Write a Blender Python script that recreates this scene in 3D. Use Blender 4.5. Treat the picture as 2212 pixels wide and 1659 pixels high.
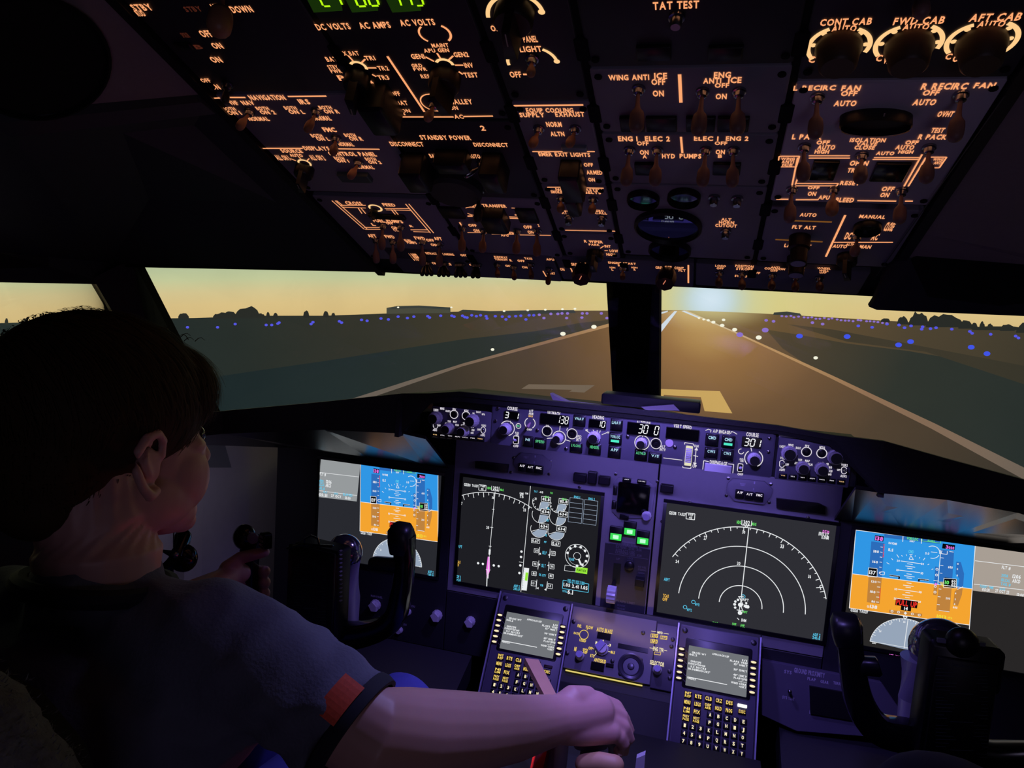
import bpy, bmesh, math, random
from mathutils import Vector as V, Matrix
random.seed(7)
PI = math.pi
for o in list(bpy.data.objects): bpy.data.objects.remove(o)
S = bpy.context.scene
COL = S.collection

# ---------------------------------------------------------------- camera (reference frame 2212 x 1659)
F0 = 1558.0; CX, CY = 1106.0, 829.5
CAMP = V((.11, 0, 1.35))
def _frame(pitch):
    L = V((-5806, -580, 1558)).normalized()
    tz = math.sin(math.radians(pitch)); c = L.z*tz
    # a x + b y + c = 0 with x^2 + y^2 = 1 - tz^2
    best = min((abs(((-(L.y*y+c)/L.x)**2+y*y+tz*tz)-1), y) for y in [0.8+i*1e-5 for i in range(20001)])[1]
    T = V((-(L.y*best+c)/L.x, best, tz)).normalized()
    X = -L; Fw = T.cross(X)*1.0
    if Fw.z < 0: Fw = -Fw
    return X, Fw.normalized(), -T
AX, AY, AZ = _frame(6.5)
def c2w(d): return V((d.dot(AX), d.dot(AY), d.dot(AZ)))
def ray(px, py): return c2w(V((px-CX, py-CY, F0)))
cam = bpy.data.cameras.new('camera'); camo = bpy.data.objects.new('camera', cam); COL.objects.link(camo)
R_ = c2w(V((1, 0, 0))); U_ = c2w(V((0, -1, 0))); B_ = c2w(V((0, 0, -1)))
camo.matrix_world = Matrix(((R_.x, U_.x, B_.x, CAMP.x), (R_.y, U_.y, B_.y, CAMP.y), (R_.z, U_.z, B_.z, CAMP.z), (0, 0, 0, 1)))
cam.sensor_width = 36; cam.lens = F0/2212*36; cam.clip_start = .02; cam.clip_end = 60
S.camera = camo

# ---------------------------------------------------------------- world, exposure
w = bpy.data.worlds.new('world'); S.world = w; w.use_nodes = True
bg = w.node_tree.nodes['Background']; bg.inputs[0].default_value = (.03, .035, .06, 1); bg.inputs[1].default_value = .10
S.view_settings.view_transform = 'Standard'; S.view_settings.look = 'None'
S.view_settings.exposure = 0; S.view_settings.gamma = 1; S.view_settings.use_curve_mapping = False

# ---------------------------------------------------------------- lamps of the cabin, then added fill lights
def lamp(name, kind, loc, aim, col, e, size=.1, size2=None, angle=60, blend=.8):
    l = bpy.data.lights.new(name, kind); o = bpy.data.objects.new(name, l); COL.objects.link(o)
    o.location = loc; o.rotation_euler = (V(aim)-V(loc)).to_track_quat('-Z', 'Y').to_euler()
    l.color = col; l.energy = e
    if kind == 'AREA':
        l.size = size
        if size2: l.shape = 'RECTANGLE'; l.size_y = size2
    elif kind == 'SPOT':
        l.spot_size = math.radians(angle); l.spot_blend = blend; l.shadow_soft_size = size
    else: l.shadow_soft_size = size
    o['kind'] = 'structure'
    return o
VIOLET = (.30, .22, 1.0)
lamp('dome_lamp', 'SPOT', (.10, .60, 1.50), (.08, 1.12, .90), VIOLET, 15, .03, angle=64, blend=.9)
lamp('glareshield_strip_lamp', 'AREA', (.06, 1.215, 1.092), (.06, 1.30, .95), VIOLET, .30, .42, .02)
lamp('map_lamp', 'SPOT', (-.02, 1.05, 1.37), (-.03, 1.125, 1.10), VIOLET, 6.5, .015, angle=112, blend=.7)
lamp('pedestal_red_lamp', 'AREA', (-.07, .84, .80), (-.13, .62, .92), (1, .03, .02), .08, .06)
lamp('panel_flood_lamp', 'AREA', (.02, 1.215, .80), (.04, 1.30, .80), (1, .62, .2), .03, .20, .006)

lamp('cabin_fill', 'AREA', (.42, -.55, 1.05), (.0, .75, 1.62), (.72, .62, 1.0), .5, .4, .3)  # added fill behind the camera, lifts the dark liner and overhead plates
lamp('arm_fill', 'SPOT', (.03, .83, 1.44), (-.10, .72, .88), (.36, .35, 1.0), 6.0, .03, angle=74, blend=.9)  # extra spot added to brighten the top of the reaching arm and sleeve
lamp('sidewall_fill', 'SPOT', (-.60, 1.0, 1.0), (-.84, 1.18, .88), (.80, .70, 1.0), .35, .03, angle=110, blend=1)  # added spot that lifts the left sidewall behind the yoke, no real fitting
# ---------------------------------------------------------------- materials
def lin(c): return tuple(((x/255)/12.92 if x/255 <= .04045 else ((x/255+.055)/1.055)**2.4) for x in c)
MATS = {}
def mat(name, c, rough=.5, metal=0, spec=.5, noise=0, nscale=60, bump=0, sss=0, trans=0, coat=0):
    if name in MATS: return MATS[name]
    m = bpy.data.materials.new(name); m.use_nodes = True; nt = m.node_tree; b = nt.nodes['Principled BSDF']
    col = (*lin(c), 1); b.inputs['Base Color'].default_value = col
    b.inputs['Roughness'].default_value = rough; b.inputs['Metallic'].default_value = metal
    b.inputs['Specular IOR Level'].default_value = spec
    if coat: b.inputs['Coat Weight'].default_value = coat; b.inputs['Coat Roughness'].default_value = .08
    if sss:
        b.inputs['Subsurface Weight'].default_value = sss; b.inputs['Subsurface Radius'].default_value = (.012, .004, .002)
        b.inputs['Subsurface Scale'].default_value = 1
    if trans: b.inputs['Transmission Weight'].default_value = trans
    if noise or bump:
        tc = nt.nodes.new('ShaderNodeTexCoord'); n = nt.nodes.new('ShaderNodeTexNoise')
        n.inputs['Scale'].default_value = nscale; n.inputs['Detail'].default_value = 4
        nt.links.new(tc.outputs['Object'], n.inputs['Vector'])
        if noise:
            mx = nt.nodes.new('ShaderNodeMix'); mx.data_type = 'RGBA'
            mx.inputs[6].default_value = tuple(x*(1-noise) for x in col[:3])+(1,)
            mx.inputs[7].default_value = tuple(min(1, x*(1+noise)) for x in col[:3])+(1,)
            nt.links.new(n.outputs[0], mx.inputs[0]); nt.links.new(mx.outputs[2], b.inputs['Base Color'])
        if bump:
            bp = nt.nodes.new('ShaderNodeBump'); bp.inputs['Strength'].default_value = bump; bp.inputs['Distance'].default_value = .004
            nt.links.new(n.outputs[0], bp.inputs['Height']); nt.links.new(bp.outputs[0], b.inputs['Normal'])
    MATS[name] = m; return m
def emit(name, c, s=1.0, sample=False):
    if name in MATS: return MATS[name]
    m = bpy.data.materials.new(name); m.use_nodes = True; nt = m.node_tree
    nt.nodes.remove(nt.nodes['Principled BSDF'])
    e = nt.nodes.new('ShaderNodeEmission'); e.inputs[0].default_value = (*lin(c), 1); e.inputs[1].default_value = s
    nt.links.new(e.outputs[0], nt.nodes['Material Output'].inputs[0])
    if not sample: m.cycles.emission_sampling = 'NONE'
    MATS[name] = m; return m

# ---------------------------------------------------------------- objects
def tag(o, label=None, cat=None, group=None, kind=None):
    if label: o['label'] = label
    if cat: o['category'] = cat
    if group: o['group'] = group
    if kind: o['kind'] = kind
    return o
def thing(name, label, cat, loc, group=None):
    o = bpy.data.objects.new(name, None); COL.objects.link(o); o.location = loc; o.empty_display_size = .02
    return tag(o, label, cat, group)
def wloc(o):
    p = V((0, 0, 0))
    while o: p = p+o.location; o = o.parent
    return p

class Plane:
    """a flat panel: origin, lateral u, downward v, normal n toward the crew"""
    def __init__(s, o, u, v, n): s.o = V(o); s.u = V(u).normalized(); s.v = V(v).normalized(); s.n = V(n).normalized()
    def hit(s, px, py, d=0):
        r = ray(px, py); o = s.o+s.n*d
        return CAMP+r*((o-CAMP).dot(s.n)/r.dot(s.n))
    def uv(s, px, py, d=0):
        p = s.hit(px, py, d)-s.o; return (p.dot(s.u), p.dot(s.v))
    def w(s, u, v, d=0): return s.o+s.u*u+s.v*v+s.n*d
    def size(s, x0, y0, x1, y1):
        """centre u,v and width,height in metres of an image box lying on the panel"""
        xc, yc = (x0+x1)/2, (y0+y1)/2
        uc, vc = s.uv(xc, yc)
        return uc, vc, abs(s.uv(x1, yc)[0]-s.uv(x0, yc)[0]), abs(s.uv(xc, y1)[1]-s.uv(xc, y0)[1])

GLY = {}
def glyph(ch):
    if ch in GLY: return GLY[ch]
    c = bpy.data.curves.new('g', 'FONT'); c.body = ch; c.resolution_u = 2; c.offset = .034
    o = bpy.data.objects.new('g', c); COL.objects.link(o); bpy.context.view_layer.update()
    e = o.evaluated_get(bpy.context.evaluated_depsgraph_get()); m = e.to_mesh()
    vs = [(v.co.x, v.co.y) for v in m.vertices]; fs = [tuple(p.vertices) for p in m.polygons]
    e.to_mesh_clear(); bpy.data.objects.remove(o); bpy.data.curves.remove(c)
    if vs:
        x0 = min(v[0] for v in vs); x1 = max(v[0] for v in vs); vs = [(x-x0, y) for x, y in vs]; GLY[ch] = (vs, fs, x1-x0)
    else: GLY[ch] = ([], [], .3)
    return GLY[ch]
for _c in 'ABCDEFGHIJKLMNOPQRSTUVWXYZ0123456789./%<>-+#*:°': glyph(_c)

class MB:
    def __init__(s): s.v = []; s.f = []; s.m = []
    def add(s, vs, fs, mi=0):
        b = len(s.v); s.v += [V(x) for x in vs]; s.f += [tuple(i+b for i in f) for f in fs]; s.m += [mi]*len(fs)
    # --- on a plane
    def prism(s, P, pts, d0, d1, mi=0, bev=0):
        n = len(pts); vs = [P.w(u, v, d0) for u, v in pts]; fs = []
        cu = sum(p[0] for p in pts)/n; cv = sum(p[1] for p in pts)/n
        def inset(b):
            R = []
            for u, v in pts:
                du, dv = u-cu, v-cv; l = math.hypot(du, dv) or 1; k = max(0, 1-b*1.3/l); R.append((cu+du*k, cv+dv*k))
            return R
        if bev:
            vs += [P.w(u, v, d1-bev) for u, v in pts]+[P.w(u, v, d1) for u, v in inset(bev)]; L = 3
        else: vs += [P.w(u, v, d1) for u, v in pts]; L = 2
        for k in range(L-1):
            for i in range(n): j = (i+1) % n; fs.append((k*n+i, k*n+j, (k+1)*n+j, (k+1)*n+i))
        fs.append(tuple(range(n))[::-1]); fs.append(tuple((L-1)*n+i for i in range(n)))
        s.add(vs, fs, mi)
    def rect(s, P, u0, v0, u1, v1, d0, d1, mi=0, bev=0, r=0):
        if r <= 0: pts = [(u0, v0), (u1, v0), (u1, v1), (u0, v1)]
        else:
            pts = []
            for cx, cy, a in ((u1-r, v0+r, -90), (u1-r, v1-r, 0), (u0+r, v1-r, 90), (u0+r, v0+r, 180)):
                for k in range(4): t = math.radians(a+k*30); pts.append((cx+r*math.cos(t), cy+r*math.sin(t)))
        s.prism(P, pts, d0, d1, mi, bev)
    def boxpx(s, P, x0, y0, x1, y1, d0, d1, mi=0, bev=0, r=0):
        u, v, a, b = P.size(x0, y0, x1, y1); s.rect(P, u-a/2, v-b/2, u+a/2, v+b/2, d0, d1, mi, bev, r)
    def polypx(s, P, pts, d0, d1, mi=0, bev=0): s.prism(P, [P.uv(*p) for p in pts], d0, d1, mi, bev)
    def seg(s, P, a, b, w, d=.0004, mi=0):
        (x0, y0), (x1, y1) = a, b; l = math.hypot(x1-x0, y1-y0) or 1e-6; nx, ny = -(y1-y0)/l*w/2, (x1-x0)/l*w/2
        s.add([P.w(x0+nx, y0+ny, d), P.w(x1+nx, y1+ny, d), P.w(x1-nx, y1-ny, d), P.w(x0-nx, y0-ny, d)], [(0, 1, 2, 3)], mi)
    def linepx(s, P, x0, y0, x1, y1, w=.0011, d=.0004, mi=0): s.seg(P, P.uv(x0, y0), P.uv(x1, y1), w, d, mi)
    def pathpx(s, P, pts, w=.0011, d=.0004, mi=0):
        q = [P.uv(*p) for p in pts]
        for i in range(len(q)-1): s.seg(P, q[i], q[i+1], w, d, mi)
    def arc(s, P, u, v, r, a0, a1, w=.0012, d=.0004, mi=0, n=24, sy=1):
        """angles in degrees, 0 = right, 90 = up"""
        vs = []; fs = []
        for i in range(n+1):
            t = math.radians(a0+(a1-a0)*i/n)
            for rr in (r-w/2, r+w/2): vs.append(P.w(u+rr*math.cos(t), v-rr*math.sin(t)*sy, d))
        for i in range(n): fs.append((2*i, 2*i+1, 2*i+3, 2*i+2))
        s.add(vs, fs, mi)
    def disc(s, P, u, v, r, d=.0004, mi=0, n=24, a0=0, a1=360, sy=1):
        vs = [P.w(u, v, d)]; 
        for i in range(n+1):
            t = math.radians(a0+(a1-a0)*i/n); vs.append(P.w(u+r*math.cos(t), v-r*math.sin(t)*sy, d))
        s.add(vs, [(0, i+1, i+2) for i in range(n)], mi)
    def lathe(s, P, u, v, prof, mi=0, seg=24, flute=0, fl=0, tilt=(0, 0)):
        """prof: (radius, height) pairs along the panel normal"""
        vs = []; fs = []
        for r, d in prof:
            for i in range(seg):
                t = 2*PI*i/seg; rr = r*(1-(fl if flute and (i % 2) else 0))
                vs.append(P.w(u+rr*math.cos(t)+tilt[0]*d, v+rr*math.sin(t)+tilt[1]*d, d))
        n = len(prof)
        for k in range(n-1):
            for i in range(seg): j = (i+1) % seg; fs.append((k*seg+i, k*seg+j, (k+1)*seg+j, (k+1)*seg+i))
        fs.append(tuple(range(seg))); fs.append(tuple((n-1)*seg+i for i in range(seg)))
        s.add(vs, fs, mi)
    def text(s, P, t, x0, y0, x1, y1, mi=0, d=.0005, shear=0):
        u, v, a, b = P.size(x0, y0, x1, y1); s.textuv(P, t, u-a/2, v-b/2, a, b, mi, d, shear)
    def textuv(s, P, t, u0, v0, a, b, mi=0, d=.0005, shear=0):
        t = t.upper(); gs = [glyph(c) for c in t]; sp = .10
        W = sum(g[2] for g in gs)+sp*(len(gs)-1) or 1; kx = a/W; ky = b/.70; x = 0
        for g in gs:
            s.add([P.w(u0+(x+vx)*kx+shear*vy*ky, v0+b-vy*ky, d) for vx, vy in g[0]], g[1], mi); x += g[2]+sp
    def seg7(s, P, t, x0, y0, x1, y1, mi=0, d=.0008, shear=.12):
        M = {'0': 'abcdef', '1': 'bc', '2': 'abged', '3': 'abgcd', '4': 'fgbc', '5': 'afgcd', '6': 'afgedc', '7': 'abc', '8': 'abcdefg', '9': 'abcdfg', ' ': '', '-': 'g'}
        u, v, a, b = P.size(x0, y0, x1, y1); n = len(t); cw = a/n; w = cw*.66; th = cw*.17; u0 = u-a/2; v0 = v-b/2
        E = {'a': (0, 0, 1, 0), 'b': (1, 0, 1, .5), 'c': (1, .5, 1, 1), 'd': (0, 1, 1, 1), 'e': (0, .5, 0, 1), 'f': (0, 0, 0, .5), 'g': (0, .5, 1, .5)}
        for i, c in enumerate(t):
            for k in M[c]:
                p = E[k]; f = lambda X, Y: (u0+i*cw+cw*.15+X*w+(1-Y)*b*shear, v0+Y*b)
                A = f(p[0], p[1]); B = f(p[2], p[3]); g = .1
                s.seg(P, (A[0]+(B[0]-A[0])*g, A[1]+(B[1]-A[1])*g), (B[0]-(B[0]-A[0])*g, B[1]-(B[1]-A[1])*g), th, d, mi)
    # --- free space
    def tube(s, pts, rad, mi=0, seg=12, flat=1, up=(0, 0, 1), caps=True):
        pts = [V(p) for p in pts]; n = len(pts)
        if not hasattr(rad, '__len__'): rad = [rad]*n
        vs = []; fs = []; up = V(up)
        rows = []
        for i, p in enumerate(pts):
            t = (pts[min(i+1, n-1)]-pts[max(i-1, 0)]).normalized(); a = up.cross(t)
            if a.length < 1e-4: a = V((1, 0, 0)).cross(t)
            a.normalize(); b = t.cross(a)
            rows.append((p, a, b, t, rad[i]))
        R = []
        if caps:
            p, a, b, t, r = rows[0]
            R += [(p-t*r*math.cos(q), a, b, r*math.sin(q)) for q in (.25, .7, 1.15)]
        R += [(p, a, b, r) for p, a, b, t, r in rows]
        if caps:
            p, a, b, t, r = rows[-1]
            R += [(p+t*r*math.cos(q), a, b, r*math.sin(q)) for q in (1.15, .7, .25)]
        for p, a, b, r in R:
            for k in range(seg): q = 2*PI*k/seg; vs.append(p+a*r*math.cos(q)+b*r*flat*math.sin(q))
        m = len(R)
        for k in range(m-1):
            for i in range(seg): j = (i+1) % seg; fs.append((k*seg+i, k*seg+j, (k+1)*seg+j, (k+1)*seg+i))
        fs.append(tuple(range(seg))[::-1]); fs.append(tuple((m-1)*seg+i for i in range(seg)))
        s.add(vs, fs, mi)
    def ball(s, c, r, mi=0, seg=20, rings=12, M=None):
        if not hasattr(r, '__len__'): r = (r, r, r)
        vs = []; fs = []; c = V(c)
        for i in range(rings+1):
            th = PI*i/rings
            for j in range(seg):
                ph = 2*PI*j/seg; q = V((r[0]*math.sin(th)*math.cos(ph), r[1]*math.sin(th)*math.sin(ph), r[2]*math.cos(th)))
                vs.append(c+(M @ q if M else q))
        for i in range(rings):
            for j in range(seg):
                k = (j+1) % seg; fs.append((i*seg+j, i*seg+k, (i+1)*seg+k, (i+1)*seg+j))
        s.add(vs, fs, mi)
    def hull8(s, q, mi=0): # 8 corners, bottom 4 then top 4
        s.add(q, [(0, 3, 2, 1), (4, 5, 6, 7), (0, 1, 5, 4), (1, 2, 6, 5), (2, 3, 7, 6), (3, 0, 4, 7)], mi)
    def slab(s, pts, t, mi=0):
        """polygon in space thickened by vector t"""
        n = len(pts); p = [V(x) for x in pts]; t = V(t); vs = p+[x+t for x in p]
        fs = [tuple(range(n)), tuple(range(n, 2*n))[::-1]]+[(i, (i+1) % n, n+(i+1) % n, n+i) for i in range(n)]
        s.add(vs, fs, mi)
    def build(s, name, mats, parent=None, smooth=False, angle=40, weld=True, noms=False):
        if not isinstance(mats, (list, tuple)): mats = [mats]
        off = wloc(parent) if parent else V((0, 0, 0))
        me = bpy.data.meshes.new(name)
        me.from_pydata([tuple(v-off) for v in s.v], [], s.f)
        for m in mats: me.materials.append(m)
        me.polygons.foreach_set('material_index', s.m)
        if not noms:
            bm = bmesh.new(); bm.from_mesh(me)
            if weld: bmesh.ops.remove_doubles(bm, verts=bm.verts, dist=1e-6)
            bmesh.ops.recalc_face_normals(bm, faces=bm.faces); bm.to_mesh(me); bm.free()
        if smooth:
            me.polygons.foreach_set('use_smooth', [True]*len(me.polygons))
            if smooth != 2: me.set_sharp_from_angle(angle=math.radians(angle))
        o = bpy.data.objects.new(name, me); COL.objects.link(o)
        if parent: o.parent = parent
        return o
def remesh(o, vox, it=6, fac=.5):
    """voxel-union the loose solids of o into one continuous surface"""
    m = o.modifiers.new('r', 'REMESH'); m.mode = 'VOXEL'; m.voxel_size = vox
    k = o.modifiers.new('s', 'SMOOTH'); k.iterations = it; k.factor = fac
    bpy.context.view_layer.update()
    e = o.evaluated_get(bpy.context.evaluated_depsgraph_get()); me = bpy.data.meshes.new_from_object(e)
    old = o.data; ms = list(old.materials); o.modifiers.clear(); o.data = me; me.name = o.name
    if not me.materials:
        for x in ms: me.materials.append(x)
    me.polygons.foreach_set('use_smooth', [True]*len(me.polygons)); return o
def hitY(px, py, y):
    r = ray(px, py); return CAMP+r*(y/r.y)
def at(px, py, d): return CAMP+ray(px, py)/F0*d

# panel planes of the cockpit
OV = Plane((0, 1.12, 1.388), (1, 0, 0), (0, .937, -.35), (0, -.35, -.937))
MI = Plane((0, 1.30, 1.0), (1, 0, 0), (0, 0, -1), (0, -1, 0))
MC = Plane((0, 1.18, 1.14), (1, 0, 0), (0, 0, -1), (0, -1, 0))
_v = V((0, -.575, -.818)).normalized()
CD = Plane((.0274, 1.26, .8032), (1, 0, 0), _v, V((0, -.818, .575)))
# ================================================================ cabin shell
black = mat('black_paint', (22, 22, 25), .55, noise=.25)
dull = mat('dull_black', (12, 12, 14), .85, noise=.2, spec=.25)
liner = mat('liner_vinyl', (138, 122, 128), .7, noise=.08, nscale=200, bump=.15)
wallm = mat('sidewall_grey', (150, 146, 156), .6, noise=.06)
frame_grey = mat('window_frame_grey', (70, 72, 78), .45, noise=.1)
seal = mat('rubber_seal', (10, 10, 11), .6)
def struct(o): o['kind'] = 'structure'; return o
# floor and back wall
b = MB(); b.slab([(-1.3, -1.2, 0), (1.3, -1.2, 0), (1.3, 1.7, 0), (-1.3, 1.7, 0)], (0, 0, -.05)); struct(b.build('floor', dull))
b = MB(); b.slab([(-1.0, -1.0, 0), (1.0, -1.0, 0), (1.0, -1.0, 2.1), (-1.0, -1.0, 2.1)], (0, -.04, 0)); struct(b.build('wall_back', black))
# side walls: lower walls below the side windows, forward of them the sidewall panels
for sx, nm in ((-1, 'left'), (1, 'right')):
    b = MB()
    b.slab([(sx*1.0, -1.0, 0), (sx*.93, .55, 0), (sx*.93, .55, 1.06), (sx*1.0, -1.0, 1.12)], (sx*.04, 0, 0))
    b.slab([(sx*.93, .55, 0), (sx*.86, 1.0, 0), (sx*.86, 1.0, 1.075), (sx*.93, .55, 1.06)], (sx*.04, 0, 0))
    b.slab([(sx*1.0, -1.0, 1.12), (sx*.96, .2, 1.06), (sx*.96, .2, 1.40), (sx*1.0, -1.0, 1.5)], (sx*.04, 0, 0))
    struct(b.build('wall_'+nm, black))
    b = MB()
    b.slab([(sx*.86, 1.0, .4), (sx*.79, 1.42, .4), (sx*.79, 1.42, 1.0), (sx*.83, 1.10, 1.075), (sx*.86, 1.0, 1.075)], (sx*.03, 0, 0))
    b.slab([(sx*.835, 1.12, .4), (sx*.815, 1.125, .4), (sx*.815, 1.125, 1.1), (sx*.835, 1.12, 1.1)], (0, .05, 0))
    struct(b.build('trim_1' if sx < 0 else 'trim_2', wallm))
# firewall below the windshield
b = MB(); b.slab([(-.85, 1.46, 0), (.85, 1.46, 0), (.85, 1.46, .98), (-.85, 1.46, .98)], (0, .03, 0)); struct(b.build('wall_front', dull))
# ceiling: liners on both sides of the overhead console, and the part behind the crew
def lin_side(sx, x_in):
    b = MB()
    A = (sx*.86, 1.06, 1.367); B = (x_in, 1.131, 1.384); Cc = (x_in, -.2, 1.87); D = (sx*1.0, -.2, 1.50); E_ = (sx*.93, .62, 1.335)
    ins = lambda p, q, t: tuple(p[i]+(q[i]-p[i])*t for i in range(3))
    # stepped, faceted liner: forward visor tray, raised rib, rear field
    Fi = (x_in, .93, 1.459); Fo = (sx*.90, .86, 1.350)
    Gi = (x_in, .70, 1.545); Go = (sx*.93, .62, 1.372)
    b.slab([A, B, Fi, Fo], (0, 0, .03)); b.slab([Fo, Fi, Gi, Go], (0, .01, .05)); b.slab([Go, Gi, Cc, D], (0, 0, .05))
    b.slab([Fo, E_, Go], (sx*.02, 0, 0)); b.slab([Go, E_, (sx*.96, .2, 1.38), D], (sx*.03, 0, 0))
    return b
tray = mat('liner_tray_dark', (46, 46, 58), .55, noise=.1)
b = MB(); Gi = V((-.445, .70, 1.545)); G2 = hitY(0, 262, .55); G3 = V((-.95, .62, 1.372)); A_ = V((-.90, 1.03, 1.367)); B_0 = V((-.445, 1.131, 1.384)); C0 = V((-.445, -.2, 1.87)); D0 = V((-1.0, -.2, 1.64))
up3 = (0, 0, .04)
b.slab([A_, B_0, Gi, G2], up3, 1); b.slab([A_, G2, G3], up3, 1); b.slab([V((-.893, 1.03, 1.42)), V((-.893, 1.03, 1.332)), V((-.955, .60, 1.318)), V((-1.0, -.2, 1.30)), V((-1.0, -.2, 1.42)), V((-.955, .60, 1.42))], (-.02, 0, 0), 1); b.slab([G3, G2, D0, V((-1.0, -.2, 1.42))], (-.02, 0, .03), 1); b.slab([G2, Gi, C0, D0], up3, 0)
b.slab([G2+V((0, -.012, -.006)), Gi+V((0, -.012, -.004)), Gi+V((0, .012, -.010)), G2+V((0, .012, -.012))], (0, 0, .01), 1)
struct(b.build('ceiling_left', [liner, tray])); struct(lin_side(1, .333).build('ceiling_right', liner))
b = MB(); b.slab([(-.445, .1, 1.80), (.333, .1, 1.80), (.333, -1.0, 1.95), (-.43, -1.0, 1.95)], (0, 0, .04))
b.slab([(-.43, -.2, 1.87), (-1.0, -.2, 1.50), (-1.0, -1.0, 1.5), (-.43, -1.0, 1.95)], (0, 0, .04))
b.slab([(.333, -.2, 1.87), (1.0, -.2, 1.50), (1.0, -1.0, 1.5), (.333, -1.0, 1.95)], (0, 0, .04))
struct(b.build('ceiling', black))
# header beam above the windshield
b = MB()
hd = [(-.90, 1.03, 1.362), (-.445, 1.131, 1.384), (.333, 1.109, 1.392), (.86, 1.06, 1.40)]
for p, q in zip(hd, hd[1:]): b.hull8([V(p), V(q), V(q)+V((0, .10, .006)), V(p)+V((0, .10, .006)), V(p)+V((0, 0, .09)), V(q)+V((0, 0, .09)), V(q)+V((0, .10, .09)), V(p)+V((0, .10, .09))])
struct(b.build('trim_3', dull))
# centre window post
PW = 1.42
b = MB()
q = [hitY(1326, 900, PW), hitY(1423, 900, PW), hitY(1425, 560, PW), hitY(1307, 560, PW)]
b.slab(q, (0, .06, 0)); struct(b.build('trim_4', mat('post_black', (5, 5, 6), .95, spec=.08)))
# left pillar between side window and windshield, its bright edge and the rubber seal
PL = Plane((-.86, 1.06, 1.2), (.5, .87, 0), (0, 0, -1), (.87, -.5, 0))
b = MB(); b.slab([PL.hit(*p) for p in ((200, 600), (286, 560), (375, 731), (470, 905), (500, 1010), (420, 1010), (330, 822), (248, 682))], PL.n*-.03); struct(b.build('trim_5', frame_grey))
b = MB(); b.slab([PL.hit(*p, -.004) for p in ((286, 560), (307, 565), (400, 748), (485, 905), (470, 905), (375, 731))], PL.n*-.03); struct(b.build('trim_6', seal))
b = MB(); b.slab([(.86, 1.03, 1.0), (.80, 1.14, 1.0), (.84, 1.08, 1.42), (.90, .97, 1.42)], (.03, 0, 0)); struct(b.build('trim_7', frame_grey))
# window glass
glass = bpy.data.materials.new('window_glass'); glass.use_nodes = True; nt = glass.node_tree; nt.nodes.remove(nt.nodes['Principled BSDF'])
tr = nt.nodes.new('ShaderNodeBsdfTransparent'); tr.inputs[0].default_value = (.97, .98, .97, 1); gl = nt.nodes.new('ShaderNodeBsdfGlossy'); gl.inputs['Roughness'].default_value = .02
fr = nt.nodes.new('ShaderNodeFresnel'); fr.inputs[0].default_value = 1.5; mx = nt.nodes.new('ShaderNodeMixShader')
nt.links.new(fr.outputs[0], mx.inputs[0]); nt.links.new(tr.outputs[0], mx.inputs[1]); nt.links.new(gl.outputs[0], mx.inputs[2]); nt.links.new(mx.outputs[0], nt.nodes['Material Output'].inputs[0])
pc = hitY(1374, 740, 1.44).x
def pane(name, pts, t):
    b = MB(); b.slab(pts, t); struct(b.build(name, glass))
pane('window_1', [(-.875, 1.09, 1.06), (pc-.03, 1.47, 1.06), (pc-.03, 1.33, 1.42), (-.93, 1.02, 1.40)], (0, .006, 0))
pane('window_2', [(pc+.03, 1.47, 1.06), (.80, 1.15, 1.06), (.86, 1.08, 1.42), (pc+.03, 1.33, 1.42)], (0, .006, 0))
pane('window_3', [(-.955, .2, 1.05), (-.865, 1.09, 1.05), (-.90, 1.06, 1.37), (-.955, .2, 1.40)], (-.006, 0, 0))
pane('window_4', [(.955, .2, 1.05), (.885, 1.0, 1.05), (.89, 1.0, 1.40), (.955, .2, 1.40)], (.006, 0, 0))
# round openings let into the liners, and the folded sun visor on the right
def gasper(name, label, c, nrm, r, parent=None):
    nrm = V(nrm).normalized(); u = nrm.cross(V((0, 1, 0))).normalized(); P = Plane(c, u, nrm.cross(u), nrm)
    t = thing(name, label, 'recess', c)
    b = MB(); b.lathe(P, 0, 0, [(r*1.0, 0), (r*1.02, .004), (r*.97, .006), (r*.95, -.012)], seg=40); b.build('rim', dull, t, smooth=True)
    b = MB(); b.lathe(P, 0, 0, [(r*.94, .001), (r*.9, .002)], seg=40); b.build('dark_face', mat('soft_black', (6, 6, 7), .95), t)
    return t
nl = (C0-G2).cross(Gi-G2)
if nl.z > 0: nl = -nl
PLN = Plane(G2, (1, 0, 0), (0, 1, 0), nl)
gasper('ceiling_speaker', 'round black speaker let into the ceiling liner at the upper left', PLN.hit(75, 128, .004), nl, .062)
visor = mat('visor_plastic', (40, 40, 50), .6, noise=.1)
t = thing('sun_visor', 'folded dark sun visor panel hanging above the right windshield', 'sun visor', tuple(hitY(2040, 600, 1.0)))
PV = Plane(hitY(1880, 660, 1.02), V((1, -.12, 0)), (0, .45, -1), (0, -.9, -.35))
b = MB(); b.polypx(PV, [(1878, 664), (1886, 650), (1900, 612), (1905, 590), (2100, 330), (2290, 180), (2330, 690), (1895, 671)], -.012, 0, bev=.002); b.build('visor_blade', visor, t, smooth=True)
b = MB(); b.polypx(PV, [(1960, 560), (2010, 470), (2080, 420), (2170, 395), (2290, 400), (2330, 640), (2150, 660), (2000, 640)], 0, .004, bev=.002); b.build('visor_pad', mat('soft_black', (6, 6, 7), .95), t, smooth=True)
b = MB(); u_, v_ = PV.uv(2100, 398); b.lathe(PV, u_, v_, [(.007, 0), (.007, .006), (.004, .009)], seg=16); b.build('pivot_screw', dull, t, smooth=True)
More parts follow.
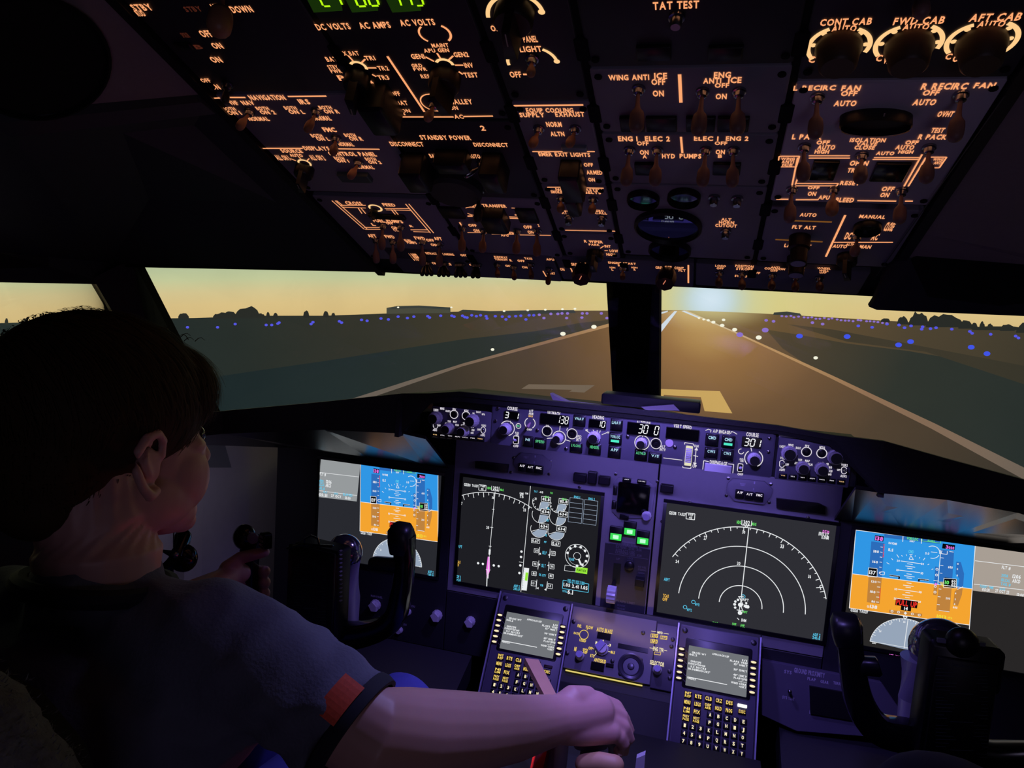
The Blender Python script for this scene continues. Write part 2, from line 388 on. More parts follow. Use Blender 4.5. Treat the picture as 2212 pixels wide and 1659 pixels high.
# ================================================================ curved projection screen with the runway picture
SR = 2.7; SC = V((0, .15, 0))
def cyl(px, py, lay=0):
    r = ray(px, py); R = SR-lay*.0015; ox, oy = CAMP.x-SC.x, CAMP.y-SC.y
    a = r.x**2+r.y**2; bb = 2*(ox*r.x+oy*r.y); c = ox*ox+oy*oy-R*R; t = (-bb+math.sqrt(bb*bb-4*a*c))/(2*a)
    return CAMP+r*t
def conform(pts, lay, step=30):
    """image polygon laid on the screen's curve"""
    bm = bmesh.new(); f = bm.faces.new([bm.verts.new((x, y, 0)) for x, y in pts])
    bmesh.ops.triangulate(bm, faces=bm.faces)
    x0 = min(p[0] for p in pts); x1 = max(p[0] for p in pts); x = math.floor(x0/step)*step+step
    while x < x1:
        bmesh.ops.bisect_plane(bm, geom=bm.verts[:]+bm.edges[:]+bm.faces[:], plane_co=(x, 0, 0), plane_no=(1, 0, 0)); x += step
    bm.verts.index_update(); vs = [cyl(v.co.x, v.co.y, lay) for v in bm.verts]; fs = [tuple(v.index for v in f.verts) for f in bm.faces]; bm.free()
    return vs, fs
def pic(name, polys, m, lay, parent, label=None, step=30):
    b = MB()
    for p in polys: b.add(*conform(p, lay, step))
    o = b.build(name, m, parent, noms=True)
    if label: o['label'] = label
    return o
SUN = cyl(1535, 648)
def screen_mat(name, stops, mode, glow):
    """emission ramp over height (sky) or over distance from the sun picture (ground); glow = list of (radius, colour, power)"""
    m = bpy.data.materials.new(name); m.use_nodes = True; nt = m.node_tree; nt.nodes.remove(nt.nodes['Principled BSDF'])
    geo = nt.nodes.new('ShaderNodeNewGeometry'); N = nt.nodes.new; Lk = nt.links.new
    ramp = N('ShaderNodeValToRGB'); cr = ramp.color_ramp
    while len(cr.elements) < len(stops): cr.elements.new(.5)
    for e, (p, c) in zip(cr.elements, stops): e.position = p; e.color = (*lin(c), 1)
    mr = N('ShaderNodeMapRange')
    if mode[0] == 'z':
        sp = N('ShaderNodeSeparateXYZ'); Lk(geo.outputs['Position'], sp.inputs[0])
        m1 = N('ShaderNodeMath'); m1.operation = 'SUBTRACT'; m1.inputs[1].default_value = HF[1]; Lk(sp.outputs['X'], m1.inputs[0])
        m2 = N('ShaderNodeMath'); m2.operation = 'MULTIPLY'; Lk(m1.outputs[0], m2.inputs[0]); Lk(m1.outputs[0], m2.inputs[1])
        m3 = N('ShaderNodeMath'); m3.operation = 'MULTIPLY_ADD'; m3.inputs[1].default_value = -HF[0]; Lk(m2.outputs[0], m3.inputs[0]); Lk(sp.outputs['Z'], m3.inputs[2]); Lk(m3.outputs[0], mr.inputs[0])
    else:
        ds = N('ShaderNodeVectorMath'); ds.operation = 'DISTANCE'; ds.inputs[1].default_value = SUN
        Lk(geo.outputs['Position'], ds.inputs[0]); Lk(ds.outputs['Value'], mr.inputs[0])
    mr.inputs[1].default_value = mode[1]; mr.inputs[2].default_value = mode[2]; Lk(mr.outputs[0], ramp.inputs[0])
    col = ramp.outputs[0]
    nz = N('ShaderNodeTexNoise'); nz.inputs['Scale'].default_value = 5; nz.inputs['Detail'].default_value = 3
    Lk(geo.outputs['Position'], nz.inputs['Vector'])
    mm = N('ShaderNodeMix'); mm.data_type = 'RGBA'; mm.blend_type = 'MULTIPLY'; mm.inputs[0].default_value = .2
    mr2 = N('ShaderNodeMapRange'); mr2.inputs[1].default_value = .3; mr2.inputs[2].default_value = .7; mr2.inputs[3].default_value = .75; mr2.inputs[4].default_value = 1.1
    Lk(nz.outputs[0], mr2.inputs[0]); Lk(col, mm.inputs[6]); Lk(mr2.outputs[0], mm.inputs[7]); col = mm.outputs[2]
    for sx, sz, c, pw, dz in glow:
        dv = N('ShaderNodeVectorMath'); dv.operation = 'SUBTRACT'; dv.inputs[1].default_value = (SUN.x, SUN.y, SUN.z+dz); Lk(geo.outputs['Position'], dv.inputs[0])
        ml = N('ShaderNodeVectorMath'); ml.operation = 'MULTIPLY'; ml.inputs[1].default_value = (1/sx, 1/sx, 1/sz); Lk(dv.outputs[0], ml.inputs[0])
        ln = N('ShaderNodeVectorMath'); ln.operation = 'LENGTH'; Lk(ml.outputs[0], ln.inputs[0])
        g = N('ShaderNodeMapRange'); g.interpolation_type = 'SMOOTHSTEP'; g.inputs[1].default_value = 0; g.inputs[2].default_value = 1; g.inputs[3].default_value = pw; g.inputs[4].default_value = 0
        Lk(ln.outputs['Value'], g.inputs[0])
        mm = N('ShaderNodeMix'); mm.data_type = 'RGBA'; mm.inputs[7].default_value = (*lin(c), 1)
        Lk(g.outputs[0], mm.inputs[0]); Lk(col, mm.inputs[6]); col = mm.outputs[2]
    e = N('ShaderNodeEmission'); Lk(col, e.inputs[0]); Lk(e.outputs[0], nt.nodes['Material Output'].inputs[0]); MATS[name] = m
    return m
hz_ = [(0, 698), (300, 688), (600, 682), (1000, 673), (1470, 670), (1800, 686), (2212, 713)]
hp_ = [cyl(*q) for q in hz_]; best = None
for xi in range(-10, 21):      # horizon height on the curved screen: z = c + k (x - x0)^2
    x0 = xi*.1; X2_ = [(p.x-x0)**2 for p in hp_]; n_ = len(hp_); mx_ = sum(X2_)/n_; mz = sum(p.z for p in hp_)/n_
    k_ = sum((a-mx_)*(p.z-mz) for a, p in zip(X2_, hp_))/sum((a-mx_)**2 for a in X2_); c_0 = mz-k_*mx_; e_ = sum((c_0+k_*a-p.z)**2 for a, p in zip(X2_, hp_))
    if best is None or e_ < best[0]: best = (e_, k_, x0, c_0)
HF = best[1:]; zh = HF[2]
sky = screen_mat('screen_sky', [(0, (230, 198, 136)), (.30, (232, 204, 144)), (.55, (226, 208, 154)), (.80, (208, 212, 164)), (1, (196, 206, 164))], ('z', zh-.01, zh+.17),
                 [(.75, .34, (226, 218, 146), .95, 0), (.26, .19, (206, 218, 190), .85, .0), (.17, .15, (196, 224, 242), .9, .0), (.115, .105, (224, 241, 255), 1.0, .0)])
scr = thing('projection_screen', 'curved simulator projection screen showing an airport runway at sunset beyond the windows', 'projection screen', (0, 2.85, 1.3))
b = MB(); n = 90; vs = []; fs = []
for i in range(n+1):
    t = math.radians(28+130*i/n)
    for z in (.6, 1.3, 1.72): vs.append((SC.x+SR*math.cos(t), SC.y+SR*math.sin(t), z))
for i in range(n):
    for k in range(2): fs.append((3*i+k, 3*i+3+k, 3*i+4+k, 3*i+1+k))
b.add(vs, fs); b.build('sky_picture', sky, scr, noms=True)
HZ = [(-420, 758), (-200, 722), (0, 698), (150, 693), (320, 688), (420, 687), (560, 682), (700, 682), (840, 677), (1000, 673), (1150, 671), (1320, 671), (1470, 670), (1600, 675), (1700, 680), (1800, 686), (1900, 692), (2000, 698), (2100, 705), (2212, 713), (2400, 730), (2600, 752)]
grass = screen_mat('screen_grass', [(0, (150, 118, 70)), (.12, (112, 88, 58)), (.3, (84, 72, 54)), (.55, (58, 56, 46)), (.8, (44, 50, 46)), (1, (36, 46, 46))], ('d', 0, 2.2), [(.26, .10, (226, 212, 150), .8, -.02)])
pic('grass_picture', [HZ+[(2600, 1250), (-420, 1250)]], grass, 1, scr)
teal = screen_mat('screen_taxiway', [(0, (120, 100, 60)), (.15, (84, 72, 54)), (.35, (52, 56, 50)), (.7, (38, 48, 48)), (1, (30, 42, 44))], ('d', 0, 2.0), [])
pic('shoulder_picture', [[(1322, 690), (1250, 698), (1160, 715), (1000, 733), (820, 761), (700, 780), (560, 800), (460, 815), (300, 842), (-100, 920), (-100, 1200), (700, 1000), (760, 862), (1000, 790), (1322, 704)],
                         [(1655, 712), (1720, 722), (1830, 742), (1960, 758), (2212, 800), (2500, 850), (2600, 1300), (2300, 1100), (1900, 890), (1760, 800), (1690, 752)]], teal, 2, scr)
strip = screen_mat('screen_strip', [(0, (110, 90, 60)), (.3, (72, 64, 50)), (1, (44, 48, 42))], ('d', 0, 1.6), [])
pic('grass_strip_picture', [[(1700, 700), (1830, 738), (2000, 760), (2212, 830), (2500, 900), (2500, 870), (2212, 790), (1960, 742), (1800, 712)]], strip, 3, scr)
rw = screen_mat('screen_runway', [(0, (225, 200, 130)), (.06, (190, 150, 92)), (.16, (160, 118, 74)), (.30, (120, 90, 62)), (.48, (86, 70, 54)), (.75, (62, 56, 48)), (1, (50, 48, 43))], ('d', 0, 1.5), [(.26, .12, (236, 212, 150), .95, -.02), (.16, .16, (200, 160, 98), .5, -.10)])
pic('runway_picture', [[(1455, 671), (1485, 671), (1700, 768), (2212, 1022), (2400, 1130), (2400, 1500), (500, 1500), (560, 960), (780, 860), (1000, 786), (1322, 699)]], rw, 4, scr)
lineM = screen_mat('screen_line', [(0, (235, 225, 190)), (.15, (205, 160, 105)), (.4, (150, 115, 88)), (.7, (118, 104, 92)), (1, (104, 96, 90))], ('d', 0, 1.6), [])
pic('edge_line_picture', [[(1322, 697), (1322, 704), (1000, 791), (790, 863), (660, 905), (620, 905), (770, 858), (1000, 785)],
                          [(1476, 671), (1483, 671), (1590, 717), (1800, 812), (2020, 915), (2212, 1010), (2300, 1060), (2300, 1095), (2212, 1036), (2010, 925), (1790, 815), (1585, 718)]], lineM, 5, scr)
wl = emit('screen_white_line', (225, 235, 245)); tdz = emit('screen_marking', (226, 184, 108), .9); tdd = emit('screen_marking_dim', (120, 104, 88))
pic('centre_line_picture', [[(1457, 672), (1463, 672), (1428, 718), (1422, 722), (1422, 708)], [(1420, 676), (1443, 671), (1442, 674), (1420, 681)], [(1472, 672), (1478, 671), (1512, 686), (1510, 688)]], wl, 6, scr)
pic('touchdown_marking_picture', [[(1422, 840), (1555, 845), (1582, 893), (1522, 888), (1514, 858), (1434, 853), (1432, 862), (1422, 862)]], tdz, 6, scr)
pic('touchdown_marking_picture', [[(1142, 830), (1285, 832), (1262, 848), (1230, 846), (1236, 842), (1126, 840)]], tdd, 6, scr)
dark = emit('screen_trees', (44, 46, 42)); dark2 = emit('screen_trees_far', (66, 62, 50)); bld = emit('screen_building', (78, 78, 66)); bld2 = emit('screen_building_dark', (62, 66, 62))
def blob(x0, x1, y, h, seed, k=9):
    rr = random.Random(seed); top = []
    for i in range(k+1):
        t = i/k; top.append((x0+(x1-x0)*t, y-h*(math.sin(PI*min(1, max(0, t)))**.5)*rr.uniform(.75, 1.1)))
    return [(x0, y+4)]+top+[(x1, y+4)]
trees = [(385, 408, 684, 8, 1), (460, 500, 684, 9, 2), (480, 512, 684, 12, 3), (506, 562, 683, 22, 4), (555, 572, 683, 6, 5), (655, 668, 682, 12, 6), (698, 710, 681, 10, 7), (716, 724, 681, 6, 8), (10, 18, 697, 10, 9), (50, 62, 696, 8, 10), (95, 115, 694, 9, 11), (125, 150, 693, 9, 12), (165, 185, 693, 7, 13), (575, 583, 682, 8, 14), (590, 600, 682, 6, 15), (330, 350, 688, 7, 16)]
for a in trees: pic('tree_picture', [blob(*a)], dark, 7, scr)
for a in [(1938, 1962, 697, 14, 21), (1962, 2006, 699, 26, 22), (2000, 2084, 703, 26, 23), (2070, 2102, 706, 14, 24), (2098, 2112, 707, 10, 25), (2115, 2128, 708, 14, 26), (2132, 2146, 709, 10, 27), (2160, 2192, 711, 12, 28), (2195, 2260, 715, 22, 29), (1903, 1922, 692, 5, 30), (2100, 2212, 709, 5, 31), (2260, 2330, 722, 18, 32)]:
    pic('tree_picture', [blob(*a)], dark, 7, scr)
pic('building_picture', [[(835, 678), (835, 665), (858, 661), (905, 660), (940, 662), (973, 664), (973, 676)]], bld, 7, scr)
pic('building_roof_picture', [[(835, 668), (858, 663), (905, 660), (972, 664), (972, 669), (905, 665), (860, 667)]], bld2, 8, scr)
pic('building_picture', [[(1670, 680), (1672, 675), (1700, 673), (1728, 677), (1732, 682)]], bld2, 7, scr)
pic('far_hill_picture', [[(990, 673), (1000, 669), (1060, 672), (1140, 675), (1165, 670), (1240, 670), (1244, 676), (1100, 680)]], bld2, 7, scr)
# lights of the airfield
blueL = emit('screen_blue_light', (92, 92, 240)); blueB = emit('screen_blue_bright', (70, 90, 245)); whiteL = emit('screen_white_light', (250, 246, 225), 1.1); lilac = emit('screen_lilac_light', (150, 120, 215))
def dot(x, y, rx, ry, m, name):
    p = [(x+rx*math.cos(2*PI*k/10), y+ry*math.sin(2*PI*k/10)) for k in range(10)]
    pic(name, [p], m, 9, scr, step=9999)
Bl = [(405, 707), (470, 707), (508, 700), (575, 702), (587, 702), (600, 699), (603, 697), (672, 700), (676, 696), (733, 694), (738, 697), (781, 691), (793, 693), (823, 688), (839, 690), (860, 684), (880, 687), (894, 684), (924, 683), (928, 686), (952, 682), (976, 682), (981, 684),
      (999, 682), (1004, 685), (1009, 686), (1019, 681), (1029, 683), (1038, 681), (1050, 683), (1052, 688), (1070, 683), (1085, 684), (1093, 690), (1100, 684), (1114, 683), (1125, 682), (1136, 690), (1143, 681), (1153, 681), (1165, 680), (1175, 687), (1190, 678), (1205, 678), (1214, 677), (1224, 687), (1226, 677), (1257, 686), (1258, 677), (1268, 677), (1299, 677), (1311, 687)]
for x, y in Bl: dot(x, y, 3.6, 2.8, blueL if x < 1160 else lilac, 'taxiway_light_picture')
rr = random.Random(3)
for k in range(26): x = 1690+k*9.0+rr.uniform(-2, 2); dot(x, 682+(x-1690)*.062+rr.uniform(-1, 2.5), 3.2, 2.2, lilac, 'taxiway_light_picture')
for x, y in [(1655, 692), (1671, 694), (1755, 697), (1777, 700), (1854, 704), (1884, 707), (1916, 700), (1942, 702), (1954, 708), (1968, 704), (1993, 706), (1991, 711), (2010, 710), (2022, 708), (2056, 711), (2095, 716), (2100, 720), (2140, 722), (2194, 726), (2200, 730)]:
    dot(x, y, 4, 3, lilac if x < 1800 else blueL, 'taxiway_light_picture')
for x, y in [(1598, 723), (1653, 713), (1727, 726), (1830, 727), (1941, 745), (1967, 738), (2098, 750), (2132, 764)]: dot(x, y, 7.5, 5.2, blueB if x > 1700 else lilac, 'blue_edge_light_picture')
for x, y, r in [(1064, 755, 4), (1216, 721, 6), (1283, 706, 6), (1762, 773, 5), (1639, 729, 6.5), (1587, 712, 5.5), (1560, 703, 5), (1541, 696, 4.5), (1530, 692, 3.5), (1520, 690, 3), (1510, 687, 3), (1563, 691, 4), (860, 664, 2.5), (975, 664, 2.5), (1089, 672, 3), (1140, 670, 3), (1178, 669, 3), (1215, 668, 3), (1242, 667, 3)]: dot(x, y, r, r*.72, whiteL, 'runway_light_picture')
# ================================================================ overhead console and its modules
plate = mat('overhead_plate_grey', (150, 144, 160), .55, noise=.06); plate_dk = mat('overhead_plate_dark', (58, 56, 64), .6, noise=.08)
orange = emit('lettering_orange', (255, 168, 112)); orange_hot = emit('lettering_hot', (255, 205, 140)); orange_dim = emit('lettering_dim', (214, 112, 70))
green_d = emit('green_digits', (190, 255, 20), 1.0); green_w = emit('green_window', (22, 44, 8))
bat = mat('toggle_bat_brown', (176, 122, 92), .45, sss=.1); chrome = mat('switch_chrome', (160, 160, 165), .25, 1); knobm = mat('knob_black', (26, 25, 26), .4); knobbr = mat('knob_brown', (74, 52, 36), .5)
ivory = mat('knob_white_line', (190, 180, 165), .4)
ovc = thing('overhead_console', 'black overhead console frame carrying all the amber-lit switch panels', 'console', tuple(OV.w(-.05, -.2, -.02)))
b = MB(); b.prism(OV, [(-.445, -1.35), (.333, -1.35), (.333, -.012), (.10, -.0125), (.03, -.0085), (-.05, 0), (-.20, .0075), (-.445, .024)], -.055, -.0075, 0, .001)
b.rect(OV, -.445, -1.35, -.433, .02, -.01, .003, 0, .001); b.rect(OV, .322, -1.35, .333, -.013, -.01, .003, 0, .001); 
b.build('frame', black, ovc)
b = MB(); b.linepx(OV, 1892, 592, 2170, 200, .0012, .0035); b.build('edge_trim', mat('edge_trim_grey', (90, 90, 96), .4, .6), ovc)
for cx in (-.252, -.103, -.0195, .157):
    b = MB(); b.rect(OV, cx-.0035, -1.3, cx+.0035, -.07, -.007, -.002, 0, .001)
    for k in range(14): b.rect(OV, cx-.006, -1.25+k*.09, cx+.006, -1.222+k*.09, -.007, .0012, 0, .001, r=.002)
    b.build('divider_rail', dull, ovc)

def module(name, label, x0, x1, y0, y1, m=plate, cat='panel', ym=None):
    """plate between world x0..x1, spanning image rows y0..y1 at its middle"""
    cxp = {True: 0}
    v0 = OV.uv(1300 if ym is None else ym, y0)[1]; v1 = OV.uv(1300 if ym is None else ym, y1)[1]
    t = thing(name, label, cat, tuple(OV.w((x0+x1)/2, (v0+v1)/2, -.004)))
    b = MB(); b.rect(OV, x0+.003, v0, x1-.003, v1, -.007, 0, 0, .0012, r=.003); b.build('face_plate', m, t, smooth=True)
    # quarter-turn fasteners in the corners
    b = MB()
    for u in (x0+.010, x1-.010):
        for v in (v0+.010, v1-.010): b.lathe(OV, u, v, [(.0036, 0), (.0036, .0012), (.0024, .0016)], seg=10)
    b.build('fasteners', dull, t, smooth=True)
    t['_b'] = 0
    return t
def toggle(t, bx, by, tx, ty, d=.030, r=.0042, m=None, name='toggle_switch'):
    """bat-handle toggle: bushing at image point (bx,by), tip at (tx,ty) standing d off the plate"""
    u, v = OV.uv(bx, by); b = MB()
    b.lathe(OV, u, v, [(.0062, 0), (.0062, .0022), (.0048, .0026), (.0042, .0065), (.0030, .0072)], seg=12)
    o = b.build(name, chrome, t, smooth=True)
    A = OV.hit(bx, by, .004)+OV.n*0; A = OV.w(u, v, .005); B = OV.hit(tx, ty, d)
    b = MB(); n = 9; pr = [.0018, .0018, .0020, .0022, .0030, r*1.02, r*1.12, r*1.15, r*1.12]
    b.tube([A+(B-A)*(i/(n-1)) for i in range(n)], pr, seg=12); b.build('bat_handle', m or bat, o, smooth=True)
    return o
def knob(t, cx, cy, r, h, ang=90, m=None, d2=None, pointer=True, taper=.85):
    """rotary selector with a bar grip; ang is the pointer direction"""
    u, v = OV.uv(cx, cy); b = MB()
    b.lathe(OV, u, v, [(r, 0), (r, h*.35), (r*.9, h*.42)], seg=28)
    a = math.radians(ang); c, s_ = math.cos(a), math.sin(a); w = r*.34
    pts = [(u+c*r*.98-s_*-w*.6, v-s_*r*.98-c*-w*.6), (u+c*r*.98+s_*-w*.6, v-s_*r*.98+c*-w*.6), (u-c*r*.9+s_*-w, v+s_*r*.9+c*-w), (u-c*r*.9-s_*-w, v+s_*r*.9-c*-w)]
    b.prism(OV, pts, h*.3, h, 0, .001)
    o = b.build('rotary_knob', m or knobm, t, smooth=True)
    if pointer:
        b = MB(); b.seg(OV, (u+c*r*.95, v-s_*r*.95), (u+c*r*.1, v-s_*r*.1), .0011, h+.0004); b.build('pointer_line', ivory, o)
    return o
def letters(t, L, lines=(), extra=None, mi_dim=()):
    b = MB()
    for s_, x0, y0, x1, y1 in L: b.text(OV, s_, x0, y0, x1, y1, 0)
    for l in lines: b.linepx(OV, *l[:4], l[4] if len(l) > 4 else .0014)
    if extra: extra(b)
    return b.build('lit_lettering', [orange, orange_hot], t, noms=True)
def arcpx(b, x0, y0, xm, ym, x1, y1, w=.0022, mi=1, d=.0005):
    """arc through three image points on the overhead plane"""
    p = [OV.uv(*q) for q in ((x0, y0), (xm, ym), (x1, y1))]
    (ax, ay), (bx, by), (cx, cy) = p; D = 2*(ax*(by-cy)+bx*(cy-ay)+cx*(ay-by))
    ux = ((ax*ax+ay*ay)*(by-cy)+(bx*bx+by*by)*(cy-ay)+(cx*cx+cy*cy)*(ay-by))/D
    uy = ((ax*ax+ay*ay)*(cx-bx)+(bx*bx+by*by)*(ax-cx)+(cx*cx+cy*cy)*(bx-ax))/D
    r = math.hypot(ax-ux, ay-uy); A = [math.degrees(math.atan2(-(q[1]-uy), q[0]-ux)) for q in p]
    while A[1] > A[0]: A[1] -= 360
    while A[2] > A[1]: A[2] -= 360
    b.arc(OV, ux, uy, r, A[0], A[2], w, d, mi, 20)
def guard(t, x0, y0, x1, y1, h=.022, name='switch_guard'):
    b = MB(); u, v, a, c = OV.size(x0, y0, x1, y1); b.rect(OV, u-a/2, v-c/2, u+a/2, v+c/2, 0, h, 0, .003, r=.003)
    return b.build(name, knobm, t, smooth=True)
def lamp_window(t, x0, y0, x1, y1, m=None, name='annunciator'):
    b = MB(); b.boxpx(OV, x0, y0, x1, y1, 0, .0035, 0, .0008, r=.001); return b.build(name, m or knobm, t, smooth=True)
def button(t, cx, cy, name='push_button'):
    u, v = OV.uv(cx, cy); b = MB(); b.lathe(OV, u, v, [(.0065, 0), (.0065, .003), (.0048, .0035), (.0045, .010), (.0038, .011)], seg=14); return b.build(name, chrome, t, smooth=True)
def dial(t, cx, cy, wpx, m=None, h=.006, name='gauge', glassy=True):
    u, v, a, _ = OV.size(cx-wpx/2, cy-2, cx+wpx/2, cy+2); r = a/2; b = MB()
    b.lathe(OV, u, v, [(r, 0), (r, h), (r*.93, h+.002), (r*.88, h*.5)], seg=40); o = b.build(name, knobm, t, smooth=True)
    b = MB(); b.lathe(OV, u, v, [(r*.88, h*.45), (r*.88, h*.55)], seg=40); b.build('dial_glass', m or mat('dial_glass', (16, 18, 20), .04, coat=1), o, smooth=True)
    return o, (u, v, r)

X1, X2, X3, X4, X5, X6 = -.432, -.252, -.103, -.0195, .157, .322
# --- column 1
t = module('flight_control_panel', 'flight control overhead panel at the upper left corner with blurred amber ON marks', X1, X2, -60, 200, plate_dk, ym=400)
letters(t, [('STBY', 284, 8, 328, 22), ('RUD', 294, 22, 312, 34), ('ON', 296, 70, 311, 84), ('UP', 457, 8, 473, 20), ('DOWN', 498, 12, 545, 26), ('OFF', 432, 65, 457, 79), ('ON', 458, 92, 480, 104), ('ON', 455, 122, 478, 134), ('OFF', 434, 169, 454, 177), ('ON', 455, 182, 474, 192)])
b = MB()
for s_, *q in (('STBY', 398, 13, 435, 24), ('SPOILER', 392, 70, 408, 80), ('B', 420, 96, 437, 105)): b.text(OV, s_, *q)
b.build('dim_lettering', emit('lettering_faint', (70, 30, 20)), t, noms=True)
toggle(t, 486, -25, 474, 56, .045, .009, name='flap_switch'); toggle(t, 492, 180, 487, 216, .024, .0035, mat('toggle_bat_dark', (70, 50, 44), .5)); lamp_window(t, 380, 90, 415, 104)
t = module('navigation_source_panel', 'overhead panel reading NAVIGATION and DISPLAYS with four brown toggles', X1, X2, 204, 412, ym=640)
letters(t, [('NAVIGATION', 538, 205, 615, 215), ('VHF', 495, 217, 513, 226), ('NAV', 522, 217, 548, 226), ('IRS', 645, 214, 668, 224), ('BOTH', 482, 231, 508, 238), ('ON 1', 492, 239, 520, 247), ('BOTH', 553, 230, 580, 237), ('ON 2', 562, 238, 594, 246), ('BOTH', 614, 229, 640, 236), ('ON L', 624, 237, 657, 245), ('BOTH', 689, 228, 716, 235), ('ON R', 700, 236, 732, 244), ('NORMAL', 536, 252, 580, 260), ('NORMAL', 678, 250, 714, 259), ('FMC', 698, 275, 725, 284),
    ('BOTH', 672, 289, 696, 296), ('ON L', 684, 296, 711, 303), ('BOTH', 744, 288, 768, 295), ('ON R', 755, 295, 783, 303), ('NORMAL', 731, 307, 763, 315), ('DISPLAYS', 656, 316, 711, 324), ('SOURCE', 607, 322, 652, 329), ('AUTO', 626, 332, 653, 338), ('ALL ON 1', 596, 335, 624, 345), ('ALL ON 2', 670, 335, 700, 345), ('CONTROL PANEL', 710, 328, 811, 336), ('BOTH', 722, 338, 743, 344), ('ON 1', 728, 344, 753, 350), ('BOTH', 789, 340, 812, 346), ('ON 2', 796, 347, 823, 353), ('NORMAL', 769, 357, 807, 364)],
    [(453, 212, 475, 211, .002), (496, 210, 530, 210, .002), (622, 208, 705, 207, .002), (558, 320, 654, 320, .002), (731, 321, 820, 322, .002), (627, 342, 640, 347), (644, 337, 650, 343), (663, 347, 668, 342)],
    lambda b: b.arc(OV, *OV.uv(658, 352), .0075, 0, 360, .0024, .0005, 1))
for q in ((540, 238, 518, 273), (684, 238, 665, 278), (727, 296, 720, 328), (775, 348, 758, 380)): toggle(t, *q, .026)
knob(t, 659, 362, .012, .030, 75)
b = MB(); b.boxpx(OV, 735, 372, 800, 386, 0, .006, 0, .001); b.build('gauge_hood', mat('hood_grey', (90, 104, 100), .4), t)
t = module('fuel_panel', 'overhead panel reading CROSS FEED and FUEL PUMPS with amber plumbing lines', X1, X2, 426, 556, ym=760)
letters(t, [('CROSS', 747, 435, 781, 442), ('FEED', 827, 439, 853, 445), ('FUEL PUMPS', 806, 473, 868, 480), ('OFF', 834, 479, 848, 484), ('ON', 846, 489, 860, 494), ('CTR', 850, 494, 863, 499), ('L', 803, 482, 810, 487), ('R', 885, 486, 892, 490), ('AFT', 795, 506, 812, 512), ('FWD', 832, 508, 851, 514), ('FUEL', 874, 517, 889, 521), ('PUMPS', 879, 521, 899, 526), ('FWD', 896, 511, 917, 517), ('OFF', 921, 516, 937, 521), ('AFT', 938, 512, 954, 518), ('ON', 931, 526, 944, 531)],
    [(717, 433, 787, 495), (724, 433, 793, 494), (735, 443, 790, 443), (739, 447, 790, 449), (773, 448, 782, 461), (779, 448, 790, 461), (831, 450, 884, 450), (834, 453, 887, 454), (845, 452, 855, 464), (851, 452, 861, 464), (876, 440, 930, 503), (883, 440, 937, 503), (787, 491, 822, 491), (789, 495, 822, 495), (887, 496, 925, 496), (893, 500, 928, 501), (727, 433, 740, 443)],
    lambda b: b.arc(OV, *OV.uv(811, 449), .0085, 0, 360, .0028, .0005, 1))
for q in ((828, 486, 825, 533), (866, 488, 866, 536), (813, 516, 813, 562), (850, 520, 849, 563), (913, 520, 913, 568), (951, 525, 949, 570)): toggle(t, *q, .030, .0046, mat('toggle_bat_plum', (140, 104, 100), .5, sss=.1))
knob(t, 808, 453, .0055, .014, 90); lamp_window(t, 798, 462, 874, 470)
# --- column 2
t = module('electrical_meter_panel', 'overhead panel reading DC VOLTS AC AMPS AC VOLTS under green digital windows', X2, X3, -50, 257, plate_dk, ym=850)
letters(t, [('DC VOLTS', 682, 50, 756, 63), ('AC AMPS', 775, 47, 843, 60), ('AC VOLTS', 863, 41, 939, 54), ('AUX BAT', 725, 110, 775, 119), ('BAT', 704, 122, 728, 132), ('TR1', 788, 120, 810, 129), ('TR2', 816, 142, 839, 151), ('TR3', 816, 162, 840, 171), ('STBY', 708, 140, 730, 148), ('PWR', 714, 149, 738, 157), ('P', 730, 162, 744, 173), ('A', 799, 173, 808, 181), ('APU GEN', 915, 104, 970, 112), ('MAINT', 932, 93, 969, 101), ('GEN1', 888, 116, 917, 126), ('GEN2', 980, 112, 1012, 122), ('INV', 1003, 135, 1022, 145), ('TEST', 1002, 156, 1032, 166), ('GRD', 889, 137, 912, 144), ('PWR', 893, 145, 922, 152), ('RES', 909, 160, 928, 168), ('OFF', 843, 197, 864, 206), ('BAT', 858, 217, 880, 226), ('ON', 867, 235, 886, 242), ('GALLEY', 971, 214, 1020, 224), ('ON', 971, 228, 989, 236), ('AC', 981, 247, 1001, 255)],
    [(732, 128, 751, 137, .0018), (752, 119, 763, 131, .0018), (781, 135, 789, 127, .0018), (793, 146, 813, 146, .0018), (804, 160, 813, 165, .0018), (785, 200, 792, 209, .0022), (919, 122, 938, 132, .0018), (944, 114, 952, 126, .0018), (969, 129, 979, 120, .0018), (983, 140, 1001, 140, .0018), (991, 154, 1000, 160, .0018), (837, 121, 917, 241, .0024), (824, 180, 875, 248, .0018), (826, 210, 857, 248, .0014), (861, 252, 917, 252, .002), (935, 252, 980, 252, .002), (1001, 251, 1065, 250, .002)],
    lambda b: (arcpx(b, 758, 138, 775, 134, 792, 149, .003), arcpx(b, 943, 134, 962, 128, 979, 140, .003), arcpx(b, 925, 88, 905, 68, 910, 57, .0018, 0), arcpx(b, 953, 55, 973, 72, 969, 87, .0022, 0), b.arc(OV, *OV.uv(937, 221), .0135, 0, 360, .0015, .0005, 0)))
b = MB()
for x0, x1 in ((672, 745), (755, 822), (842, 915)): b.polypx(OV, [(x0+6, 26), (x1-5, 22), (x1-14, -26), (x0-20, -26)], 0, .0006, 1)
for s_, x0, x1 in (('24', 682, 734), ('00', 758, 815), ('115', 838, 912)): b.seg7(OV, s_, x0, -30, x1, 12, 0, .0009)
b.build('digital_readout', [green_d, green_w], t, noms=True)
knob(t, 774, 164, .0125, .036, -105, knobm); knob(t, 963, 164, .0150, .034, 100, mat('knob_dark_brown', (40, 26, 20), .5), pointer=False); toggle(t, 938, 222, 925, 254, .026); guard(t, 800, 180, 856, 244, .03)
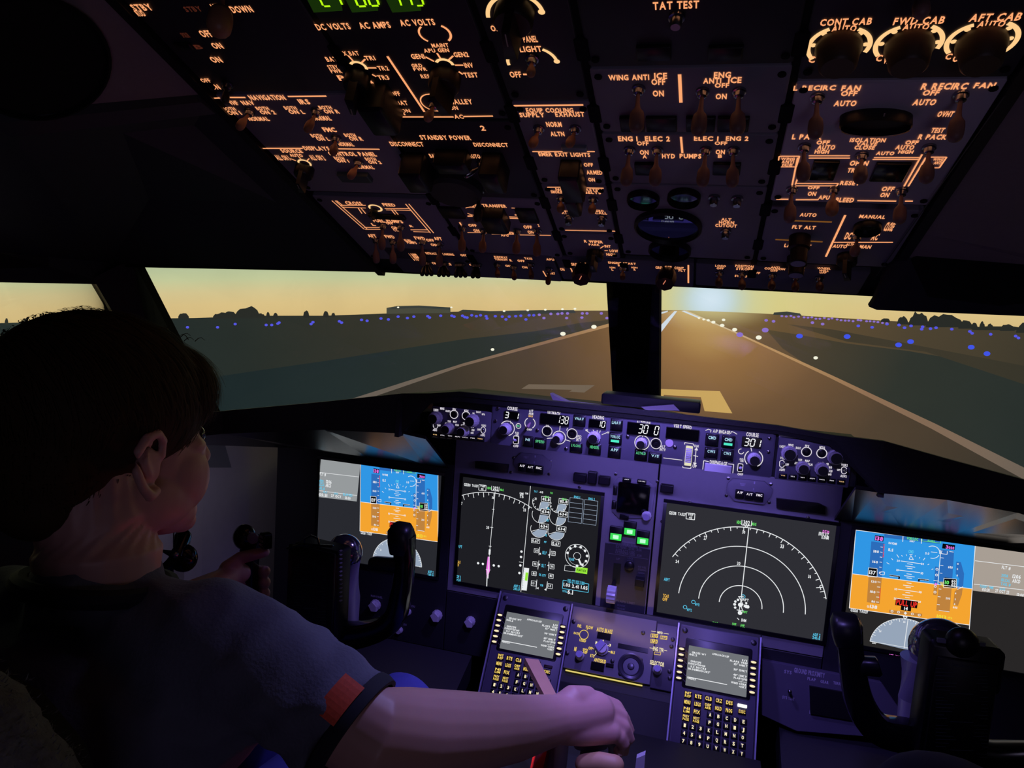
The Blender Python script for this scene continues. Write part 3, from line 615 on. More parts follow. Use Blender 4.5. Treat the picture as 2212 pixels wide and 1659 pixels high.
t = module('standby_power_panel', 'overhead panel reading STANDBY POWER between two DISCONNECT guards', X2, X3, 262, 424, plate_dk, ym=960)
letters(t, [('1', 852, 271, 859, 281), ('2', 1038, 271, 1048, 281), ('STANDBY POWER', 907, 292, 1016, 301), ('DISCONNECT', 843, 306, 914, 315), ('DISCONNECT', 1023, 308, 1097, 316), ('AUTO', 1013, 333, 1037, 341), ('BAT', 928, 332, 944, 340)])
guard(t, 882, 330, 930, 372, .03); guard(t, 1050, 330, 1094, 372, .03); guard(t, 945, 322, 1015, 345, .02)
b = MB(); u_, v_ = OV.uv(985, 400); b.lathe(OV, u_, v_, [(.034, 0), (.034, .010), (.030, .014), (.01, .015)], seg=40); b.build('round_cover', mat('soft_grey', (52, 50, 54), .6), t, smooth=True)
toggle(t, 1040, 352, 1008, 378, .016, .0035, chrome)
t = module('bus_transfer_panel', 'overhead panel reading BUS TRANSFER with four generator toggles', X2, X3, 427, 548, ym=1040)
letters(t, [('BUS', 1011, 440, 1030, 446), ('TRANSFER', 1042, 441, 1093, 447), ('OFF', 1012, 484, 1029, 489), ('OFF', 1131, 487, 1149, 493), ('ON', 1023, 495, 1035, 500), ('ON', 1140, 498, 1153, 504), ('APU GEN', 1067, 500, 1112, 505), ('APU', 1082, 505, 1098, 510), ('1', 993, 480, 996, 485), ('2', 1162, 484, 1165, 489)],
    [(1010, 502, 1060, 502), (1116, 507, 1190, 508), (1062, 505, 1120, 506), (1010, 467, 1021, 467), (1010, 466, 1020, 465), (1100, 468, 1124, 469, .0018), (1101, 471, 1126, 472, .0018)],
    lambda b: (arcpx(b, 1006, 449, 1012, 447, 1010, 460, .0012, 0), arcpx(b, 1105, 449, 1111, 449, 1112, 463, .0014, 0), b.disc(OV, *OV.uv(1114, 464), .0014)))
for q in ((999, 490, 998, 536), (1046, 497, 1042, 538), (1118, 497, 1115, 541), (1161, 497, 1160, 546)): toggle(t, *q, .030, .0048)
toggle(t, 1036, 412, 1032, 472, .034, .0048, mat('toggle_bat_dark', (70, 50, 44), .5)); guard(t, 1046, 448, 1096, 482, .018)
lamp_window(t, 952, 446, 1000, 468); lamp_window(t, 1118, 450, 1160, 478)
# --- column 3
t = module('circuit_panel_light', 'overhead strip panel with two large amber arcs around brown dimmer knobs', X3, X4, -60, 218, plate_dk, ym=1130)
letters(t, [('OFF', 1060, 54, 1084, 66), ('PANEL', 1130, 77, 1161, 90), ('LIGHT', 1122, 99, 1170, 111), ('OFF', 1101, 154, 1126, 166)], [(1130, 160, 1141, 160, .0022)],
    lambda b: (arcpx(b, 1055, 37, 1062, 5, 1080, -8, .0035), arcpx(b, 1142, -6, 1160, 6, 1173, 28, .0035), arcpx(b, 1100, 140, 1100, 118, 1112, 108, .003), arcpx(b, 1172, 106, 1192, 117, 1204, 134, .003), b.disc(OV, *OV.uv(1170, 25), .003, mi=1), b.disc(OV, *OV.uv(1203, 132), .0028, mi=1)))
knob(t, 1113, 22, .0165, .036, 85, mat('knob_dark_brown', (40, 26, 20), .5)); toggle(t, 1150, 125, 1147, 158, .018, .0036)
t = module('equipment_cooling_panel', 'overhead panel reading EQUIP COOLING and EMER EXIT LIGHTS', X3, X4, 221, 398, ym=1200)
letters(t, [('EQUIP COOLING', 1136, 233, 1238, 242), ('SUPPLY', 1122, 243, 1176, 252), ('EXHAUST', 1199, 241, 1262, 251), ('NORM', 1180, 263, 1213, 273), ('ALTN', 1189, 284, 1219, 293), ('EMER EXIT LIGHTS', 1163, 329, 1274, 337), ('OFF', 1261, 352, 1281, 359), ('ARMED', 1267, 368, 1301, 376), ('ON', 1271, 384, 1285, 391)], [(1110, 228, 1260, 226, .0022), (1150, 327, 1285, 327, .0018)])
toggle(t, 1164, 276, 1151, 311, .022); toggle(t, 1243, 276, 1231, 310, .022); guard(t, 1218, 346, 1262, 402, .024)
b = MB(); b.boxpx(OV, 1214, 313, 1268, 322, 0, .004, 0, .001); b.build('placard', mat('silver_placard', (150, 160, 170), .35, .4), t)
t = module('passenger_sign_panel', 'overhead panel reading NO SMOKING, FASTEN BELTS, ATTEND and GRD CALL', X3, X4, 401, 503, ym=1255)
letters(t, [('NO', 1200, 406, 1218, 411), ('SMOKING', 1190, 411, 1222, 417), ('FASTEN', 1258, 407, 1300, 412), ('BELTS', 1263, 413, 1298, 418), ('ATTEND', 1213, 455, 1246, 462), ('GRD', 1287, 453, 1304, 457), ('CALL', 1285, 457, 1311, 462)], [(1182, 404, 1220, 404, .0018), (1252, 405, 1304, 406, .0018), (1221, 497, 1329, 499, .002)], lambda b: b.disc(OV, *OV.uv(1260, 427), .0016, mi=1))
toggle(t, 1213, 427, 1211, 452, .022); toggle(t, 1282, 429, 1279, 455, .022); button(t, 1230, 468); button(t, 1301, 470); guard(t, 1228, 405, 1256, 440, .02)
t = module('wiper_panel', 'overhead panel reading R WIPER PARK INT LOW HIGH with one large rotary knob', X3, X4, 506, 556, ym=1290)
letters(t, [('R WIPER', 1262, 519, 1302, 524), ('PARK', 1272, 526, 1295, 530), ('INT', 1306, 529, 1319, 534), ('LOW', 1317, 539, 1335, 544), ('HIGH', 1310, 547, 1329, 552)], [(1297, 536, 1304, 531), (1306, 541, 1313, 541)])
knob(t, 1286, 545, .012, .026, 90)
# --- column 4
t = module('probe_heat_panel', 'dark overhead panel reading TAT TEST at the top edge', X4, X5, -60, 142, plate_dk, ym=1450)
letters(t, [('TAT TEST', 1410, 2, 1510, 18)]); button(t, 1462, 34)
for x in (1375, 1530): lamp_window(t, x, 96, x+75, 126)
t = module('anti_ice_panel', 'overhead panel reading WING ANTI ICE and ENG ANTI ICE with three toggles', X4, X5, 146, 286, ym=1470)
letters(t, [('WING ANTI', 1314, 161, 1402, 172), ('ICE', 1413, 157, 1441, 169), ('OFF', 1407, 170, 1437, 182), ('ON', 1410, 195, 1434, 207), ('ENG', 1542, 155, 1579, 167), ('ANTI', 1519, 168, 1558, 179), ('ICE', 1573, 166, 1602, 178), ('OFF', 1544, 179, 1575, 188), ('ON', 1546, 202, 1570, 213)], [(1468, 160, 1471, 221, .003)])
tgd = mat('toggle_bat_plum', (140, 104, 100), .5, sss=.1)
for q in ((1380, 190, 1375, 272), (1518, 196, 1509, 279), (1597, 196, 1593, 277)): toggle(t, *q, .040, .0060, tgd)
for x0, x1 in ((1340, 1392), (1396, 1462), (1482, 1545), (1550, 1618)): lamp_window(t, x0, 250, x1, 280)
t = module('hydraulic_pump_panel', 'overhead panel reading HYD PUMPS with four toggles in a row', X4, X5, 290, 398, ym=1475)
letters(t, [('ENG 1', 1335, 294, 1377, 304), ('ELEC 2', 1393, 294, 1447, 304), ('OFF', 1376, 305, 1401, 313), ('ON', 1382, 324, 1401, 333), ('A', 1388, 334, 1397, 341), ('HYD', 1430, 332, 1458, 341), ('PUMPS', 1468, 332, 1515, 341), ('ELEC 1', 1499, 294, 1552, 303), ('ENG 2', 1568, 294, 1617, 303), ('OFF', 1544, 305, 1571, 312), ('ON', 1546, 323, 1566, 332), ('B', 1551, 333, 1560, 340)], [(1471, 295, 1474, 330, .0022)])
for q in ((1360, 322, 1353, 390), (1420, 322, 1415, 390), (1525, 322, 1518, 391), (1585, 322, 1582, 392)): toggle(t, *q, .036, .0056, tgd)
for x0, x1 in ((1372, 1414), (1540, 1600)): lamp_window(t, x0, 350, x1, 374)
t = module('cabin_altitude_panel', 'overhead panel with a big round glass gauge mirroring the violet instrument panel', X4, X5, 402, 556, ym=1480)
letters(t, [('ALT', 1558, 471, 1580, 476), ('HORN', 1553, 477, 1586, 483), ('CUTOUT', 1545, 484, 1592, 490)])
mir = mat('mirror_glass', (120, 130, 140), .02, 1.0)
dial(t, 1390, 427, 70); dial(t, 1478, 423, 72); dial(t, 1443, 486, 146, mir); dial(t, 1447, 537, 92, mir)
button(t, 1543, 425); button(t, 1593, 427); button(t, 1568, 498)
# --- column 5
t = module('cabin_temperature_panel', 'overhead panel reading CONT CAB, FWD CAB and AFT CAB over three brown dials', X5, X6, -60, 170, plate_dk, ym=1900)
letters(t, [('CONT CAB', 1772, 39, 1883, 53), ('AUTO', 1797, 54, 1850, 67), ('FWD CAB', 1931, 36, 2040, 51), ('AUTO', 1951, 51, 2007, 63), ('AFT CAB', 2096, 28, 2206, 44), ('AUTO', 2113, 44, 2171, 57), ('C', 1747, 121, 1761, 134), ('W', 1765, 127, 1777, 138), ('C', 1893, 118, 1906, 131), ('W', 1909, 125, 1921, 136), ('C', 2043, 115, 2056, 127), ('O', 2059, 118, 2073, 132)],
    [(1955, 80, 1978, 79, .004)], lambda b: (arcpx(b, 1755, 127, 1746, 102, 1792, 62, .0036), arcpx(b, 1854, 62, 1880, 88, 1868, 112, .0036), arcpx(b, 1897, 120, 1892, 98, 1945, 58, .0036), arcpx(b, 2013, 56, 2036, 82, 2024, 104, .0036), arcpx(b, 2050, 114, 2045, 95, 2104, 53, .0036), arcpx(b, 2177, 49, 2199, 78, 2156, 116, .0036),
    *[b.disc(OV, *OV.uv(x, y), .0022, mi=1) for x, y in ((1757, 97), (1780, 72), (1858, 72), (1870, 95), (1904, 94), (1932, 68), (2018, 66), (2025, 90), (2060, 89), (2090, 63), (2180, 60), (2183, 82), (2158, 115))]))
for x, y in ((1812, 97), (1964, 95), (2120, 90)):
    u_, v_ = OV.uv(x, y); b = MB(); b.lathe(OV, u_, v_, [(.0175, 0), (.0175, .005), (.0160, .008), (.0140, .020), (.0120, .022)], seg=32); o = b.build('temperature_dial', knobbr, t, smooth=True)
toggle(t, 1990, -30, 1990, 24, .03, .005, tgd)
t = module('bleed_air_panel', 'light grey overhead panel reading RECIRC FAN, L PACK, R PACK and APU BLEED', X5, X6, 176, 440, mat('overhead_plate_light', (205, 196, 214), .55, noise=.05), ym=1860)
letters(t, [('L RECIRC', 1714, 184, 1805, 194), ('FAN', 1818, 184, 1859, 195), ('OFF', 1817, 196, 1852, 206), ('AUTO', 1802, 217, 1850, 228), ('R RECIRC', 1991, 179, 2090, 192), ('FAN', 2105, 178, 2150, 189), ('OFF', 1994, 194, 2029, 205), ('AUTO', 1973, 214, 2022, 226), ('OVHT', 2026, 240, 2060, 251), ('TEST', 2012, 276, 2040, 286), ('L PACK', 1711, 290, 1776, 300), ('OFF', 1764, 303, 1792, 311), ('AUTO', 1766, 313, 1804, 322), ('HIGH', 1760, 323, 1791, 331),
    ('ISOLATION', 1836, 298, 1913, 306), ('VALVE', 1850, 307, 1895, 313), ('CLOSE', 1846, 314, 1890, 322), ('R PACK', 1984, 290, 2046, 300), ('OFF', 1956, 303, 1984, 311), ('AUTO', 1935, 313, 1975, 322), ('HIGH', 1941, 324, 1973, 331), ('AUTO', 1893, 327, 1932, 334), ('OPEN', 1836, 347, 1876, 357), ('TRIP', 1831, 363, 1857, 372), ('RESET', 1815, 391, 1858, 399), ('OFF', 1745, 402, 1770, 408), ('ON', 1745, 414, 1763, 422), ('OFF', 1905, 403, 1932, 412), ('ON', 1902, 416, 1921, 425), ('APU', 1768, 422, 1792, 430), ('BLEED', 1805, 427, 1845, 436), ('WING', 1687, 340, 1717, 345), ('ANTI', 1688, 346, 1715, 352), ('ICE', 1690, 353, 1712, 358), ('WING', 2016, 341, 2038, 346), ('ANTI', 2018, 348, 2034, 354)],
    [(1747, 336, 1836, 336), (1747, 341, 1836, 341), (1888, 340, 1990, 340), (1885, 344, 1985, 344), (1992, 333, 1953, 402, .0016), (2000, 340, 1962, 402, .0016), (1723, 340, 1711, 400, .0016), (1723, 385, 1718, 398), (1718, 396, 1811, 396), (1718, 401, 1806, 401), (1811, 396, 1806, 403), (1683, 337, 1727, 337), (1680, 360, 1720, 360), (1683, 337, 1680, 360), (1727, 337, 1720, 360), (2010, 339, 2045, 339), (2045, 339, 2029, 362), (2018, 362, 2029, 362), (1677, 430, 1703, 430, .002), (1719, 431, 1768, 431, .002), (1852, 433, 1936, 434, .002), (1955, 434, 1972, 434, .002)])
for q in ((1766, 208, 1761, 286), (2076, 203, 2063, 292), (1738, 315, 1735, 379), (2007, 317, 2001, 383), (1862, 333, 1858, 384), (1711, 407, 1706, 470), (1801, 407, 1797, 455), (1948, 410, 1943, 472)): toggle(t, *q, .036, .0056, tgd if q[0] != 1801 else bat)
OVs = OV; u_, v_, a_, _q = OV.size(1813, 250, 1971, 254); r_ = a_/2
SQ = Plane(OV.o, OV.u, OV.v, OV.n); SQ.v = OV.v*.42; v_ = v_/.42
b = MB(); b.lathe(SQ, u_, v_, [(r_, 0), (r_, .010), (r_*.95, .012), (r_*.88, .004)], seg=40); o = b.build('duct_gauge', knobm, t, smooth=True)
b = MB(); b.lathe(SQ, u_, v_, [(r_*.90, .0075), (r_*.88, .0085)], seg=40); b.build('dial_glass', mat('gauge_face_black', (5, 5, 6), .5), o)
b = MB(); gold = mat('brass_rim', (200, 150, 80), .3, 1)
b.arc(SQ, u_, v_, r_*.94, 198, 352, .0018, .0128); b.arc(SQ, u_, v_, r_*1.06, 200, 345, .0018, .0010); b.build('brass_rim', gold, o)
b = MB(); b.linepx(OV, 1908, 240, 1912, 226, .0012, .0085); b.build('needle', ivory, o)
for x0, x1, y0, y1 in ((1752, 1808, 346, 385), (1885, 1960, 350, 388)): lamp_window(t, x0, y0, x1, y1, mat('window_teal_black', (20, 26, 26), .2))
t = module('cabin_pressure_panel', 'overhead panel reading AUTO, FLT ALT, LAND ALT and MANUAL beside the right edge', X5, X6, 450, 572, ym=1800)
letters(t, [('AUTO', 1728, 460, 1764, 467), ('MANUAL', 1856, 464, 1913, 471), ('FLT ALT', 1711, 487, 1762, 494), ('LAND ALT', 1694, 527, 1752, 534), ('AUTO', 1799, 528, 1830, 535), ('ALTN', 1828, 525, 1846, 530), ('MAN', 1857, 529, 1882, 536), ('DC', 1826, 502, 1840, 516), ('AC', 1884, 504, 1898, 518), ('CLOSE', 1912, 480, 1932, 498)],
    [(1826, 464, 1784, 554, .0024), (1801, 523, 1929, 523, .002)])
b = MB(); b.linepx(OV, 1705, 476, 1797, 479, .003); b.linepx(OV, 1675, 517, 1777, 522, .003); b.build('altitude_window', emit('amber_window', (150, 96, 40), .6), t, noms=True)
toggle(t, 1852, 508, 1846, 545, .022, .005, tgd); knob(t, 1830, 552, .012, .030, 110); dial(t, 1874, 488, 62)
for (x, y, h) in ((1728, 512, .034), (1722, 556, .024)):
    u_, v_ = OV.uv(x, y); b = MB(); b.lathe(OV, u_, v_, [(.0125, 0), (.0125, h*.45), (.0098, h*.5), (.0095, h), (.0085, h+.001)], seg=24); o = b.build('altitude_knob', mat('knob_dark_brown', (40, 26, 20), .5), t, smooth=True)
    b = MB(); b.disc(OV, u_, v_, .0085, h+.0016); b.build('knob_cap', mat('cap_lilac', (150, 140, 180), .4), o)
# --- front strip: three short panels along the forward edge
def strip(name, label, px0, px1, y0=558, y1=606, v1=.006):
    u0 = OV.uv(px0, 585)[0]; u1 = OV.uv(px1, 585)[0]; v0 = OV.uv(1300, y0)[1]
    t = thing(name, label, 'panel', tuple(OV.w((u0+u1)/2, (v0+v1)/2, -.004)))
    b = MB(); b.rect(OV, u0+.001, v0, u1-.001, v1, -.007, 0, 0, .001, r=.002); b.build('face_plate', mat('strip_plate', (110, 106, 120), .6), t, smooth=True); return t
dk = mat('toggle_bat_dark', (70, 50, 44), .5); dr = mat('toggle_bat_red', (110, 62, 52), .5)
t = strip('landing_light_panel', 'front overhead strip with clustered black landing light switch caps and RUNWAY TURNOFF', 868, 1206, v1=.004)
letters(t, [('L WIPER', 889, 548, 905, 562), ('RETRACT', 920, 545, 943, 549), ('LANDING', 957, 547, 980, 551), ('OFF', 995, 549, 1008, 553), ('RETR', 924, 566, 942, 570), ('ABLE', 960, 568, 974, 572), ('ON', 1014, 570, 1024, 573), ('L', 998, 568, 1002, 572), ('RUNWAY', 1068, 553, 1096, 557), ('TURNOFF', 1069, 558, 1096, 562), ('R', 1101, 560, 1106, 564), ('TAXI', 1133, 556, 1149, 560), ('OFF', 1118, 561, 1133, 565), ('ON', 1092, 572, 1103, 576), ('ON', 1128, 575, 1139, 579), ('APU', 1180, 558, 1197, 562), ('START', 1182, 588, 1199, 592)])
for g in range(4):
    x = 922+36*g; A0 = OV.hit(x, 570+g*1.5, .006)
    for k in (-1, 0, 1): toggle(t, x+k*4, 566+g*1.5, x+k*10-(8 if g > 2 and k == 1 else 0)+g*.5, 592+g*1.6, .028, .0032, knobm, 'landing_light_switch')
for q in ((1075, 570, 1075, 595), (1110, 575, 1111, 600), (1147, 570, 1148, 598), (1187, 580, 1184, 610)): toggle(t, *q, .026, .0036, dr)
t = strip('engine_start_panel', 'front overhead strip reading ENGINE START with two angular selector knobs', 1208, 1500, v1=-.006)
letters(t, [('ENGINE START', 1314, 566, 1373, 570), ('BOTH', 1335, 571, 1356, 575), ('IGN', 1317, 576, 1329, 579), ('L', 1321, 580, 1325, 584), ('IGN', 1364, 576, 1377, 579), ('R', 1369, 580, 1373, 584), ('GRD', 1233, 568, 1247, 573), ('OFF', 1252, 567, 1266, 571), ('GRD', 1416, 575, 1431, 580), ('OFF', 1436, 574, 1451, 578), ('CONT', 1457, 576, 1477, 581), ('FLT', 1466, 581, 1481, 586), ('ON', 1210, 579, 1219, 584)], [(1173, 585, 1180, 597, .0018), (1225, 563, 1240, 594, .0018), (1487, 572, 1487, 611, .0022), (1432, 582, 1456, 585, .0026)])
def startknob(t, bx, by, tx, ty, r=.014):
    A = OV.hit(bx, by, 0); B = OV.hit(tx, ty, .034); b = MB(); b.tube([A+(B-A)*k/4 for k in range(5)], [r*.7, r*.9, r, r, r*.9], seg=8, flat=.8, caps=False); o = b.build('start_selector', mat('knob_wine', (44, 22, 20), .45), t, smooth=True, angle=25)
    n_ = (B-A).normalized(); rgt = V((1, 0, 0)); up_ = (CAMP-A).normalized()
    b = MB(); b.tube([A+(B-A)*.3+up_*r*.9+rgt*.004, A+(B-A)*.98+up_*r*.85-rgt*.002], .0007, seg=6); b.build('pointer_line', emit('pointer_glow', (225, 130, 100), .8), o)
startknob(t, 1259, 574, 1255, 604); startknob(t, 1443, 583, 1436, 614); toggle(t, 1346, 578, 1345, 600, .024, .0036, dr)
t = strip('exterior_light_panel', 'front overhead strip reading LOGO, POSITION, ANTI COLLISION and WHEEL WELL', 1502, 1885, v1=-.014)
letters(t, [('LOGO', 1545, 572, 1568, 576), ('OFF', 1548, 577, 1563, 581), ('POSITION', 1588, 572, 1628, 577), ('STROBE', 1590, 578, 1626, 583), ('OFF', 1625, 587, 1642, 591), ('STEADY', 1587, 594, 1621, 598), ('ANTI', 1665, 575, 1684, 579), ('COLLISION', 1651, 578, 1696, 582), ('OFF', 1664, 583, 1680, 586), ('WING', 1722, 577, 1738, 581), ('OFF', 1724, 583, 1737, 587), ('WHEEL', 1765, 577, 1795, 581), ('WELL', 1769, 582, 1791, 586), ('OFF', 1770, 587, 1785, 590)])
for q in ((1554, 588, 1553, 614), (1603, 590, 1603, 619), (1668, 593, 1667, 620), (1719, 596, 1718, 623), (1770, 599, 1771, 622)): toggle(t, *q, .028, .0045, mat('toggle_bat_rust', (110, 66, 54), .5))
for o in list(bpy.data.objects):
    if '_b' in o: del o['_b']
# ================================================================ main instrument panel, glareshield, displays
class Crop(Plane):
    def __init__(s, base, ox, oy, k, aff=None):
        s.o, s.u, s.v, s.n = base.o, base.u, base.v, base.n; s.ox, s.oy, s.k, s.aff = ox, oy, k, aff; s.base = base
    def uv(s, x, y, d=0):
        q = s.base.uv(s.ox+x*s.k, s.oy+y*s.k, d)
        return (s.aff[0]+q[0]*s.aff[1], s.aff[2]+q[1]*s.aff[3]) if s.aff else q
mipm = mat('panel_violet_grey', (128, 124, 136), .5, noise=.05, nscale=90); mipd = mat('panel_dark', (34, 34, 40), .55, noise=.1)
bezel = mat('bezel_black', (16, 16, 19), .35); grooves = mat('groove_black', (4, 4, 5), .8)
W_ = emit('display_white', (235, 238, 240)); CY_ = emit('display_cyan', (90, 200, 235)); GR_ = emit('display_green', (110, 235, 110)); MG_ = emit('display_magenta', (245, 120, 235)); AM_ = emit('display_amber', (245, 190, 80)); RD_ = emit('display_red', (235, 50, 40)); BK_ = emit('display_black', (10, 10, 12))
LG_ = emit('display_lime', (150, 230, 60)); GY_ = emit('display_grey', (150, 165, 185)); YL_ = emit('display_yellow', (240, 220, 60))
SYM = [W_, CY_, GR_, MG_, AM_, RD_, BK_, LG_, GY_, YL_]; Wi, Ci, Gi, Mi, Ai, Ri, Ki, Li, Yi, Oi = range(10)
mp = thing('main_instrument_panel', 'wide violet-grey main instrument panel that carries the flat displays', 'instrument panel', tuple(MI.w(0, .1, -.01)))
b = MB()
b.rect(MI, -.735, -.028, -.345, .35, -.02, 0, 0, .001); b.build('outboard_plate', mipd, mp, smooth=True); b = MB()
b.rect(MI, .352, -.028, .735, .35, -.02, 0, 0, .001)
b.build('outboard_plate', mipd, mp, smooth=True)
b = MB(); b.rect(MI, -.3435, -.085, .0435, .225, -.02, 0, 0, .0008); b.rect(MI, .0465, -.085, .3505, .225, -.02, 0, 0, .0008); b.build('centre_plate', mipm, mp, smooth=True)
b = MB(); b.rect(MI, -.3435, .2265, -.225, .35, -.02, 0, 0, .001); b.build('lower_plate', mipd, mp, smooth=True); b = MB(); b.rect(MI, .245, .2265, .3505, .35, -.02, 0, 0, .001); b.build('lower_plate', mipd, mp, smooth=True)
b = MB()
for x, y in ((1110, 989), (1189, 997), (1104, 1020), (1186, 1024), (1252, 1052), (1430, 1126), (1490, 1085), (1745, 1118), (1573, 1033), (1665, 1046), (1569, 1070), (1661, 1085), (1330, 1024), (1420, 1040), (1330, 1110)):
    u_, v_ = MI.uv(x, y); b.lathe(MI, u_, v_, [(.003, 0), (.003, .0012), (.0018, .0016)], seg=8)
b.build('screws', chrome, mp, smooth=True)
# ---- glareshield
gs = thing('glareshield', 'long black glareshield brow running under the windshield', 'glareshield', (0, 1.27, 1.15))
lip = []   # world points of the aft upper lip, lip height, depth of roof
for (px, py, Y, hh) in ((300, 905, .96, .040), (480, 888, 1.05, .040), (700, 868, 1.12, .050), (868, 850, 1.165, .072)): lip.append((hitY(px, py, Y), hh))
lip += [(V((-.352, 1.172, 1.181)), .018), (V((-.300, 1.176, 1.189)), .018), (V((0, 1.176, 1.190)), .016), (V((.225, 1.176, 1.188)), .014), (V((.30, 1.172, 1.183)), .016)]
for (px, py, Y, hh) in ((1910, 953, 1.15, .078), (2060, 995, 1.10, .056), (2212, 1036, 1.06, .045), (2420, 1095, 1.0, .045)): lip.append((hitY(px, py, Y), hh))
b = MB()
for (p, h0), (q, h1) in zip(lip, lip[1:]):
    rz = lambda a: 1.1655 if (a.z > 1.18 and a.x < .2) else CAMP.z+(a.z-CAMP.z)/a.y*1.42-.012
    pr = V((p.x, 1.42, rz(p))); qr = V((q.x, 1.42, rz(q)))
    zc = 1.022 if abs(p.x+q.x)/2 > .33 else 1.105
    # roof, face, underside
    b.slab([p, q, qr, pr], (0, 0, -.008))
    b.slab([p, q, q+V((0, .002, -h1)), p+V((0, .002, -h0))], (0, .008, 0))
mtop = mat('brow_vinyl', (24, 25, 25), .62, noise=.1, nscale=200, bump=.1)
b.build('brow', mtop, gs)
gu = mat('brow_underside', (20, 20, 22), .27, spec=.8)
for L_ in (lip[:4]+[(V((-.356, 1.168, 1.165)), .066)], [(V((.342, 1.16, 1.178)), .072)]+lip[9:]):
    b = MB()
    for (p, h0), (q, h1) in zip(L_, L_[1:]):
        a0 = p+V((0, .004, -h0)); a1 = q+V((0, .004, -h1)); b.slab([a0, a1, V((a1.x, 1.299, 1.020)), V((a0.x, 1.299, 1.020))], (0, 0, .006))
    b.build('underside', gu, gs)
b = MB()
for x in (-.404, .3755):   # end cheeks that step the centre section out
    b.hull8([V((x-.004, 1.155, 1.10)), V((x+.004, 1.155, 1.10)), V((x+.004, 1.25, 1.10)), V((x-.004, 1.25, 1.10)), V((x-.004, 1.16, 1.165)), V((x+.004, 1.16, 1.165)), V((x+.004, 1.25, 1.17)), V((x-.004, 1.25, 1.17))])
b.build('end_cheek', mat('cheek_plastic', (56, 56, 66), .5), gs)
b = MB(); b.slab([(-.72, 1.305, .98), (-.72, 1.305, 1.045), (-.41, 1.305, 1.125), (.36, 1.305, 1.14), (.72, 1.305, 1.08), (.72, 1.305, .98)], (0, .006, 0)); b.build('bulkhead', dull, gs)
b = MB(); b.rect(MC, -.352, -.032, .348, .036, -.10, -.008, 0, .002); b.build('housing', black, gs)
b = MB(); b.rect(MC, -.30, -.034, -.10, -.0315, -.03, -.001); b.rect(MC, .228, -.035, .34, -.028, -.03, -.004); b.build('ledge', mat('ledge_lilac', (215, 210, 228), .35), gs)
# head-up combiner base on the brow
t = thing('brow_document_clip', 'flat black box with a grey flap lying on the glareshield before the centre post', 'holder', (0, 1.24, 1.19))
b = MB(); P_ = Plane((0, 1.22, 1.19), (1, 0, 0), (0, 0, -1), (0, -1, 0))
b.boxpx(P_, 1296, 860, 1512, 883, -.05, 0, 0, .002, r=.003); b.build('box', bezel, t, smooth=True)
b = MB(); b.slab([P_.hit(1188, 850), P_.hit(1225, 868), P_.hit(1320, 880), P_.hit(1315, 884), P_.hit(1225, 875), P_.hit(1195, 866)], (0, .02, 0)); b.build('flap', mat('flap_grey', (110, 104, 112), .5), t)
b = MB(); b.slab([P_.hit(1385, 879, .012), P_.hit(1455, 874, .012), P_.hit(1468, 887, .012), P_.hit(1395, 886, .012)], (0, .004, 0)); b.build('plastic_sleeve', mat('clear_sleeve', (110, 104, 112), .12, spec=.8), t)
# ---- mode control panel
def crop_text(b, P, L, mi=0):
    for s_, x0, y0, x1, y1 in L: b.text(P, s_, x0, y0, x1, y1, mi)
lw = emit('lettering_white', (228, 222, 232)); lam = emit('lettering_amber', (235, 190, 130)); lgr = emit('lettering_green', (90, 200, 140)); bar = emit('green_bar', (80, 235, 200)); lcy = emit('lettering_cyan', (170, 215, 235))
led = emit('led_white', (245, 245, 250))
LET = [lw, lam, lgr, bar, lcy, led]
mcpm = mat('mcp_violet_grey', (92, 90, 106), .42, noise=.05); knobg = mat('knob_skirt_grey', (196, 190, 206), .4); blackcap = mat('knob_cap_black', (8, 8, 9), .5)
lens = mat('window_black', (5, 5, 6), .15)
def mknob(P, t, x, y, r, h=.018, name='rotary_knob', fl=18, cap=blackcap, skirt=knobg):
    u, v = P.uv(x, y); b = MB()
    b.lathe(P, u, v, [(r, 0), (r, h*.35), (r*.80, h*.4), (r*.78, h*.93), (r*.72, h)], seg=fl*2, flute=1, fl=.05); o = b.build(name, skirt, t, smooth=True, angle=30)
    b = MB(); b.lathe(P, u, v, [(r*.70, h-.0006), (r*.68, h+.0006)], seg=24); b.build('knob_cap', cap, o); return o
def mbtn(P, t, x0, y0, x1, y1, s_=None, mi=4, on=False, name='mode_button', h=.005):
    u, v, a, c = P.size(x0, y0, x1, y1); b = MB(); b.rect(P, u-a/2-.0012, v-c/2-.0012, u+a/2+.0012, v+c/2+.0012, 0, .0012, 0, .0003, r=.001); b.rect(P, u-a/2, v-c/2, u+a/2, v+c/2, 0, h, 0, .0012, r=.0015)
    o = b.build(name, bezel, t, smooth=True)
    if s_:
        b = MB(); k = min(1, len(s_)*.22+.1); b.textuv(P, s_, u-a*.42*k, v-c*.36, a*.84*k, c*.26, mi, h+.0003)
        if on: b.rect(P, u-a*.36, v+c*.08, u+a*.36, v+c*.30, h, h+.0005, 3)
        b.build('button_legend', LET, o, noms=True)
    return o
def window(P, t, x0, y0, x1, y1, s_=None, dx=(0, 1), name='led_window'):
    b = MB(); b.boxpx(P, x0, y0, x1, y1, 0, .0022, 0, .0006, r=.001); o = b.build(name, bezel, t, smooth=True)
    b = MB(); b.boxpx(P, x0+1.5, y0+1.5, x1-1.5, y1-1.5, .0018, .0026); b.build('window_lens', lens, o)
    if s_:
        b = MB(); w_ = x1-x0; h_ = y1-y0; b.seg7(P, s_, x0+w_*dx[0], y0+h_*.16, x0+w_*dx[1], y1-h_*.16, 0, .0032); b.build('led_digits', led, o, noms=True)
    return o
def ring(b, P, x, y, r, w=.0012, a0=0, a1=360, mi=0): b.arc(P, *P.uv(x, y), r, a0, a1, w, .0006, mi, 28)
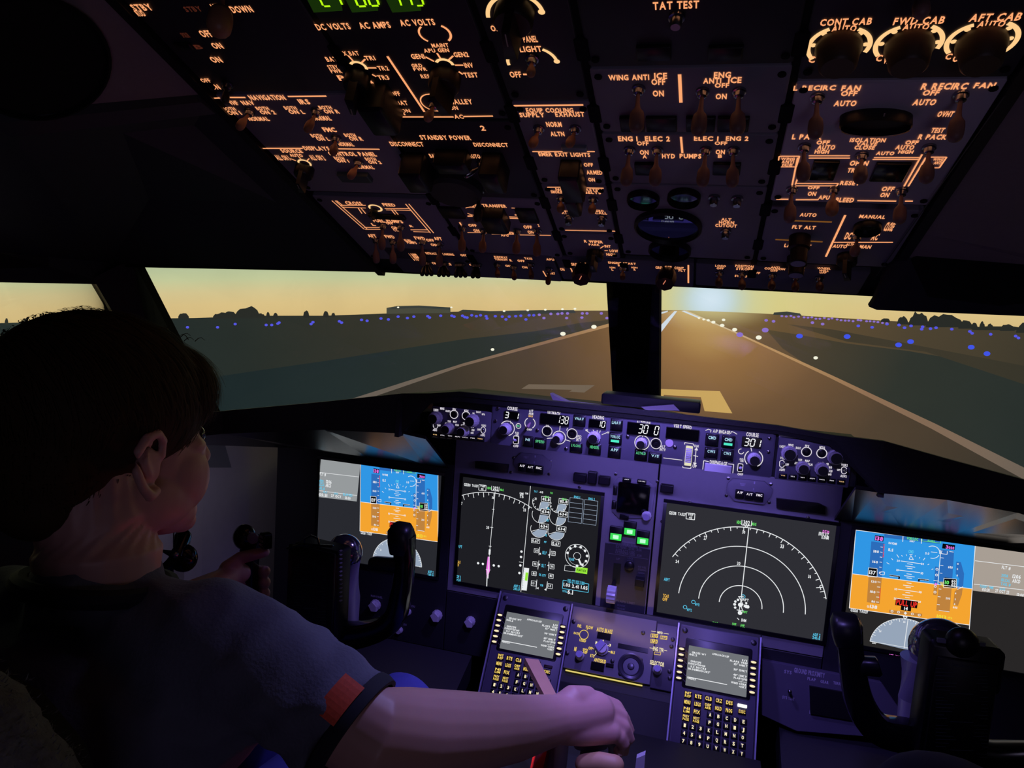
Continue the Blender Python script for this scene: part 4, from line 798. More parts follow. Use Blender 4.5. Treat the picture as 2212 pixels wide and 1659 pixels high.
t = thing('mode_control_panel', 'violet-lit autopilot mode control panel with LED windows reading 138, 10 and 301', 'control panel', tuple(MC.w(0, 0, -.01)))
b = MB(); b.rect(MC, -.2405, -.0335, .2235, .0365, -.03, 0, 0, .0015, r=.004); b.build('face_plate', mcpm, t, smooth=True)
b = MB()
crop_text(b, MC, [('COURSE', 1096, 879, 1118, 886), ('A/T', 1143, 885, 1152, 890), ('ARM', 1142, 891, 1152, 896), ('OFF', 1138, 926, 1149, 930), ('IAS/MACH', 1183, 889, 1210, 896), ('HEADING', 1280, 898, 1305, 905), ('ALTITUDE', 1375, 910, 1405, 917), ('VERT SPEED', 1455, 918, 1494, 926), ('A/P ENGAGE', 1540, 929, 1577, 936), ('COURSE', 1612, 935, 1639, 943), ('F/D', 1113, 933, 1121, 937), ('ON', 1114, 937, 1120, 941), ('OFF', 1109, 961, 1120, 966), ('SPD', 1245, 940, 1256, 945), ('INTV', 1245, 946, 1256, 953), ('C/O', 1179, 918, 1186, 922), ('ALT', 1426, 962, 1437, 967), ('INTV', 1425, 968, 1438, 974), ('DN', 1500, 961, 1509, 966), ('UP', 1496, 1004, 1505, 1010), ('F/D', 1598, 990, 1606, 994), ('ON', 1599, 994, 1606, 998), ('OFF', 1593, 1022, 1605, 1027), ('DISENGAGE', 1533, 996, 1571, 1004), ('10', 1265, 927, 1270, 931), ('30', 1312, 932, 1316, 936)])
b.text(MC, 'MA', 1117, 918, 1123, 922, 2); b.text(MC, 'MAN', 1142, 897, 1151, 901, 1)
for q in ((1145, 914, .009, 60, -60), (1145, 914, .009, 120, 240), (1096, 925, .0125, 150, 75), (1096, 925, .0125, 60, -75), (1182, 931, .0085, 0, 360), (1236, 937, .0085, 0, 360), (1208, 945, .0110, 0, 360), (1387, 956, .0118, 0, 360), (1417, 958, .0085, 0, 360), (1120, 920, .0042, 0, 360), (1628, 990, .0135, 130, 230), (1628, 990, .0135, 60, -60), (1601, 975, .0040, 90, 350)): ring(b, MC, *q[:3], .0011 if q[2] < .009 else .0013, q[3], q[4])
for q in ((1102, 909, 1104, 915), (1210, 920, 1209, 930), (1182, 947, 1194, 946), (1222, 950, 1232, 953), (1265, 929, 1275, 936), (1281, 928, 1283, 933), (1290, 929, 1290, 933), (1297, 930, 1295, 935), (1312, 934, 1300, 939), (1388, 940, 1388, 944), (1622, 967, 1624, 975), (1433, 989, 1474, 994), (1479, 960, 1479, 956), (1479, 956, 1498, 959), (1498, 959, 1498, 963), (1475, 1007, 1475, 1010), (1475, 1010, 1492, 1012), (1492, 1012, 1493, 1008), (1504, 968, 1501, 1002), (1498, 984, 1508, 986), (1524, 930, 1530, 927), (1530, 927, 1536, 929), (1536, 929, 1535, 934), (1578, 937, 1580, 932), (1580, 932, 1586, 934), (1586, 934, 1592, 938), (1518, 1014, 1520, 995), (1520, 995, 1531, 997), (1573, 1002, 1585, 1003), (1585, 1003, 1583, 1022), (1224, 930, 1226, 924)): b.linepx(MC, *q, .0011)
b.polypx(MC, [(1500, 972), (1508, 973), (1505, 966)], .0003, .0006, 0); b.polypx(MC, [(1497, 999), (1505, 1000), (1500, 1006)], .0003, .0006, 0)
b.build('lettering', LET, t, noms=True)
window(MC, t, 1090, 888, 1122, 906, '3 1'); window(MC, t, 1167, 895, 1230, 918, '138', (.55, .98)); window(MC, t, 1272, 906, 1310, 925, '10', (.45, .95)); window(MC, t, 1354, 914, 1425, 941, '30 0', (.33, .98)); window(MC, t, 1438, 925, 1510, 950); window(MC, t, 1602, 944, 1645, 967, '301', (.08, .98))
for q in ((1240, 898, 1264, 919, 'VNAV'), (1131, 943, 1151, 963, 'N1'), (1156, 947, 1179, 968, 'SPEED', 2), (1233, 956, 1257, 976, 'LVLCHG', 2), (1273, 959, 1297, 981, 'HDGSEL', 2), (1320, 906, 1344, 929, 'LNAV'), (1317, 936, 1342, 959, 'VORLOC', 4, True), (1315, 964, 1340, 988, 'APP'), (1372, 972, 1397, 993, 'ALTHLD', 2), (1402, 978, 1428, 998, 'V/S'), (1525, 938, 1551, 962, 'CMD'), (1560, 942, 1586, 966, 'CMD', 4, True), (1523, 968, 1549, 990, 'CWS'), (1558, 972, 1583, 995, 'CWS')): mbtn(MC, t, *q)
mknob(MC, t, 1093, 926, .0105, name='course_knob'); mknob(MC, t, 1206, 946, .0090, name='speed_knob'); mknob(MC, t, 1284, 945, .0110, name='heading_knob'); mknob(MC, t, 1386, 957, .0095, name='altitude_knob'); mknob(MC, t, 1629, 991, .0105, name='course_knob')
for x, y in ((1182, 931), (1236, 937), (1417, 958)):
    b = MB(); u_, v_ = MC.uv(x, y); b.lathe(MC, u_, v_, [(.0072, 0), (.0072, .003), (.0055, .003), (.0050, .0016), (.0025, .0016), (.0022, .003)], seg=20); b.build('intervention_button', bezel, t, smooth=True)
b = MB(); b.boxpx(MC, 1480, 963, 1495, 1006, 0, .0015, 0, .0004, r=.001); o = b.build('thumbwheel', emit('thumbwheel_glow', (240, 235, 200), .9), t)
b = MB(); u_, v_, a_, c_ = MC.size(1481, 968, 1494, 1000)
for k in range(9): b.rect(MC, u_-a_/2, v_-c_/2+c_*k/9, u_+a_/2, v_-c_/2+c_*(k+.75)/9, .001, .006-.0007*abs(k-4), 0, .0004)
b.build('wheel_ridges', knobg, o)
b = MB(); b.boxpx(MC, 1522, 1003, 1580, 1019, 0, .006, 0, .001); b.build('disengage_bar', knobg, t, smooth=True)
b = MB(); b.lathe(MC, *MC.uv(1446, 957), [(.0065, 0), (.0062, .001)], seg=24); b.build('light_sensor', mat('sensor_lilac', (200, 180, 200), .5), t)
b = MB()
for x, y in ((1076, 882), (1071, 909), (1161, 929), (1223, 969), (1356, 943), (1458, 966), (1662, 947), (1660, 976)): b.lathe(MC, *MC.uv(x, y), [(.0030, 0), (.0030, .001), (.0018, .0018)], seg=10)
b.build('screws', chrome, t, smooth=True)
for x, y in ((1115, 950), (1599, 1010)):
    b = MB(); b.boxpx(MC, x-6, y-9, x+6, y+9, 0, .0012, 0, .0003, r=.002); o = b.build('toggle_switch', lw, t); 
    b = MB(); b.boxpx(MC, x-4.6, y-7.6, x+4.6, y+7.6, .0008, .0016, r=.001); b.build('switch_slot', lens, o)
    b = MB(); A = MC.hit(x, y+2, .001); b.tube([A, A+V((0, -.012, .003))], [.0016, .0028], seg=10); b.build('bat_handle', knobg, o, smooth=True)
b = MB(); A = MC.hit(1145, 914, .001); b.tube([A, A+V((0, -.014, -.004))], [.0016, .0030], seg=10); b.build('bat_handle', mat('bat_pink', (150, 110, 130), .4), t, smooth=True)
# ---- the two display control panels at its ends
def efis(name, label, P, L, knobs, rings, sws, labs, x0, y0, x1, y1, ledge):
    t = thing(name, label, 'control panel', tuple(P.hit((x0+x1)/2, (y0+y1)/2, -.01)), 'display control panels at the ends of the mode control panel')
    b = MB(); b.boxpx(P, x0, y0, x1, y1, -.03, 0, 0, .001, r=.002); b.build('face_plate', mcpm, t, smooth=True)
    b = MB(); crop_text(b, P, L, 0)
    for x, y in rings: ring(b, P, x, y, .0072, .0011)
    for x, y in sws: ring(b, P, x, y-2.5, .0036, .0009, 0, 180); ring(b, P, x, y+2.5, .0036, .0009, 180, 360); b.linepx(P, x-5, y-3, x-5, y+3, .0009); b.linepx(P, x+5, y-3, x+5, y+3, .0009)
    b.build('lettering', LET, t, noms=True)
    for x, y, r, h in knobs: mknob(P, t, x, y, r, h, 'selector_knob', 14)
    for x, y in rings:
        b = MB(); b.lathe(P, *P.uv(x, y), [(.0060, 0), (.0058, .0030), (.0050, .0034)], seg=18); b.build('push_button', bezel, t, smooth=True)
    for x, y in sws:
        b = MB(); A = P.hit(x, y, .001); b.tube([A, A+V((.002, -.009, .002))], [.0014, .0024], seg=8); b.build('bat_handle', chrome, t, smooth=True)
    for s_, x, y, mi in labs: mbtn(P, t, x-7, y-4, x+7, y+4, s_, mi, name='map_button', h=.003)
    return t
lk = [(943, 902, .0120, .020), (970, 925, .0105, .020), (1022, 908, .0120, .020), (1003, 930, .0105, .020)]
efis('display_control_panel', 'small left control panel with grey fluted knobs beside the left COURSE window', MC,
     [('RADIO', 937, 883, 947, 888), ('MINS', 951, 880, 960, 885), ('BARO', 963, 886, 973, 890), ('FPV', 978, 882, 985, 887), ('MTRS', 1003, 885, 1012, 889), ('IN', 1021, 891, 1025, 895), ('BARO', 1029, 888, 1039, 892), ('HPA', 1041, 893, 1048, 897), ('VOR', 967, 908, 974, 912), ('MAP', 979, 909, 987, 913), ('APP', 961, 913, 967, 917), ('PLN', 984, 916, 991, 920), ('20', 1000, 912, 1004, 917), ('40', 1007, 911, 1011, 916), ('10', 996, 917, 1000, 921), ('80', 1014, 916, 1018, 920), ('160', 1018, 920, 1024, 924), ('320', 1019, 927, 1025, 931), ('640', 1017, 933, 1023, 937), ('VOR2', 1040, 917, 1050, 921), ('OFF', 1031, 926, 1038, 930), ('OFF', 945, 917, 952, 921), ('ADF1', 935, 927, 944, 931), ('ADF2', 1038, 938, 1048, 942)],
     lk, [(981, 895), (1007, 898)], [(941, 919), (1044, 929)],
     [(s_, 941+16.2*k, 940+1.5*k, 1 if k in (0, 6) else 0) for k, s_ in enumerate(('WXR', 'STA', 'WPT', 'ARPT', 'DATA', 'POS', 'TERR'))], 930, 884, 1060, 949, 0)
rk = [(1704, 978, .0120, .020), (1733, 1009, .0105, .020), (1774, 1012, .0105, .020), (1803, 986, .0120, .020)]
efis('display_control_panel', 'small right control panel with grey fluted knobs beside the right COURSE window', MC,
     [('RADIO', 1684, 962, 1697, 967), ('MINS', 1703, 959, 1714, 964), ('BARO', 1719, 965, 1730, 970), ('FPV', 1739, 961, 1748, 966), ('MTRS', 1770, 964, 1782, 969), ('IN', 1796, 972, 1800, 977), ('BARO', 1805, 969, 1817, 974), ('HPA', 1821, 975, 1830, 980), ('VOR1', 1685, 987, 1696, 992), ('OFF', 1696, 1001, 1704, 1006), ('ADF1', 1683, 1012, 1695, 1017), ('VOR', 1724, 991, 1733, 996), ('MAP', 1739, 993, 1749, 998), ('APP', 1716, 998, 1725, 1003), ('PLN', 1746, 1001, 1755, 1006), ('20', 1767, 999, 1772, 1004), ('40', 1775, 998, 1780, 1003), ('80', 1785, 1000, 1790, 1005), ('10', 1761, 1004, 1765, 1009), ('160', 1790, 1007, 1797, 1012), ('320', 1791, 1015, 1798, 1020), ('640', 1789, 1022, 1796, 1027), ('5', 1759, 1012, 1762, 1016), ('VOR2', 1817, 1002, 1831, 1007), ('OFF', 1808, 1013, 1816, 1017), ('ADF2', 1815, 1026, 1829, 1031)],
     rk, [(1742, 976), (1775, 979)], [(1689, 1002), (1823, 1016)],
     [(s_, 1691+21*k, 1028+2.2*k, 1 if k in (0, 6) else 0) for k, s_ in enumerate(('WXR', 'STA', 'WPT', 'ARPT', 'DATA', 'POS', 'TERR'))], 1676, 952, 1838, 1045, 0)
# ---- panel furniture under the mode control panel
def octagon(label, pts, btns, txt, loc):
    t = thing('warning_light_unit', label, 'light unit', tuple(MI.hit(*loc)), 'annunciator units above the inboard displays')
    b = MB(); b.polypx(MI, pts, 0, .004, 0, .001); b.build('octagon_plate', mat('octagon_plate_grey', (112, 108, 122), .5, noise=.04), t, smooth=True)
    for q in btns: mbtn(MI, t, *q, mi=0, name='warning_light', h=.009)
    b = MB(); crop_text(b, MI, txt)
    for v in range(len(b.v)): b.v[v] = b.v[v]+V((0, -.004, 0))
    b.build('lettering', mat('dim_lettering', (170, 165, 185), .6), t, noms=True)
octagon('eight sided light unit with three dark lamps above the left map display', [(1126, 977), (1172, 982), (1193, 999), (1190, 1013), (1177, 1025), (1128, 1021), (1110, 1003), (1112, 990)], [(1122, 999, 1139, 1017, 'A/P'), (1139, 1002, 1157, 1020, 'A/T'), (1157, 1004, 1175, 1022, 'FMC')], [('TEST', 1132, 985, 1143, 989), ('1', 1156, 983, 1159, 987), ('2', 1154, 996, 1157, 999)], (1150, 1000))
octagon('eight sided light unit with three dark lamps above the right map display', [(1584, 1032), (1652, 1039), (1669, 1056), (1664, 1074), (1650, 1090), (1586, 1082), (1569, 1062), (1572, 1044)], [(1588, 1056, 1607, 1075, 'A/P'), (1608, 1060, 1628, 1078, 'A/T'), (1629, 1062, 1649, 1081, 'FMC')], [('TEST', 1598, 1043, 1610, 1048), ('1', 1628, 1039, 1631, 1044), ('2', 1626, 1053, 1629, 1057)], (1620, 1060))
def smallann(label, q):
    b = MB(); b.boxpx(MI, *q, 0, .009, 0, .0012, r=.0015); o = b.build('annunciator_light', bezel, mp, smooth=True); o['label'] = label
    b = MB(); b.boxpx(MI, q[0]+2, q[1]+2, q[2]-2, q[3]-3, .009, .0096); b.build('lamp_cap', mat('cap_dark', (30, 30, 36), .3), o)
smallann('leftmost of three small dark lamps above the engine display', (1240, 1021, 1268, 1040)); smallann('middle and tallest of three small dark lamps above the engine display', (1271, 1017, 1290, 1044)); smallann('rightmost of three small dark lamps, next to the standby display', (1294, 1027, 1319, 1046))
smallann('single small dark lamp right of the centre panel seam', (1427, 1045, 1455, 1063))
b = MB(); b.polypx(MI, [(1677, 1075), (1768, 1086), (1782, 1093), (1782, 1110), (1677, 1096)], 0, .006, 0, .001); b.build('annunciator_strip', bezel, mp, smooth=True)
b = MB(); b.polypx(MI, [(1028, 996), (1040, 996), (1100, 1003), (1098, 1020), (1028, 1010)], 0, .006, 0, .001); b.build('annunciator_strip', bezel, mp, smooth=True)
# ---- display units
def display(name, label, q, base, m=bezel, group=None):
    """q = image corners (left, top, right, bottom along the panel axes given as TL and BR points)"""
    (x0, y0), (x1, y1) = q; u0, v0 = MI.uv(x0, y0); u1, v1 = MI.uv(x1, y1)
    t = thing(name, label, 'display', tuple(MI.w((u0+u1)/2, (v0+v1)/2, 0)))
    b = MB(); g = .006
    for a in ((u0-g, v0-g, u1+g, v0), (u0-g, v1, u1+g, v1+g), (u0-g, v0, u0, v1), (u1, v0, u1+g, v1)): b.rect(MI, *a, 0, .0035, 0, .0008)
    b.build('bezel', m, t, smooth=True)
    b = MB(); b.rect(MI, u0, v0, u1, v1, 0, .0008); b.build('screen_glass', emit('lcd_'+base, {'a': (40, 41, 47), 'b': (46, 46, 52), 'c': (40, 38, 38), 'd': (30, 30, 35)}[base]), t)
    return t
def T(b, P, mi, *L):
    for s_, x0, y0, x1, y1 in L: b.text(P, s_, x0, y0, x1, y1, mi, .0016)
def Ls(b, P, mi, w, *L):
    for q in L: b.linepx(P, *q, w, .0014, mi)
blue = emit('attitude_sky_blue', (48, 150, 228)); brn = emit('attitude_ground_orange', (244, 164, 48)); blued = emit('tape_blue', (44, 108, 186)); brnd = emit('tape_brown', (190, 130, 62)); disc_ = emit('compass_grey', (150, 156, 172))
def pfd(t, P):
    b = MB()
    b.polypx(P, [(315, 205), (1503, 352), (1478, 790), (283, 640)], .0009, .0010, 0); b.polypx(P, [(283, 640), (1478, 790), (1447, 1150), (250, 980)], .0009, .0010, 1)
    b.polypx(P, [(470, 318), (600, 336), (575, 675), (443, 660)], .0010, .0011, 2); b.polypx(P, [(443, 660), (575, 675), (552, 942), (425, 922)], .0010, .0011, 3)
    b.polypx(P, [(1165, 400), (1293, 418), (1270, 764), (1140, 748)], .0010, .0011, 2); b.polypx(P, [(1140, 748), (1270, 764), (1248, 1025), (1115, 1005)], .0010, .0011, 3)
    b.polypx(P, [(1315, 520), (1360, 525), (1392, 640), (1382, 775), (1325, 790), (1345, 690), (1308, 640)], .0010, .0011, 2); b.polypx(P, [(1298, 815), (1325, 795), (1378, 785), (1370, 850), (1330, 960), (1283, 950)], .0010, .0011, 3)
    b.polypx(P, [(600, 240), (1155, 305), (1150, 345), (598, 280)], .0010, .0011, 2)
    b.polypx(P, [(648, 998), (975, 1038), (973, 1068), (646, 1028)], .0010, .0011, 3); b.polypx(P, [(1105, 568), (1142, 573), (1135, 748), (1094, 742)], .0010, .0011, 2); b.polypx(P, [(1094, 742), (1130, 747), (1120, 855), (1085, 850)], .0010, .0011, 3)
    b.build('attitude_field', [blue, brn, blued, brnd], t, noms=True)
    b = MB(); w = .0010
    for q in ((503, 262, 592, 314), (440, 580, 527, 668), (708, 900, 930, 968), (762, 962, 866, 1008), (1175, 347, 1301, 396), (1190, 684, 1316, 776)): b.boxpx(P, *q, .0011, .0013, Ki)
    for q in ((440, 580, 527, 668), (1190, 684, 1316, 776)): Ls(b, P, Wi, .0007, (q[0], q[1], q[2], q[1]+8), (q[2], q[1]+8, q[2], q[3]+6), (q[0], q[1], q[0]-4, q[3]), (q[0]-4, q[3], q[2], q[3]+6))
    Ls(b, P, Wi, w, (283, 640, 1478, 790), (1503, 352, 1447, 1150), (1447, 1150, 1435, 1275), (315, 205, 250, 980), (315, 205, 1503, 352), (250, 980, 1447, 1150), (785, 262, 782, 322), (968, 285, 966, 340))
    T(b, P, Mi, ('138', 508, 270, 585, 308), ('3', 1210, 358, 1235, 388), ('000', 1238, 368, 1293, 395))
    T(b, P, Wi, ('180', 490, 405, 545, 430), ('160', 480, 510, 535, 532), ('120', 468, 708, 522, 728), ('100', 455, 808, 510, 830), ('80', 470, 905, 505, 925), ('137', 448, 608, 513, 645), ('ILS', 638, 388, 688, 415), ('NAVDME', 640, 327, 725, 348), ('5.0', 1005, 426, 1045, 448), ('20', 722, 500, 752, 518), ('20', 963, 532, 992, 550), ('10', 718, 592, 740, 612), ('10', 960, 624, 985, 645), ('10', 700, 782, 728, 802), ('10', 942, 812, 970, 832), ('20', 692, 876, 720, 895), ('20', 935, 908, 962, 926), ('600', 1232, 564, 1278, 586), ('200', 1208, 874, 1252, 894), ('14', 795, 970, 832, 1000), ('6', 1322, 532, 1338, 548), ('2', 1318, 585, 1332, 600), ('1', 1318, 648, 1328, 664), ('1', 1302, 828, 1312, 842), ('2', 1298, 885, 1310, 900), ('6', 1290, 932, 1304, 948), ('40', 1262, 702, 1308, 724), ('20', 1262, 728, 1308, 748), ('00', 1262, 752, 1308, 770), ('600', 1280, 964, 1325, 984), ('138', 455, 952, 528, 984), ('GS', 425, 955, 450, 975), ('GS138', 262, 992, 335, 1018), ('TAS137', 350, 1004, 437, 1030), ('LNAV', 850, 306, 900, 325))
    T(b, P, Gi, ('VOR/LOC', 820, 277, 935, 304), ('10', 1200, 708, 1242, 742), ('FLARE', 1030, 300, 1100, 322)); T(b, P, Ci, ('CMD', 838, 404, 892, 434)); T(b, P, Ri, ('PULL UP', 714, 908, 924, 960)); T(b, P, Oi, ('1013', 1118, 1050, 1215, 1086), ('HPA', 1228, 1068, 1275, 1088))
    for y in range(6): Ls(b, P, Wi, w, (560-y*3, 373+y*50, 583-y*3, 376+y*50))
    for y in range(5): Ls(b, P, Wi, w, (530-y*4, 720+y*50, 560-y*4, 723+y*50))
    for k in range(9): Ls(b, P, Ri, .0014, (590-k*1, 350+k*15, 602-k*1, 352+k*15)); Ls(b, P, Ri, .0014, (553-k, 790+k*13, 563-k, 791+k*13))
    Ls(b, P, Gi, .0008, (975, 285, 1160, 307), (1160, 307, 1158, 335), (1158, 335, 972, 312), (972, 312, 975, 285))
    Ls(b, P, Wi, .0009, (545, 633, 565, 620), (565, 620, 600, 622), (600, 622, 598, 650), (598, 650, 565, 648), (565, 648, 545, 633), (722, 448, 742, 478), (770, 455, 778, 468), (816, 448, 820, 460), (908, 458, 904, 468), (952, 475, 945, 487), (1003, 482, 985, 505), (670, 488, 685, 503), (622, 528, 648, 545), (1030, 550, 1045, 543), (1068, 598, 1085, 590), (845, 495, 888, 500), (845, 495, 862, 458), (888, 500, 862, 458), (848, 448, 878, 450))
    Ls(b, P, Wi, .0010, (760, 512, 965, 540), (825, 540, 880, 547), (808, 562, 905, 575), (825, 584, 878, 591), (740, 603, 955, 629), (820, 640, 870, 646), (795, 658, 900, 672), (820, 680, 872, 686), (820, 730, 868, 737), (785, 752, 890, 766), (810, 772, 862, 779), (735, 793, 940, 822), (808, 825, 855, 831), (778, 847, 885, 861), (805, 873, 850, 880), (725, 885, 935, 912))
    Ls(b, P, Ki, .0024, (650, 655, 748, 668), (748, 665, 743, 692), (940, 718, 945, 693), (945, 693, 1040, 706)); Ls(b, P, Wi, .0007, (650, 649, 753, 663), (935, 687, 1042, 700), (650, 661, 740, 673), (950, 700, 1040, 712))
    b.arc(P, *P.uv(1078, 425), .0104, 130, -5, .0010, .0014, Wi); b.arc(P, *P.uv(1078, 425), .0104, -20, -100, .0010, .0014, Wi); Ls(b, P, Wi, .0009, (1062, 422, 1125, 428))
    Ls(b, P, Wi, .0009, (1160, 405, 1130, 745), (1160, 480, 1190, 484), (1155, 555, 1185, 560), (1150, 632, 1175, 636), (1140, 790, 1165, 793), (1130, 866, 1158, 870), (1122, 944, 1150, 948), (1325, 795, 1380, 768), (1088, 705, 1140, 712), (1172, 410, 1162, 438), (1162, 438, 1222, 448), (1222, 448, 1226, 415), (1245, 418, 1288, 424), (1140, 1003, 1245, 1018))
    for k in range(5): Ls(b, P, Oi, .0006, (1142+k*10, 718, 1182+k*2, 768)); 
    for x, y in ((1122, 595), (1118, 652), (1105, 765), (1102, 822), (675, 1012), (740, 1022), (877, 1040), (945, 1050)): b.arc(P, *P.uv(x, y), .0017, 0, 360, .0009, .0014, Wi, 10)
    for x, y in ((808, 1032), (1110, 745)): b.polypx(P, [(x-16, y), (x, y-16), (x+16, y), (x, y+16)], .0012, .0014, Mi if x > 1000 else Wi)
    # compass rose
    cu, cv = P.uv(793, 1390); R = cv-P.uv(800, 1085)[1]
    b.disc(P, cu, cv, R, .0011, Yi, 40, 4, 176)
    for k in range(37):
        a = math.radians(4+172*k/36); r1 = R*(.90 if k % 3 == 0 else .95)
        b.seg(P, (cu+R*math.cos(a), cv-R*math.sin(a)), (cu+r1*math.cos(a), cv-r1*math.sin(a)), .0009, .0014, Wi)
    b.arc(P, cu, cv, R, 4, 176, .0008, .0014, Wi, 40); b.seg(P, (cu, cv-R), (cu, cv-.002), .0010, .0015, Wi); b.seg(P, (cu-R, cv-R*.07), (cu+R, cv-R*.07), .0007, .0014, Wi)
    T(b, P, Wi, ('24', 545, 1200, 568, 1220), ('27', 648, 1128, 668, 1148), ('30', 785, 1110, 808, 1128), ('33', 922, 1155, 945, 1175), ('237', 478, 1318, 520, 1336)); T(b, P, Mi, ('SEL', 648, 1422, 690, 1444), ('HDG', 708, 1430, 750, 1452), ('010', 768, 1432, 825, 1464), ('MAG', 842, 1446, 880, 1466))
    Ls(b, P, Wi, .0012, (785, 1062, 826, 1068), (785, 1062, 803, 1088), (826, 1068, 803, 1088))
    b.build('flight_symbols', SYM, t, noms=True)
C8 = Crop(MI, 1780, 1100, .217)
t = display('primary_flight_display', 'right flight display with blue and orange attitude picture reading PULL UP, at the right edge', ((1848, 1143), (2235, 1458)), 'c')
pfd(t, C8)
grb = emit('status_block_beige', (168, 158, 148)); gra = emit('status_block_grey', (150, 154, 156))
b = MB(); b.polypx(C8, [(1506, 354), (2090, 424), (2070, 880), (1480, 808)], .0009, .0010); b.build('status_block', grb, t, noms=True)
b = MB(); T(b, C8, Wi, ('FLT #', 1765, 565, 1855, 595), ('1206', 1872, 650, 1955, 685), ('ABCD', 1870, 695, 1950, 730), ('05:31', 1570, 785, 1645, 812), ('27 OCT 25', 1700, 800, 1840, 830), ('12:00', 1915, 835, 1985, 862)); T(b, C8, Ci, ('XPDR', 1760, 645, 1830, 672), ('SELCAL', 1758, 690, 1848, 718), ('TAIL #', 1755, 730, 1855, 758), ('FLIGHT TIME', 1548, 758, 1685, 782), ('DATE', 1745, 782, 1800, 802)); Ls(b, C8, Wi, .0009, (1500, 510, 2090, 582), (1488, 742, 2080, 812))
b.build('status_text', SYM, t, noms=True)
# left flight display shares the layout; affine from the right one by the two attitude rectangles
r0 = C8.uv(315, 205); r1 = C8.uv(1447, 1150); l0 = MI.uv(780, 1003); l1 = MI.uv(946.6, 1170)
ku = (l1[0]-l0[0])/(r1[0]-r0[0]); kv = (l1[1]-l0[1])/(r1[1]-r0[1])
t = display('primary_flight_display', 'left flight display with blue and orange attitude picture behind the left yoke', ((693, 991), (942, 1245)), 'a')
pfd(t, Crop(MI, 1780, 1100, .217, (l0[0]-r0[0]*ku, ku, l0[1]-r0[1]*kv, kv)))
b = MB(); b.polypx(MI, [(694, 992), (779, 1003), (771, 1083), (685, 1073)], .0009, .0010); b.build('status_block', gra, t, noms=True)
b = MB(); T(b, MI, Wi, ('FLT #', 691, 1021, 705, 1027), ('1206', 705, 1037, 717, 1044), ('ABCD', 704, 1045, 716, 1052), ('05:31', 690, 1066, 708, 1072), ('27 OCT', 716, 1069, 738, 1074), ('12:00', 746, 1073, 758, 1078)); T(b, MI, Ci, ('XPDR', 690, 1036, 700, 1042), ('SELCAL', 688, 1043, 702, 1049), ('TAIL #', 688, 1051, 702, 1057), ('FLT', 700, 1061, 708, 1065), ('DATE', 722, 1064, 730, 1068), ('ELAPSED', 742, 1066, 762, 1071), ('ADF 2', 925, 1232, 937, 1238), ('245.0', 924, 1239, 937, 1245)); Ls(b, MI, Wi, .0009, (690, 1020, 776, 1030), (686, 1059, 772, 1070))
b.build('status_text', SYM, t, noms=True)
# left inboard: map arc and engine instruments
t = display('engine_display', 'large dark display with a compass arc and engine gauges, left of centre', ((1001, 1029), (1279, 1306)), 'd'); P = Crop(MI, 960, 1000, .19293); b = MB()
T(b, P, Wi, ('GS130', 222, 228, 295, 258), ('TAS137', 310, 240, 382, 268), ('VHF', 402, 248, 460, 270), ('40', 412, 278, 440, 300), ('302', 548, 262, 604, 302), ('30', 535, 375, 560, 400), ('20', 472, 705, 503, 735), ('DME', 845, 330, 890, 350), ('112', 848, 352, 888, 370), ('1.0', 848, 372, 888, 390), ('OM', 905, 330, 940, 350), ('27', 180, 435, 205, 465), ('33', 885, 508, 915, 540), ('30', 1012, 385, 1035, 412), ('0.67', 985, 855, 1058, 885), ('0.67', 1210, 885, 1288, 920), ('1.05', 1335, 1345, 1410, 1380), ('2.41', 1430, 1362, 1505, 1398), ('1.05', 1530, 1375, 1605, 1412), ('6.1', 1380, 1418, 1442, 1465), ('-05', 1060, 315, 1108, 335))
T(b, P, Gi, ('HDG', 484, 268, 525, 292), ('MAG', 628, 288, 665, 312), ('85.8', 1125, 368, 1170, 390), ('85.8', 1320, 393, 1368, 415), ('TO', 1185, 325, 1215, 345)); T(b, P, Ci, ('TAT', 1005, 308, 1045, 328), ('EGT', 1142, 630, 1175, 652), ('N1', 1155, 495, 1175, 515), ('N2', 1128, 795, 1150, 818), ('FF', 1118, 872, 1145, 892), ('OIL P', 1098, 985, 1145, 1020), ('OIL T', 1088, 1130, 1135, 1165), ('OIL QTY', 1060, 1240, 1140, 1265), ('VIB', 1072, 1355, 1108, 1378), ('ENG 1', 1452, 368, 1520, 392), ('ENG 2', 1615, 388, 1685, 412), ('ARPT', 142, 918, 200, 948), ('ADF 1', 118, 1255, 185, 1285), ('264.0', 115, 1288, 185, 1318), ('ADF 2', 778, 1362, 845, 1390), ('245.0', 775, 1395, 845, 1422), ('FLAPS', 1400, 1062, 1455, 1090), ('FUEL QTY KGS X 1000', 1380, 1312, 1570, 1350), ('TOTAL', 1322, 1422, 1375, 1445)); T(b, P, Ai, ('TCAS', 128, 1090, 182, 1120), ('OFF', 120, 1125, 165, 1155))
cu, cv = P.uv(500, 1240); rr_ = cv-P.uv(560, 335)[1]
b.arc(P, cu, cv, rr_, 114, 62, .0011, .0014, Wi, 40)
for k in range(14): a = math.radians(113-k*3.8); L2 = .94 if k % 2 == 0 else .965; b.seg(P, (cu+rr_*math.cos(a), cv-rr_*math.sin(a)), (cu+rr_*L2*math.cos(a), cv-rr_*L2*math.sin(a)), .0011, .0014, Wi)
Ls(b, P, Wi, .0010, (532, 255, 530, 305), (530, 305, 612, 315), (612, 315, 615, 265), (570, 318, 505, 1035), (535, 515, 562, 518), (518, 718, 548, 722), (500, 928, 528, 932), (390, 240, 470, 250), (470, 250, 466, 312), (466, 312, 386, 302), (386, 302, 390, 240), (967, 240, 858, 1442), (838, 1105, 880, 1112))
